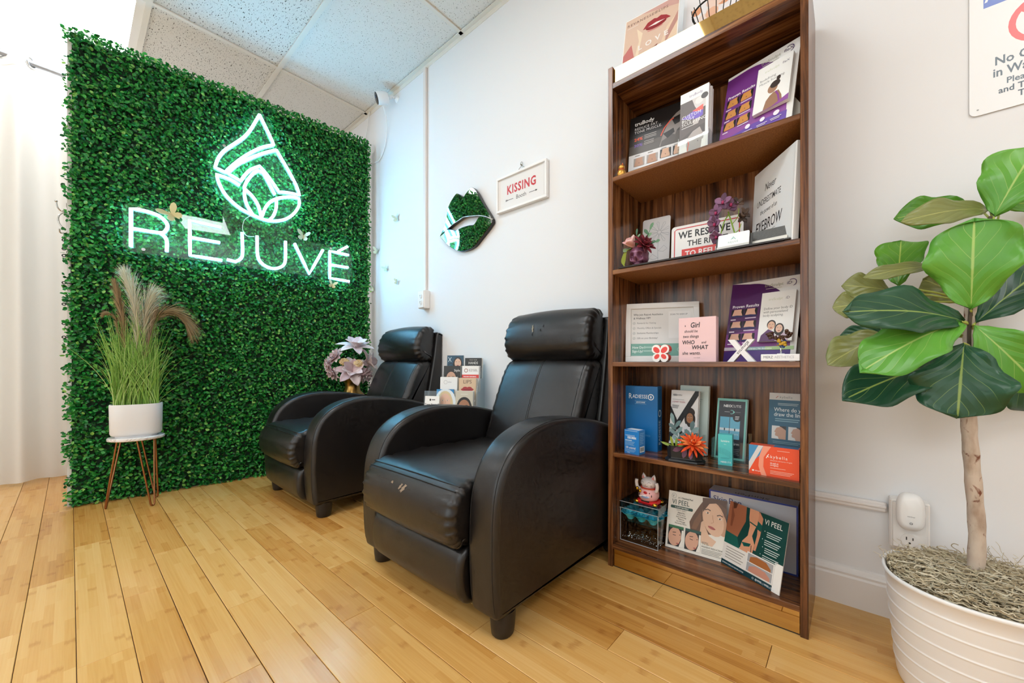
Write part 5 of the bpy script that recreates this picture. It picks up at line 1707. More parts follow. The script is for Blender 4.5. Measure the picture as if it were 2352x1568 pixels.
def d_custom(P):
    P.rect(0, 0, 1, 1, '#eceae8'); P.text('truBody', .32, .905, .038, '#5a4d84', sx=1.1)
    P.rect(.0, .30, .90, .855, '#574b47'); P.poly([(.42, .86), (.90, .86), (.90, .68), (.62, .66), (.52, .74)], '#cfcac8'); P.ell(.68, .80, .06, .05, '#e2dedd'); P.ell(.86, .84, .05, .045, '#3b3331')
    P.poly([(.04, .62), (.70, .70), (.82, .70), (.82, .56), (.70, .54), (.40, .56)], '#6a4fc0'); P.poly([(.44, .675), (.82, .72), (.82, .64), (.68, .635)], '#ee5a4a')
    P.poly([(0, .30), (.9, .30), (.9, .43), (.66, .42), (.30, .36)], '#473d3a'); P.poly([(.20, .06), (.30, .30), (.48, .37), (.72, .40), (.86, .26), (.80, .08)], '#a89e9a'); P.poly([(.46, .52), (.72, .55), (.66, .46), (.50, .46)], '#bdb5b2')
    P.text('CUSTOM', .07, .605, .046, '#f3f1f0', sx=1.0, space=1.1); P.text('BODY', .07, .55, .046, '#f3f1f0', sx=1.0, space=1.1); P.text('SCULPTING', .07, .495, .046, '#f3f1f0', sx=1.0, space=1.06); P.rect(.07, .46, .52, .468, '#e9e6e4')
    P.line([(.30, .28), (.34, .20), (.30, .10)], .012, '#e8562f'); P.ell(.66, .20, .006, .01, '#4d4442')
    P.poly([(0, 0), (.93, 0), (.93, .22), (.80, .20), (.76, .06), (.30, .06), (.26, .18), (0, .16)], '#f4f0ea')
leaflet('stack of narrow body sculpting leaflets in a clear holder, upper shelf', -.410, 1.258, Z1, .095, .228, .040, '#eceae8', d_custom, -4, 4, sheets=7, edge='#e3e1e0', name='leaflet_stack', cat='leaflets')
t = thing('leaflet_holder', 'clear acrylic holder gripping the narrow body sculpting leaflets', 'holder', (-.410, 1.256, Z1), -4, 4)
MB().box(-.052, -.0035, 0, .052, -.0015, .062).build('front_lip', ACRYLIC, t)
for s in (-1, 1): MB().box(s * .050 - .001, -.0015, 0, s * .050 + .001, .044, .075).build('side', ACRYLIC, t)
MB().box(-.05, .044, 0, .05, .046, .13).build('back', ACRYLIC, t)

def purple_board(name, label, x, y, z, yaw, tilt, flex):
    t, P = card(name, label, 'display board', x, y, z, yaw, tilt, .216, .279, .004, '#e9e6e2')
    c0, c1 = ('#6d2d7e', '#7b3a8e') if flex else ('#4f1f5c', '#5a2767')
    arc = [(0, 0), (0, 1.0 if not flex else .96)]
    for i in range(15):
        a = R(90 - 6 * i)
        arc.append((.28 + .62 * math.cos(a) * 1.0, .50 + .47 * math.sin(a)))
    arc += [(.91, .30), (.93, 0)]
    P.poly(arc, c0)
    P.poly([(0, 0), (.93, 0), (.91, .32), (.6, .40), (0, .34)], '#8f4d9b' if flex else '#7d3b84')
    P.poly([(0, 0), (.93, 0), (.93, .14), (.5, .17), (0, .12)], '#6a4aa6' if flex else '#4f3382')
    P.text('Proven Results', .045, .675, .036, '#f6f2f6', bold=.015, sx=1.0)
    for r_ in range(3):
        v = .555 - r_ * .155
        for c_ in range(2):
            u = .04 + c_ * .20
            if flex: belly(P, u, v, u + .19, v + .10, '#c98a45', '#150d08')
            else: belly(P, u, v, u + .19, v + .10, '#dfae96', '#120d10', '#26245a')
        P.rect(.04, v - .035, .12, v - .022, '#e9ddea'); P.rect(.26, v - .025, .42, v - .012, '#d9c8dc')
    P.text('truSculpt' , .50, .90, .036, '#a8a793', sx=1.05); P.text('fleX' if flex else 'iD', .80, .90, .036, '#54405f', sx=1.1); P.ring(.87, .915, .045, .007, '#4b2f63', a0=-70, a1=130); P.rect(.52, .872, .74, .878, '#c4c2b4')
    if flex:
        for u, r_ in ((.42, .028), (.62, .026), (.80, .030)):
            P.ell(u, .16, r_, r_, '#efe7f2'); P.rect(u - .07, .10, u + .07, .108, '#e2d4e6'); P.rect(u - .06, .082, u + .05, .09, '#e2d4e6')
        P.rect(.55, .02, .9, .027, '#cdb9dc')
    else:
        P.rect(0, .135, .97, .175, '#a9c98e'); P.rect(0, .135, .30, .175, '#d9cfdc'); P.rect(.30, .135, .6, .175, '#8fb0b4'); P.text('Easy to tolerate | No downtime', .26, .146, .018, '#f4f6f0', bold=.02)
    P.build(t)
    # the stapled booklet on its front
    bk = MB().box(.0, -.013, .062, .098, -.0025, .225).build('booklet', M('#f0eeea', .4), t)
    Q = Print(.098, .163, -.0131, x0=0, z0=.062)
    Q.rect(0, 0, 1, 1, '#f0eeea')
    Q.text('truSculpt', .22, .83, .05, '#cfd3b4', sx=.95); Q.text('fleX' if flex else 'iD', .72, .83, .05, '#6a5f74')
    if flex:
        Q.text('Redefining', .10, .66, .052, '#7d7a78', sx=.9); Q.text('Muscle Sculpting.', .10, .585, .052, '#7d7a78', sx=.86)
        Q.poly([(.30, .0), (.36, .18), (.46, .26), (.56, .30), (.70, .30), (.80, .16), (.84, .0)], '#9a7358'); Q.ell(.52, .40, .085, .10, '#a37b60'); Q.ell(.58, .47, .085, .075, '#2e211d'); Q.ell(.66, .57, .035, .05, '#2e211d'); Q.line([(.76, .02), (.70, .2), (.62, .30)], .03, '#8a3f8d')
        Q.poly([(0, 0), (1, 0), (1, .12), (.5, -.01)], '#8f4d9b')
    else:
        Q.text('Define your body iD', .10, .64, .047, '#6f6d6c', sx=.9); Q.text('with personalized', .10, .57, .047, '#6f6d6c', sx=.9); Q.text('body sculpting.', .10, .50, .047, '#6f6d6c', sx=.9)
        Q.poly([(.06, 0), (.10, .12), (.30, .24), (.48, .18), (.54, 0)], '#5b3564'); Q.poly([(.52, 0), (.56, .14), (.72, .18), (.86, .12), (.90, 0)], '#cbb4c4')
        Q.face(.38, .31, .085, '#e0b396', '#2b1c18', hairlong=False); Q.face(.62, .24, .08, '#e6bda4', '#241613')
    Q.build(bk)
    # easel back
    MB().prism([(.07, .0), (.125, .0), (.118, .06), (.085, .12), (.07, .13)], .02, .023).build('easel_strut', M('#b9b3aa', .6), t)
    return t
purple_board('treatment_board', 'purple display board with booklet of a bun-haired figure, upper shelf', -.236, 1.262, Z1, -14, 15, True)

# ---------------------------------------------------------------- shelf two
Z2 = 1.085
t, P = card('flower_card', 'white rounded card with line-drawn flower behind the skull', 'card', -.606, 1.405, Z2, 3, 6, .112, .236, .003, '#edeced', round_=.008)
LG = '#b5b6ba'
for k_ in range(9):
    a = R(20 + 40 * k_)
    cx, cz = .62, .74
    pts = [(cx + .06 * math.cos(a), cz + .03 * math.sin(a)), (cx + .36 * math.cos(a - .12), cz + .17 * math.sin(a - .12)), (cx + .40 * math.cos(a), cz + .19 * math.sin(a)), (cx + .36 * math.cos(a + .12), cz + .17 * math.sin(a + .12)), (cx + .06 * math.cos(a), cz + .03 * math.sin(a))]
    P.line([(min(max(p[0], .04), .96), p[1]) for p in pts], .005, LG)
P.ring(.62, .74, .035, .006, LG); P.line([(.62, .70), (.58, .45), (.62, .2), (.60, .05)], .006, LG)
for k_, (u, v, s) in enumerate(((.6, .42, 1), (.6, .3, -1), (.62, .18, 1))): P.line([(u, v), (u + s * .2, v + .08), (u + s * .32, v + .02), (u + s * .18, v - .02), (u, v)], .005, LG)
P.build(t)

t, P = card('warning_sign', 'white and red metal sign saying we reserve the right', 'sign', -.401, 1.360, Z2, 3, 4, .240, .158, .0025, '#f1efec', round_=.012)
P.line([(.05, .0), (.05, .90), (.08, .93), (.92, .93), (.95, .90), (.95, 0)], .022, '#c9252c')
P.text('WE RESERVE', .11, .70, .155, '#17171a', sx=.86, bold=.025, space=1.04); P.text('THE RIGHT', .24, .50, .125, '#2c2a2a', sx=.95, bold=.02)
P.rect(.16, .0, .84, .44, '#da3a33'); P.text('TO REFUSE', .21, .265, .125, '#f5efec', sx=.95, bold=.02); P.text('SERVICE', .30, .075, .125, '#f5efec', sx=.95, bold=.02)
P.build(t)

# purple skull planter
def skull(parent, mat):
    bm = bmesh.new(); bmesh.ops.create_icosphere(bm, subdivisions=5, radius=1.0)
    for v in bm.verts:
        d = v.co.copy()
        x, y, z = d.x, d.y, d.z
        up = max(z, 0)
        sx = .036 if z > -.2 else .036 - .016 * min(1, (-.2 - z) / .55)
        p = Vector((x * sx, y * (.042 if z > -.25 else .034), z * .041))
        if z < -.25: p.z -= .004
        front = max(0, -y)
        def pit(cx, cz, rx, rz, dep):
            q = ((x - cx) / rx) ** 2 + ((z - cz) / rz) ** 2
            return dep * max(0, 1 - q) ** .7 if (q < 1 and y < 0) else 0
        dd = pit(-.42, -.02, .27, .27, .016) + pit(.42, -.02, .27, .27, .016) + pit(0, -.36, .13, .17, .009)
        p.y += dd
        for s in (-1, 1):      # cheekbones, brow and temples
            q = ((x - s * .58) / .22) ** 2 + ((z + .34) / .14) ** 2
            if q < 1 and y < .2: p += Vector((s * .004, -.005, 0)) * (1 - q)
            q = ((x - s * .4) / .34) ** 2 + ((z - .27) / .10) ** 2
            if q < 1 and y < 0: p.y -= .003 * (1 - q)
            q = ((x - s * .85) / .25) ** 2 + ((z - .0) / .3) ** 2
            if q < 1: p.x -= s * .004 * (1 - q)
        if z < -.5 and y < .1:   # teeth and jaw
            p.y += .004
            tz = (z + .68) / .13
            if abs(tz) < 1 and abs(x) < .42:
                p.y -= (.0055 + .0018 * math.cos(x * 46)) * (1 - abs(tz)) ** .25 * (0.35 if abs(tz) < .12 else 1)
        v.co = p
    me = bpy.data.meshes.new('skull'); bm.to_mesh(me); bm.free()
    me.materials.append(mat); me.polygons.foreach_set('use_smooth', [True] * len(me.polygons))
    o = bpy.data.objects.new('skull', me); COL.objects.link(o); o.parent = parent
    return o
sk = thing('skull_planter', 'purple skull planter with pink and burgundy flowers', 'planter', (-.605, 1.268, Z2), 6)
o = skull(sk, M('#7b4a63', .3, .25, bump=(40, .2, .002))); o.location = (0, 0, .043)
MB().lathe([(.022, 0), (.024, .004), (.022, .012)], 24).build('base', M('#7b4a63', .3, .25), sk, smooth=True)
lily('pink_bloom', (-.015, -.014, .078), (-.3, -.6, .8), .045, .019, 5, ['#efc3bd', '#e9b1ac', '#f4d6cf'], sk, (.75, .3), -.15)
lily('burgundy_bloom', (.022, -.016, .078), (.7, -.55, .5), .045, .007, 9, ['#6d1626', '#4f0f1c', '#7d2030'], sk, (1.2, .8, .4), .15)
def sprig(parent, pts, n, L, W, cols, name='leaf_sprig', side=None):
    mb = MB(); q = catmull([Vector(p) for p in pts], 6)
    mb.use(M(cols[0], .5)).tube(q, .0009, 5)
    for i in range(n):
        f = (i + 1) / n; p = q[min(len(q) - 1, int(f * (len(q) - 1)))]
        t_ = (q[-1] - q[0]).normalized()
        s = (-1) ** i
        d = t_ * .7 + Vector((s * .8, -.15, .15)) if i < n - 1 else t_
        mb.use(M(cols[i % len(cols)], .5)); petal(mb, p, d, Vector((0, -1, .3)), L * random.uniform(.8, 1.1), W, .1, 5, 2, .2)
    return mb.build(name, None, parent, smooth=True)
GRN = ['#3f6a4b', '#55805a', '#6d8f68']
sprig(sk, [(-.012, .0, .08), (-.01, 0, .10), (-.008, -.004, .125)], 4, .026, .0045, GRN)
sprig(sk, [(.016, .0, .08), (.026, 0, .105), (.042, -.004, .135)], 5, .026, .007, GRN)
sprig(sk, [(.03, -.01, .075), (.05, -.015, .083), (.066, -.02, .082)], 2, .022, .007, GRN)
sprig(sk, [(-.03, -.005, .082), (-.038, -.012, .076)], 2, .026, .011, ['#6f8a63', '#7d9670'])
mb = MB(); mb.use(M('#8f9a34', .7))
for k_ in range(7):
    q = catmull([Vector((-.024, -.012, .074)), Vector((-.040 - .001 * k_, -.018, .066)), Vector((-.046 - .0022 * k_, -.020, .03)), Vector((-.044 + .0032 * (k_ - 3), -.022, .001))], 10)
    mb.tube(q, [.0014 + .0007 * (i % 2) for i in range(len(q))], 5)
mb.build('trailing_strands', None, sk, smooth=True)

# orchid in a glass bottle
ov = thing('orchid_vase', 'round glass bottle vase holding a dark purple orchid stem', 'vase', (-.292, 1.318, Z2))
MB().lathe([(.012, .0), (.030, .001), (.038, .010), (.040, .022), (.034, .036), (.020, .046), (.0125, .052), (.0115, .060), (.0125, .068), (.0155, .071), (.0155, .074), (.0105, .073), (.0105, .055), (.019, .044), (.033, .033), (.037, .020), (.034, .009), (.01, .004)], 32).build('bottle', clear_mat('vase_glass', '#cfc8b8', .02, 1.5, 1.6), ov, smooth=True)
STEM = M('#8db435', .5)
MB().tube(catmull([(.004, 0, .006), (.0, -.004, .06), (-.008, -.01, .10), (-.018, -.016, .14), (-.020, -.018, .146)], 6), .0022, 7).build('stem', STEM, ov, smooth=True)
MB().tube(catmull([(-.018, -.016, .138), (-.030, -.022, .115), (-.036, -.026, .09), (-.042, -.028, .062)], 6), .0018, 6).build('stem', STEM, ov, smooth=True)
MB().tube(catmull([(-.010, -.01, .105), (.008, -.012, .125), (.012, -.014, .15)], 6), .0013, 6).build('stem', STEM, ov, smooth=True)
MB().tube(catmull([(-.004, -.006, .075), (.012, -.012, .084), (.018, -.014, .10)], 6), .0013, 6).build('stem', STEM, ov, smooth=True)
PURP = ['#6d4760', '#7b5470', '#5a3a50', '#8a6080']
for c, ax, L in (((-.030, -.026, .172), (-.2, -.9, .2), .034), ((-.048, -.030, .142), (-.5, -.8, .1), .034), ((-.052, -.032, .108), (-.5, -.8, -.2), .032), ((-.012, -.022, .160), (.4, -.8, .2), .026), ((-.048, -.032, .068), (-.3, -.8, -.5), .026)):
    lily('orchid_bloom', c, ax, L, .012, 5, PURP, ov, (1.15,), .1)
    MB().ell(tuple(Vector(c) + Vector(ax).normalized() * .008), .005, .005, .006, 8, 6).build('orchid_lip', M('#a8305f', .5), ov, smooth=True)
for c, ax in (((.008, -.016, .166), (.5, -.6, .5)), ((.026, -.018, .128), (.7, -.6, .2)), ((.02, -.016, .118), (.5, -.7, -.3))):
    lily('faded_bloom', c, ax, .022, .008, 4, ['#4d3b30', '#5c4536', '#3e2f28'], ov, (1.0,), .1)
for c in ((-.044, -.028, .058), (-.037, -.026, .046)):
    MB().ell(c, .0058, .0058, .0075, 12, 8).build('bud', M('#a3c244', .5), ov, smooth=True)

t = thing('quote_canvas', 'white framed handwritten eyebrow quote standing angled on second shelf', 'picture', (-.198, 1.318, Z2), -50, 3)
MB().bbox(-.1055, 0, 0, .1055, .020, .283, .002).build('frame', M('#eceae8', .4), t)
P = Print(.199, .271, -.0006, z0=.006); P.rect(0, 0, 1, 1, '#e9e8e6')
INK = '#1b1a1b'
P.text('Never', .30, .73, .085, INK, sx=.66, shear=.18, bold=.004); P.text('UNDERESTIMATE', .10, .585, .070, INK, sx=.60, shear=.08, bold=.004, space=.98); P.text('the power of an', .20, .475, .052, INK, sx=.66, shear=.25, bold=.003)
P.text('EYEBROW', .09, .27, .125, INK, sx=.60, shear=.10, bold=.006); P.line([(.38, .22), (.62, .24)], .006, '#8b8a88')
P.build(t)
# long black tray at the shelf lip, with card stands
tr = thing('desk_tray', 'long thin dark glass tray along the second shelf front', 'tray', (-.405, 1.236, Z2 + .0008))
MB().bbox(-.258, -.020, 0, .258, .055, .003, .001).build('plate', M('#191514', .1, 0, .6), tr)
MB().box(-.258, -.021, -.0005, .258, -.020, .0045).build('edge', M('#2a201b', .15), tr)
ZR = Z2 + .0042
t = thing('card_holder', 'small black card stand with white logo cards, second shelf', 'card holder', (-.283, 1.236, ZR), -2, 14)
MB().box(-.052, .004, 0, .052, .006, .046).build('back_plate', M('#3a3937', .5), t)
MB().box(-.052, -.010, 0, .052, .004, .003).build('foot', M('#3a3937', .5), t)
MB().box(-.046, -.006, .003, .046, -.0045, .012).build('lip', M('#c9c6c0', .4), t)
cs_ = [MB().prism(rrect(.089, .05, .004), -.003 + i * .0012, -.0022 + i * .0012).build('business_card', M('#f0f0f0', .4), t, loc=(0, 0, .003)) for i in range(4)]
P = Print(.089, .05, -.0031, z0=.003)
P.line([(.47, .62), (.5, .78), (.53, .68)], .03, '#3f9d94'); P.line([(.43, .58), (.47, .68), (.54, .66), (.58, .57)], .03, '#5fb0a8'); P.text('REJUVÉ', .5, .36, .11, '#8fb5b0', 'CENTER', sx=1.0, space=1.2); P.build(t)
t = thing('card_holder', 'grey speckled stone card stand before the eyebrow quote', 'card holder', (-.190, 1.252, ZR), -6, 16)
SPK = M('#565654', .5, bump=(300, .5, .002), var=.35)
MB().box(-.058, .002, 0, .058, .006, .054).build('back_plate', SPK, t); MB().box(-.058, -.012, 0, .058, .002, .004).build('foot', SPK, t)
for i in range(3): MB().box(-.048, -.006 + i * .0015, .004, .048, -.005 + i * .0015, .018).build('business_card', M('#ddd9cf', .5), t)
# ---------------------------------------------------------------- shelf three (eye level)
Z3 = .749
t = thing('framed_notice', 'white framed membership notice on the middle shelf', 'picture', (-.563, 1.372, Z3), 22, 6)
W_, H_ = .268, .226
for x0, z0, x1, z1 in ((-W_ / 2, 0, W_ / 2, .020), (-W_ / 2, H_ - .020, W_ / 2, H_), (-W_ / 2, .020, -W_ / 2 + .020, H_ - .020), (W_ / 2 - .020, .020, W_ / 2, H_ - .020)):
    MB().bbox(x0, -.012, z0, x1, .004, z1, .0012).build('frame', M('#ecebe9', .3), t)
MB().box(-W_ / 2 + .018, -.004, .018, W_ / 2 - .018, .002, H_ - .018).build('sheet', M('#e6e5e3', .4), t)
P = Print(W_ - .04, H_ - .04, -.004, z0=.020)
P.text('Why join Rejuvé Aesthetics', .04, .86, .040, '#57585b', sx=.92, bold=.012); P.text('& Wellness VIP?', .04, .785, .040, '#57585b', sx=.92, bold=.012)
for i, s in enumerate(('Rewards for Visiting', 'Monthly Offers & Specials', 'Exclusive Memberships', 'Gift on your Birthday!')):
    P.ring(.05, .70 - i * .105, .026, .005, '#9aa5a4'); P.line([(.04, .70 - i * .105), (.048, .69 - i * .105), (.06, .712 - i * .105)], .006, '#9aa5a4'); P.text(s, .10, .686 - i * .105, .034, '#8a8b8d', sx=.95)
P.rect(.61, .38, .95, .93, '#efeeed'); P.text('SCAN TO SIGN UP', .635, .85, .032, '#77787b', sx=.88, bold=.012)
P.rect(0, .02, 1, .27, '#76ad9f'); P.text('How Do I', .02, .17, .05, '#e3f1ec', bold=.02, sx=.9); P.text('Sign-Up?', .02, .09, .05, '#e3f1ec', bold=.02, sx=.9); P.lines(.21, .18, .52, 2, .075, .03, '#a9cfc4', .2); P.ring(.78, .145, .045, .01, '#a9cfc4')
P.build(t)
bf = thing('butterfly_block', 'red and white butterfly-shaped block on the middle shelf', 'figurine', (-.523, 1.262, Z3))
def blobpoly(sc):
    out = []
    for cx, cz, rx, rz in ((.30, .15, .26, .30), (.36, .62, .33, .31)):
        pass
    pts = []
    for i in range(64):
        a = 2 * math.pi * i / 64
        r_ = .26 + .33 * abs(math.sin(2 * a)) ** .6 * (1.0 if math.sin(a) > 0 else .85)
        pts.append((r_ * math.cos(a) * sc, r_ * math.sin(a) * sc))
    return pts
bp = blobpoly(.064)
zmin = min(p[1] for p in bp)
bp = [(x, z - zmin) for x, z in bp]
MB().prism(bp, 0, .026).build('body', M('#f4f1ee', .4), bf)
MB().prism([(x * 1.004, .0002 + z) for x, z in bp], .0015, .0258).build('red_side', M('#e2493f', .4), bf)
for s in (-1, 1):
    P = Print(.08, .08, 0); P.ell(.5 + s * .175, .52, .165, .115, '#e8433c', s * 38); P.build(bf, 'red_wing')
    P = Print(.08, .08, 0); P.ell(.5 + s * .155, .235, .135, .095, '#e8433c', -s * 38); P.build(bf, 'red_wing')
t = thing('quote_block', 'pale pink wooden block with handwritten girl quote', 'sign block', (-.398, 1.262, Z3), 2)
MB().bbox(-.0595, 0, 0, .0595, .034, .146, .001).build('block', M('#eec9cb', .55, var=.06), t)
P = Print(.119, .146, -.0002)
INK = '#2b2225'
P.text('a', .17, .80, .05, INK, sx=.9, bold=.012); P.text('Girl', .32, .775, .115, INK, sx=.80, shear=.15, bold=.02); P.text('should be', .16, .665, .062, INK, sx=.85, shear=.12, bold=.008); P.text('two things', .12, .545, .066, INK, sx=.88, shear=.12, bold=.012)
P.text('WHO', .10, .40, .088, INK, sx=.85, shear=.1, bold=.02); P.text('and', .62, .41, .055, INK, sx=.9, shear=.12, bold=.006); P.text('WHAT', .36, .285, .088, INK, sx=.92, shear=.1, bold=.02); P.text('she wants.', .10, .165, .072, INK, sx=.95, shear=.12, bold=.008); P.text('coco chanel', .5, .085, .020, '#5d5054', 'CENTER')
P.build(t)
purple_board('treatment_board', 'purple display board with booklet of a couple on middle shelf', -.236, 1.335, Z3, -12, 15, False)
xs = thing('letter_block', 'white letter X block with black hashtag lettering, middle shelf', 'letter block', (-.262, 1.240, Z3))
sc = .001
XP = [(-38, 0), (-20, 0), (0, 24), (20, 0), (40, 0), (11, 34), (38, 67), (18, 67), (0, 45), (-17, 67), (-36, 67), (-10, 34)]
MB().prism([(x * sc, z * sc) for x, z in XP], 0, .020).build('block', M('#eeecee', .35), xs)
P = Print(.08, .067, 0); P.text('#Smartox', .735, .93, .135, '#2c2b2d', sx=.92, rot=-129.5, bold=.006); P.build(xs, 'lettering')
mz = thing('molecule_model', 'brown yellow and blue molecule model on a white plinth', 'model', (-.158, 1.236, Z3))
MB().bbox(-.048, -.008, 0.0015, .048, .030, .021, .0015).build('plinth', M('#f1f0f1', .3), mz)
for s in (-1, 1): MB().box(s * .042 - .003, -.005, 0, s * .042 + .003, .027, .0015).build('foot', DARK, mz)
P = Print(.096, .0195, -.0082, z0=.0015); P.text('MERZ', .07, .40, .36, '#4b4a66', sx=.95); P.text('AESTHETICS', .36, .40, .36, '#b2b4bd', sx=.86); P.build(mz)
MB().bbox(-.009, .004, .021, .009, .02, .023, .001).build('collar', M('#e3e3e4', .3), mz)
MB().tube([(0, .012, .022), (0, .012, .042)], .0022, 10).build('rod', CHROME, mz, smooth=True)
random.seed(9)
def lump(name, pts, r, col, n=5):
    mb = MB()
    for p in pts:
        for q in range(n):
            o_ = Vector((random.uniform(-1, 1), random.uniform(-1, 1), random.uniform(-1, 1))) * r * .7
            mb.ell(Vector(p) + o_, r * random.uniform(.45, .8), r * random.uniform(.45, .8), r * random.uniform(.45, .8), 8, 6)
    o = mb.build(name, M(col, .35, bump=(500, .6, .002)), mz, smooth=True)
    return o
lump('brown_domain', [(-.030, .012, .078), (-.024, .012, .071), (-.014, .012, .068), (-.004, .012, .068), (.006, .012, .068), (.016, .012, .071), (.022, .012, .078), (.018, .012, .083), (-.026, .012, .080)], .0068, '#4a2c1c')
lump('yellow_domain', [(-.004, .011, .060), (-.001, .011, .054), (.007, .011, .050)], .0072, '#c59a2a')
lump('blue_domain', [(-.005, .013, .048), (.002, .013, .045), (.008, .015, .055)], .0066, '#27468f')

# ---------------------------------------------------------------- shelf four
Z4 = .418
def carton(name, label, cat, x, y, z, yaw, w, h, d, col):
    t = thing(name, label, cat, (x, y, z), yaw)
    MB().bbox(-w / 2, 0, 0, w / 2, d, h, .0008).build('carton', M(col, .32), t)
    return t, Print(w, h, -.0001)
t, P = carton('product_box', 'tall glossy blue product box on the fourth shelf', 'box', -.625, 1.327, Z4, 2, .128, .240, .045, '#0f6aa8')
P.rect(0, 0, 1, 1, '#1069a8'); P.rect(0, .70, .30, 1, '#0e5f9b')
P.text('R', .10, .80, .085, '#eef4f8', sx=.80); P.text('ADIESSE', .225, .81, .058, '#eef4f8', sx=.86); P.ring(.80, .835, .048, .012, '#eef4f8'); P.rect(.775, .828, .825, .842, '#eef4f8'); P.rect(.79, .812, .81, .858, '#eef4f8')
P.rect(.30, .765, .66, .768, '#9cc4de'); P.text('LIDOCAINE', .48, .737, .020, '#dcebf4', 'CENTER', bold=.02); P.rect(.30, .722, .66, .725, '#9cc4de'); P.text('AESTHETICS', .40, .22, .026, '#6fa9cf')
P.build(t)
MB().box(.0642, .006, .01, .0643, .039, .23).build('side_print', M('#0c5a94', .35), t)
Q = Print(.21, .045, 0); Q.text('RADIESSE', .06, .30, .40, '#cfe2ef', sx=.85); Q.ring(.62, .48, .30, .09, '#cfe2ef')
o = Q.build(t, 'side_lettering'); o.rotation_euler = (0, R(-90), R(90)); o.location = (.0645, .042 - .0, .115); 
t, P = carton('product_box', 'small light blue vial carton before the tall blue box', 'box', -.624, 1.246, Z4, -8, .062, .086, .040, '#2f86d2')
P.rect(0, 0, 1, 1, '#2d84d1')
P.text('incobotulinumtoxinA', .06, .74, .062, '#d5e7f6', sx=.62); P.text('XEOMIN', .20, .625, .095, '#f4f8fb', sx=.85, bold=.03); P.lines(.06, .54, .52, 1, .05, .03, '#dcebf7'); P.lines(.06, .49, .72, 4, .045, .016, '#9cc7ea'); P.text('100 units/vial', .08, .21, .095, '#f2f7fb', sx=.70, bold=.01); P.lines(.06, .16, .8, 3, .04, .014, '#9cc7ea'); P.text('MERZ', .2, .03, .04, '#e3eff9'); P.lines(.05, .95, .9, 1, .05, .018, '#bcd9f0')
P.build(t)
MB().box(.0311, .006, .008, .0313, .034, .028).build('barcode_patch', M('#eef1f3', .4), t)
for i in range(9): MB().box(.0313, .009 + i * .0026, .011, .0314, .009 + i * .0026 + (.0012 if i % 3 else .0018), .025).build('barcode_bar', DARK, t)
for i, w_ in enumerate((.026, .022, .024, .02, .024, .018, .022)): MB().box(.0311, .006, .074 - i * .006, .0312, .006 + w_, .0755 - i * .006).build('side_line', M('#9cc7ea', .4), t)
MB().box(-.022, .006, .0861, .026, .034, .0866).build('top_flap', M('#e6ecf1', .4), t)

pl = thing('flower_trough', 'black octagonal trough with orange flower and grey-green sprigs', 'planter', (-.437, 1.262, Z4), 5)
BK = M('#1b1b1c', .4)
def octo(w, d, c): return [(-w + c, -d), (w - c, -d), (w, -d + c), (w, d - c), (w - c, d), (-w + c, d), (-w, d - c), (-w, -d + c)]
mb = MB(); rings = [(.062, .031, 0), (.063, .032, .003), (.0615, .0305, .008), (.056, .026, .011), (.0555, .0255, .014), (.057, .027, .050), (.0575, .0275, .052), (.053, .023, .052), (.052, .022, .044)]
vs, fs = [], []
for w_, d_, z_ in rings: vs += [(x, y, z_) for x, y in octo(w_, d_, .017)]
for i in range(len(rings) - 1):
    for q in range(8): fs.append((i * 8 + q, i * 8 + (q + 1) % 8, (i + 1) * 8 + (q + 1) % 8, (i + 1) * 8 + q))
fs += [tuple(range(7, -1, -1)), tuple((len(rings) - 1) * 8 + q for q in range(8))]
mb.add(vs, fs).build('trough', BK, pl)
mb = MB(); mb.add([(x, y, .0445) for x, y in octo(.0515, .0215, .015)], [tuple(range(8))]); mb.build('filler', M('#7d6b35', .9, bump=(200, 1, .004)), pl)
SAGE = ['#5a7577', '#6d8789', '#4a6366']
random.seed(31)
sprig(pl, [(-.012, -.005, .045), (-.022, -.008, .085), (-.034, -.008, .125)], 8, .036, .0075, SAGE)
sprig(pl, [(.012, .0, .045), (.018, -.004, .075), (.022, -.004, .105)], 6, .036, .009, SAGE)
sprig(pl, [(.0, .005, .045), (.0, .0, .07), (.004, .0, .088)], 4, .026, .006, SAGE)
mb = MB()
for b, d_, L in (((-.03, -.012, .045), (-.9, -.3, .35), .05), ((-.026, -.012, .045), (.1, -.2, 1), .035), ((-.02, -.014, .048), (.8, -.3, .5), .045), ((-.035, -.01, .045), (-.2, -.3, 1), .04), ((-.01, -.012, .046), (.3, -.3, .9), .04)):
    mb.use(M(random.choice(['#96a83a', '#7f9636', '#a8b650']), .5)); petal(mb, b, d_, (0, -1, .3), L, .005, .1, 5, 2, .2)
mb.build('air_plant', None, pl, smooth=True)
lily('orange_bloom', (.030, -.022, .062), (.35, -.55, .75), .050, .0042, 13, ['#e8571f', '#f06f2e', '#d9480f', '#f28a4a'], pl, (1.35, 1.0, .65, .35), .25)
MB().ell((.030, -.022, .072), .009, .009, .008, 10, 8).build('flower_centre', M('#e9c7a0', .8), pl, smooth=True)
mb = MB()
for b, d_ in (((.012, -.03, .052), (-.2, -.4, -.9)), ((.026, -.033, .052), (.1, -.4, -.9)), ((.0, -.026, .05), (-.6, -.5, -.2))):
    mb.use(M(random.choice(['#57283f', '#6b3652']), .5)); petal(mb, b, d_, (0, -1, .2), .036, .009, .05, 5, 2, .15)
mb.build('plum_leaves', None, pl, smooth=True)

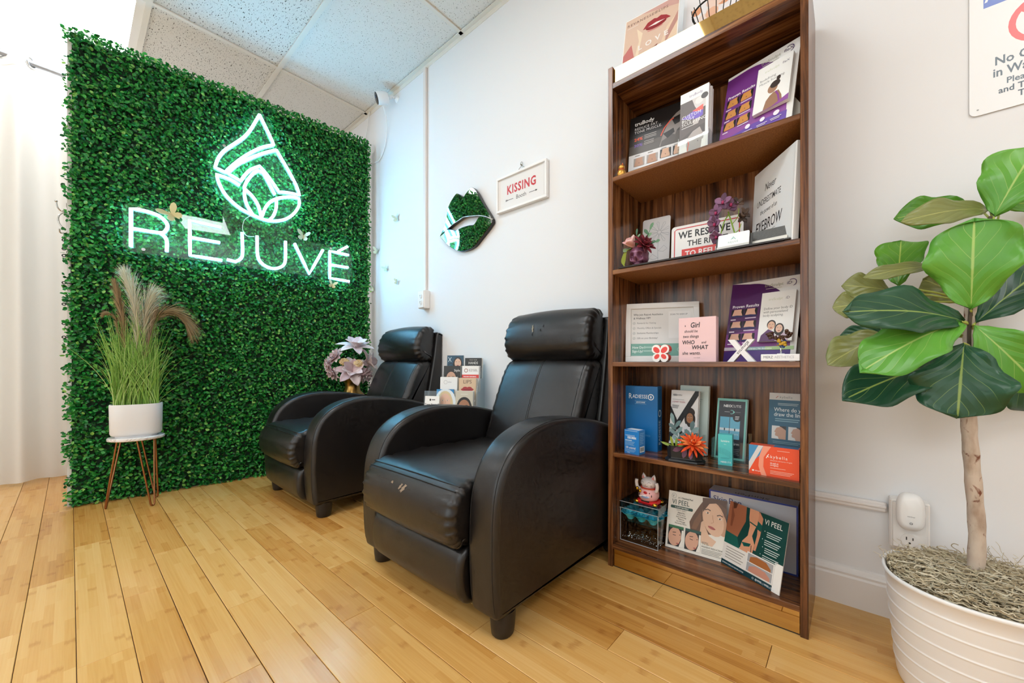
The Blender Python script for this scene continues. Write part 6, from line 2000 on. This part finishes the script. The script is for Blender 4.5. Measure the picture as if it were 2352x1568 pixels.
def holder(label, x, y, z, yaw, tilt, w, d, hf, hb):
    t = thing('leaflet_holder', label, 'holder', (x, y, z), yaw, tilt)
    MB().box(-w / 2, -.0032, 0, w / 2, -.0012, hf).build('front_lip', ACRYLIC, t)
    for s in (-1, 1): MB().box(s * w / 2 - .001, -.0012, 0, s * w / 2 + .001, d, hf * 1.05).build('side', ACRYLIC, t)
    MB().box(-w / 2 + .002, d, 0, w / 2 - .002, d + .002, hb).build('back', ACRYLIC, t)
    MB().box(-w / 2 + .002, 0, 0, w / 2 - .002, d, .0015).build('base', ACRYLIC, t)
    return t
def d_xeo(P):
    P.rect(0, 0, 1, 1, '#e9e7e6'); P.face(.73, .575, .085, '#9c6a4a', '#2a1a12'); P.ell(.72, .66, .085, .075, '#2a1a12'); P.face(.73, .575, .075, '#a8744f', '#2a1a12', hairlong=False)
    P.poly([(.50, .40), (.62, .48), (.74, .40), (.92, .50), (.98, .40), (.98, .12), (.60, .12)], '#e2e0e4'); P.line([(.78, .40), (.86, .48)], .03, '#a8744f')
    P.poly([(.0, .15), (.0, .30), (.88, 1.0), (1, 1.0), (1, .93)], '#17171a'); P.poly([(0, .60), (0, .75), (.74, .13), (.62, .13)], '#17171a')
    P.text('XEO', .07, .91, .028, '#2b2b2d', bold=.02); P.text('MIN', .26, .91, .028, '#8f8f92'); P.text('A SMART TOXIN.', .06, .80, .026, '#b86a7a', sx=.8); P.lines(.06, .845, .5, 1, .02, .009, '#b9b7b8'); P.lines(.06, .75, .32, 3, .02, .008, '#57565a'); P.lines(.06, .12, .5, 3, .02, .006, '#aaa8aa')
leaflet('white leaflet with a black X and a portrait, fourth shelf', -.480, 1.352, Z4 + .0025, .106, .226, .012, '#e9e7e6', d_xeo, -9, 6, sheets=4, edge='#dcdad8')
def d_rad(P):
    P.rect(0, 0, 1, 1, '#bfcfca'); P.text('RADIESSE', .10, .885, .042, '#2f7d86', sx=.90); P.lines(.1, .8, .8, 2, .03, .008, '#8fa8a6')
leaflet('pale green leaflet peeking out behind the black X leaflet', -.452, 1.374, Z4 + .0025, .106, .243, .010, '#bfcfca', d_rad, -5, 6, sheets=4, edge='#d5ddd9')
holder('clear acrylic holder with the black X leaflets', -.468, 1.350, Z4, -7, 6, .124, .046, .075, .12)
def d_neo(P):
    P.rect(0, 0, 1, 1, '#86cdc2'); P.rect(.06, .035, .94, .96, '#2a2a33')
    P.text('NEO', .22, .855, .042, '#f2f4f5', bold=.02, sx=1.0); P.text('CUTIS', .475, .855, .042, '#dfe3e6', sx=.95)
    P.ring(.50, .775, .035, .008, '#86cdc2', a0=-120, a1=120); P.poly([(.56, .80), (.62, .775), (.56, .75)], '#86cdc2'); P.rect(.26, .772, .44, .779, '#b9bcc0'); P.rect(.64, .772, .8, .779, '#7d8086')
    P.rect(.13, .33, .45, .69, '#5fb0d0'); P.rect(.47, .33, .80, .69, '#69b6d3'); P.rect(.13, .465, .45, .505, '#d9e3ea'); P.rect(.47, .465, .80, .505, '#d9e3ea'); P.rect(.28, .465, .32, .505, '#22313d'); P.rect(.62, .465, .66, .505, '#22313d')
    P.text('lumière', .16, .40, .028, '#cfe6ef'); P.text('lumière', .50, .40, .028, '#cfe6ef'); P.ell(.70, .68, .065, .062, '#15161b'); P.lines(.63, .70, .77, 3, .022, .008, '#e9eaec')
    P.text('neofirm', .40, .235, .045, '#e6eef0', sx=.95); P.lines(.48, .17, .85, 4, .028, .006, '#8f9aa2')
leaflet('dark leaflet with turquoise border in the clear holder, fourth shelf', -.326, 1.366, Z4 + .0025, .096, .207, .012, '#86cdc2', d_neo, -1, 14, sheets=4, edge='#cfe0dc')
holder('clear acrylic holder with the turquoise-bordered leaflets', -.318, 1.346, Z4, 0, 0, .115, .060, .068, .09)
t, P = carton('product_box', 'slim turquoise serum carton before the dark leaflet', 'box', -.318, 1.290, Z4, 6, .042, .098, .030, '#54c4c6')
P.rect(0, 0, 1, 1, '#52c4c6'); P.text('lumière', .5, .76, .070, '#e9f8f8', 'CENTER', sx=.85); P.text('firm', .5, .67, .03, '#dff3f3', 'CENTER')
for r_ in range(6):
    for c_ in range(14):
        u = .06 + c_ * .066
        P.ell(u, .56 - r_ * .032 - .16 * (u ** 2), .006, .006, '#174f5a', n=6)
P.lines(.2, .25, .85, 2, .022, .006, '#2f8f96'); P.text('NEO', .2, .09, .055, '#eaf8f8', bold=.02); P.text('CUTIS', .48, .09, .055, '#dff3f3', sx=.9)
P.build(t)
def d_kyb(P):
    P.rect(0, 0, 1, 1, '#e4dfd9'); P.rect(0, .22, 1, .90, '#0f5d7c')
    P.text('kybella', .28, .925, .035, '#7d7a76', space=1.15); P.line([(.18, .925), (.24, .955)], .008, '#b5573f')
    P.lines(.24, .845, .78, 2, .02, .007, '#cfe1e8', .1); P.text('Where do you', .14, .735, .055, '#eef5f7', sx=.86, bold=.006); P.text('draw the line?', .14, .665, .055, '#eef5f7', sx=.86, bold=.006); P.lines(.18, .62, .82, 2, .028, .012, '#8fb9c9', .1)
    for u in (.10, .54):
        P.rect(u, .34, u + .38, .525, '#efece9'); P.poly([(u + .20, .525), (u + .38, .525), (u + .38, .46), (u + .30, .48)], '#2d211d')
        P.poly([(u + .38, .47), (u + .38, .34), (u + .20, .34), (u + .17, .375), (u + .10, .385), (u + .09, .41), (u + .11, .425), (u + .07, .44), (u + .13, .50), (u + .24, .515)], '#d3a287')
    P.lines(.14, .30, .86, 2, .02, .006, '#8fb9c9'); P.lines(.18, .16, .84, 3, .03, .012, '#c2705f', .1)
leaflet('teal leaflet asking where you draw the line, fourth shelf', -.166, 1.412, Z4 + .0025, .108, .228, .010, '#e4dfd9', d_kyb, -5, 9, sheets=3, edge='#e8e4de')
holder('clear acrylic holder with the teal leaflets', -.166, 1.392, Z4, -5, 0, .122, .056, .060, .10)
t, P = carton('product_box', 'wide orange carton with blue corner on the fourth shelf', 'box', -.1765, 1.242, Z4, -1, .127, .086, .034, '#ea5330')
P.rect(0, 0, 1, 1, '#ea5330'); P.poly([(0, 1), (.42, 1), (.0, .28)], '#3f8fc0'); P.poly([(.20, 1), (.30, 1), (.0, .10), (0, .40)], '#d9d6d6'); P.poly([(.30, 1), (.46, 1), (.31, .62), (.30, .3), (.37, 0), (.26, 0), (.20, .3), (.22, .65)], '#f19a80')
P.text('kybella', .44, .62, .10, '#f6ece6', sx=1.0, space=1.25); P.line([(.36, .60), (.41, .74)], .022, '#f6ece6'); P.line([(.37, .68), (.42, .64)], .02, '#f6ece6'); P.text('(deoxycholic acid) injection 10 mg/mL', .44, .53, .040, '#f6d5c8', sx=.72); P.text('20 mg/2 mL', .44, .43, .045, '#f9ece6', bold=.02, sx=.8); P.text('(10 mg/mL)', .44, .365, .045, '#f9ece6', bold=.02, sx=.8); P.lines(.44, .29, .74, 1, .03, .014, '#f6c3b2'); P.lines(.44, .19, .9, 3, .045, .014, '#f6c3b2'); P.lines(.58, .88, .82, 1, .03, .012, '#f6d5c8'); P.ell(.09, .13, .035, .028, '#f4ece8'); P.text('Allergan', .13, .11, .042, '#f4ece8', sx=.85)
P.build(t)
MB().box(.0, .003, .0861, .06, .031, .0863).build('top_print', M('#2f6f9f', .35), t)

# ---------------------------------------------------------------- lowest shelf
Z5 = .082
rb = thing('rose_box', 'clear acrylic box of turquoise roses on the lowest shelf', 'box', (-.612, 1.278, Z5))
W_, D_, H_ = .148, .125, .146
for a in ((-W_ / 2, 0, 0, W_ / 2, .002, H_ - .002), (-W_ / 2, D_ - .002, 0, W_ / 2, D_, H_ - .002), (-W_ / 2, .002, 0, -W_ / 2 + .002, D_ - .002, H_ - .002), (W_ / 2 - .002, .002, 0, W_ / 2, D_ - .002, H_ - .002)):
    MB().box(*a).build('wall_pane', ACRYLIC, rb)
MB().box(-W_ / 2, 0, 0, W_ / 2, D_, .002).build('base_pane', ACRYLIC, rb)
MB().box(-W_ / 2 + .002, .002, .074, W_ / 2 - .002, D_ - .002, .076).build('tier_pane', ACRYLIC, rb)
lid = MB().box(-W_ / 2 - .002, -.002, H_ - .002, W_ / 2 + .002, D_ + .002, H_).build('lid', ACRYLIC, rb)
for a in ((-W_ / 2 - .002, -.002, H_ - .024, W_ / 2 + .002, -.0002, H_ - .002), (-W_ / 2 - .002, D_ + .0002, H_ - .024, W_ / 2 + .002, D_ + .002, H_ - .002), (-W_ / 2 - .002, -.0002, H_ - .024, -W_ / 2 - .0002, D_, H_ - .002), (W_ / 2 + .0002, -.0002, H_ - .024, W_ / 2 + .002, D_, H_ - .002)):
    MB().box(*a).build('lid_rim', clear_mat('lid_acrylic', '#d5dcdd', .05, 1.5, 1.6), lid)
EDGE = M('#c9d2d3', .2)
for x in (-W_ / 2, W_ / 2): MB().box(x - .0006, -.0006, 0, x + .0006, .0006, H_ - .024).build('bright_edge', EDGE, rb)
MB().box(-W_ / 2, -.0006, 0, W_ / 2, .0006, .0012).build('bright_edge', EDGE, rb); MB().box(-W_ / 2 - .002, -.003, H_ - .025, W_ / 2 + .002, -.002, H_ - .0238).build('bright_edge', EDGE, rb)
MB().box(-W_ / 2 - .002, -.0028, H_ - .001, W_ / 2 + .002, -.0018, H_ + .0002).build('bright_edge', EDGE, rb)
def rose(x, y):
    mb = MB()
    random.seed(int((x + 1) * 1000 + y * 77))
    for ring in range(5):
        n_ = 3 + ring
        for q in range(n_):
            a = 2 * math.pi * (q + .5 * ring) / n_ + random.uniform(-.2, .2)
            sp = .06 + .085 * ring
            r0 = .002 + .0040 * ring
            rad = Vector((math.cos(a), math.sin(a), 0))
            d_ = Vector((0, 0, 1)) * math.cos(sp) + rad * math.sin(sp)
            mb.use(M(random.choice(['#35c6e0', '#48d6ec', '#27b2cf', '#5fe0f2']), .55))
            petal(mb, (x + rad.x * r0 * .6, y + rad.y * r0 * .6, .0775), d_, -rad, .046 - .0016 * ring, .013 + .0026 * ring, .22 + .05 * ring if ring > 2 else .05, 6, 4, .45)
    mb.use(M('#1fb2d0', .6)).ell((x, y, .095), .016, .016, .018, 12, 8)
    return mb.build('rose', None, rb, smooth=True)
for x in (-.045, .0, .045):
    for y in (.026, .066, .102): rose(x, y)
mb = MB(); random.seed(77)
for i in range(420):
    x = random.gauss(0, .035); y = .02 + abs(random.gauss(0, .03)); x = max(-.07, min(.07, x)); y = min(y, .12)
    s_ = random.uniform(.0007, .0017); z_ = .0025 + random.random() ** 2 * .026 * max(.1, 1 - abs(x) / .08)
    a, b = random.uniform(0, 6.3), random.uniform(-1, 1)
    u = Vector((math.cos(a), math.sin(a), b)).normalized() * s_; w_ = u.orthogonal().normalized() * s_
    p = Vector((x, y, z_ + s_))
    mb.add([p + u, p + w_, p - u, p - w_], [(0, 1, 2, 3)])
o = mb.build('glitter', M('#e6e8ea', .12, .9), rb, fixn=False); o['kind'] = 'stuff'

lc = thing('lucky_cat', 'pink and white waving lucky cat on the clear rose box', 'figurine', (-.590, 1.318, Z5 + H_ + .0008), -4)
lc.scale = (1.2, 1.2, 1.2)
RED = M('#d3171c', .35)
MB().bbox(-.034, -.024, 0, .034, .024, .012, .006).build('cushion', RED, lc)
for sx in (-1, 1):
    for sy in (-1, 1):
        MB().ell((sx * .030, sy * .020, .005), .008, .007, .0055, 12, 8).build('gold_corner', M('#d8a93a', .25, .9), lc, smooth=True)
MB().box(-.013, -.0245, .0095, .013, -.0185, .0125).build('slot', DARK, lc)
PINK = M('#eab4b4', .35, var=.08)
WHT = M('#ece2de', .3)
MB().lathe([(.014, .010), (.026, .013), (.031, .022), (.031, .032), (.027, .043), (.021, .050)], 28).build('body', PINK, lc, smooth=True)
MB().ell((0, -.001, .062), .0245, .021, .0175, 24, 16).build('head', WHT, lc, smooth=True)
for s in (-1, 1):
    e = MB().lathe([(.0085, 0), (.006, .008), (.0008, .016)], 12, sy=.6).build('ear', WHT, lc, smooth=True); e.location = (s * .0155, 0, .074); e.rotation_euler = (0, R(s * 12), 0)
    i_ = MB().prism([(-.0045, .001), (.0045, .001), (0, .011)], -.0058, -.0048).build('inner_ear', M('#d98a83', .5), e)
    MB().tube(catmull([(s * .024, -.006, .040), (s * .032, -.012, .046), (s * .035, -.014, .060), (s * .033, -.015, .070)], 4), [.0052] * 13, 10).build('paw', WHT, lc, smooth=True)
mb = MB(); mb.tube([(.0225 * math.cos(a), -.001 + .020 * math.sin(a), .0475) for a in np.linspace(0, 2 * math.pi, 33)[:-1]], .003, 8, closed=True); mb.build('collar', M('#c7241f', .5), lc, smooth=True)
for i in range(9):
    a = R(215 + i * 14); MB().ell((.0245 * math.cos(a), -.001 + .0222 * math.sin(a), .0478), .0016, .0016, .0016, 8, 6).build('gold_bead', M('#e0b64a', .25, .9), lc, smooth=True)
for c in ((-.029, -.020, .044), (-.016, -.026, .040)):
    MB().ell(c, .0050, .0050, .0055, 12, 8).build('bell', M('#d6a92f', .2, 1.0), lc, smooth=True)
def on_head(u, v, lift=.0004):
    x, z = u, v
    y = -.001 - .021 * math.sqrt(max(0, 1 - (x / .0245) ** 2 - ((z - .062) / .0175) ** 2)) - lift
    return (x, y, z)
INKM = M('#5d3a34', .5)
for s in (-1, 1):
    MB().tube([on_head(s * (.006 + .009 * i / 6), .066 + .0022 * math.sin(math.pi * i / 6)) for i in range(7)], .0005, 5).build('eye', INKM, lc)
    MB().tube([on_head(s * .0065 * i / 6, .0565 - .0018 * math.sin(math.pi * i / 6)) for i in range(7)], .0005, 5).build('mouth', INKM, lc)
    for q in range(3): MB().tube([on_head(s * .014, .0585 - q * .003), on_head(s * .0185, .0595 - q * .0035)], .0004, 5).build('whisker', INKM, lc)
MB().ell(on_head(0, .0600), .0014, .001, .001, 8, 6).build('nose', M('#c4605a', .4), lc)
def on_body(a, z, lift=.0006):
    r_ = .031 - max(0, (z - .032)) * .34
    return (r_ * math.sin(a), -r_ * math.cos(a) - lift, z)
for a, z, rx, rz, c in ((.12, .039, .0065, .0045, '#c0282c'), (.02, .030, .007, .0022, '#f0e6e4'), (.10, .026, .012, .0035, '#8fa3c9'), (-.3, .027, .008, .003, '#e8d6d2'), (.42, .027, .006, .003, '#cfd6e4'), (-.52, .037, .0018, .0028, '#c0282c'), (.55, .038, .002, .002, '#8a3a3a'), (-.62, .030, .0014, .004, '#332b2b'), (.75, .030, .0014, .004, '#332b2b')):
    p = on_body(a, z); MB().ell(p, rx, .0012, rz, 10, 6).build('painted_motif', M(c, .4), lc, smooth=True)

def face_big(P, u, v, r, tilt):
    P.face(u, v, r, '#e3b797', '#5c3d2c', '#c26a62', tilt)
t, P = card('treatment_card', 'white treatment card with a large smiling face, lowest shelf', 'card', -.432, 1.332, Z5, 2, 13, .200, .196, .003, '#efece6')
P.rect(.0, .0, 1, 1, '#ebe5da')
P.poly([(.42, .40), (.40, .52), (.46, .66), (.56, .84), (.64, .97), (.74, 1), (1, 1), (1, .60), (.9, .42), (.62, .36)], '#6b4a36'); P.poly([(.44, .42), (.48, .56), (.58, .74), (.60, .60), (.52, .42)], '#80593f'); P.ell(.80, .66, .185, .29, '#e0b596', 14); P.ell(.93, .60, .09, .2, '#cf9f80', 14); P.ell(.80, .64, .165, .27, '#e6bd9f', 14)
P.poly([(.60, .98), (.74, 1), (1, 1), (1, .86), (.88, .94), (.72, .90), (.62, .74)], '#5f402e')
for (a, b, c_) in ((.70, .74, 1), (.90, .68, 1)): P.ell(a, b, .032, .013, '#f0e6de', -14); P.ell(a, b, .013, .014, '#39291f'); P.line([(a - .05, b + .045), (a, b + .065), (a + .045, b + .045)], .016, '#553a2c')
P.line([(.78, .72), (.80, .60), (.76, .58)], .008, '#bf8a6a'); P.ell(.775, .505, .062, .024, '#bd6660', -14); P.line([(.715, .525), (.775, .508), (.84, .49)], .006, '#843c38')
P.poly([(.58, .34), (.60, .56), (.64, .60), (.67, .50), (.74, .36), (.86, .30), (.80, .2), (.62, .22)], '#e2bb9e')
P.ring(.10, .92, .045, .004, '#8d8d86'); P.text('V', .075, .895, .045, '#2c3b33', sx=.8); P.text('# 1 Chemical Peel', .18, .885, .028, '#3c423c', bold=.015, sx=.9)
P.text('VI PEEL', .07, .775, .085, '#243f36', sx=.84); P.poly([(.06, .70), (.44, .70), (.45, .725), (.44, .75), (.06, .75), (.05, .725)], '#22463b'); P.text('5 CUSTOM PEELS', .25, .713, .024, '#f2efe8', 'CENTER', bold=.015, sx=.95)
P.text('HELPS TREAT', .25, .665, .022, '#9a958c', 'CENTER')
for i, s in enumerate(('Aging Skin', 'Active Acne', 'Acne Scarring', 'Melasma', 'Sun Damage', 'Keratosis Pilaris')): P.text(s, .25, .625 - i * .037, .024, '#4a4842', 'CENTER', sx=.95)
for u, hc in ((.04, '#2f6b45'), (.34, '#24504a')):
    P.rect(u, .05, u + .27, .40, '#1f1a18'); P.ell(u + .12, .21, .115, .16, '#d3a086', -8); P.poly([(u + .24, .34), (u + .27, .34), (u + .27, .05), (u + .2, .05), (u + .235, .16)], '#ebe5da'); P.rect(u, .355, u + .27, .40, hc)
    P.line([(u + .08, .275), (u + .14, .285)], .012, '#4d352a'); P.line([(u + .085, .235), (u + .14, .23)], .010, '#3a2722'); P.line([(u + .20, .25), (u + .22, .255)], .01, '#3a2722'); P.ell(u + .18, .10, .028, .011, '#a8574f')
P.text('97%', .63, .20, .050, '#8d8a80', sx=.95); P.text('PIGMENT REDUCTION', .63, .155, .026, '#4d4c46', sx=.95); P.lines(.63, .125, .97, 4, .024, .007, '#8f8c84')
P.build(t)
t, P = card('treatment_card', 'green treatment card with swimwear figures leaning at the lowest shelf front', 'card', -.252, 1.288, Z5, -27, 13, .202, .203, .003, '#e9e5df')
P.rect(0, 0, 1, 1, '#e9e4dd'); P.rect(.0, .36, 1, 1, '#12443f'); P.rect(0, 0, 1, .075, '#143d46'); P.rect(.88, 0, 1, .40, '#efece7')
P.poly([(0, 1), (0, .56), (.02, .50), (.22, .48), (.26, .60), (.33, .78), (.31, 1)], '#a9684a'); P.poly([(.05, .96), (.12, .80), (.10, .62), (.07, .62), (.06, .80)], '#8a5038'); P.poly([(.0, .52), (.22, .50), (.29, .34), (.0, .34)], '#1c6257'); P.poly([(.06, 1), (.15, 1), (.13, .92), (.08, .90)], '#5c3524')
P.poly([(.37, 1), (.53, 1), (.55, .86), (.50, .72), (.47, .61), (.53, .50), (.51, .34), (.29, .34), (.32, .48), (.40, .59), (.41, .74), (.38, .86)], '#dd9f7d'); P.poly([(.54, 1), (.61, .92), (.60, .66), (.56, .42), (.525, .42), (.55, .66), (.53, .86)], '#d08f70')
P.poly([(.53, .86), (.61, .82), (.60, .72), (.53, .74)], '#17564f'); P.line([(.40, .80), (.53, .77)], .018, '#17564f'); P.poly([(.31, .46), (.47, .49), (.45, .44), (.36, .41)], '#17564f'); P.line([(.48, .47), (.49, .36)], .010, '#102b2a')
P.rect(.0, .075, .44, .33, '#ece7e0'); P.lines(.06, .28, .40, 5, .04, .014, '#a9a39b')
P.text('VI PEEL', .64, .86, .075, '#f1efe9', sx=.84)
for i, v in enumerate((.75, .63, .52, .41)): P.lines(.70 - .02 * (i % 2), v, .93, 3, .03, .011, '#c9d6d2'); P.ell(.665 - .02 * (i % 2), v + .01, .006, .006, '#e6ece9')
P.rect(.44, .09, .885, .37, '#efece8'); P.rect(.455, .235, .87, .355, '#a7a6a8'); P.rect(.455, .10, .87, .225, '#a7a6a8'); P.poly([(.49, .235), (.50, .31), (.60, .345), (.76, .335), (.84, .27), (.84, .235)], '#a8683a'); P.poly([(.49, .10), (.50, .17), (.60, .21), (.76, .20), (.84, .15), (.84, .10)], '#c98e79')
P.text('SEE MORE COMPELLING BEFORE & AFTERS', .03, .028, .018, '#e9eef0', sx=.8, bold=.01); P.text('@VIPEEL | VIPEEL.COM', .62, .026, .025, '#eef2f3', sx=.85, bold=.01); P.ring(.585, .037, .014, .004, '#eef2f3')
P.build(t)
t, P = carton('product_box', 'large white and blue device box at the back of the lowest shelf', 'box', -.262, 1.388, Z5, 0, .266, .219, .062, '#c9c6cb')
P.rect(0, 0, 1, 1, '#2f3f8f'); P.rect(.02, .025, .98, .975, '#d3d0d4'); P.text('Skin', .05, .83, .09, '#26306f', sx=1.0); P.text('Pen', .24, .83, .09, '#26306f', sx=1.0); P.build(t)
Q = Print(.266, .062, 0); Q.text('SkinPen', .5, .35, .35, '#4b4a55', 'CENTER', sx=1.1, rot=180); o = Q.build(t, 'top_lettering'); o.rotation_euler = (R(-90), 0, 0); o.location = (0, .0, .2192)
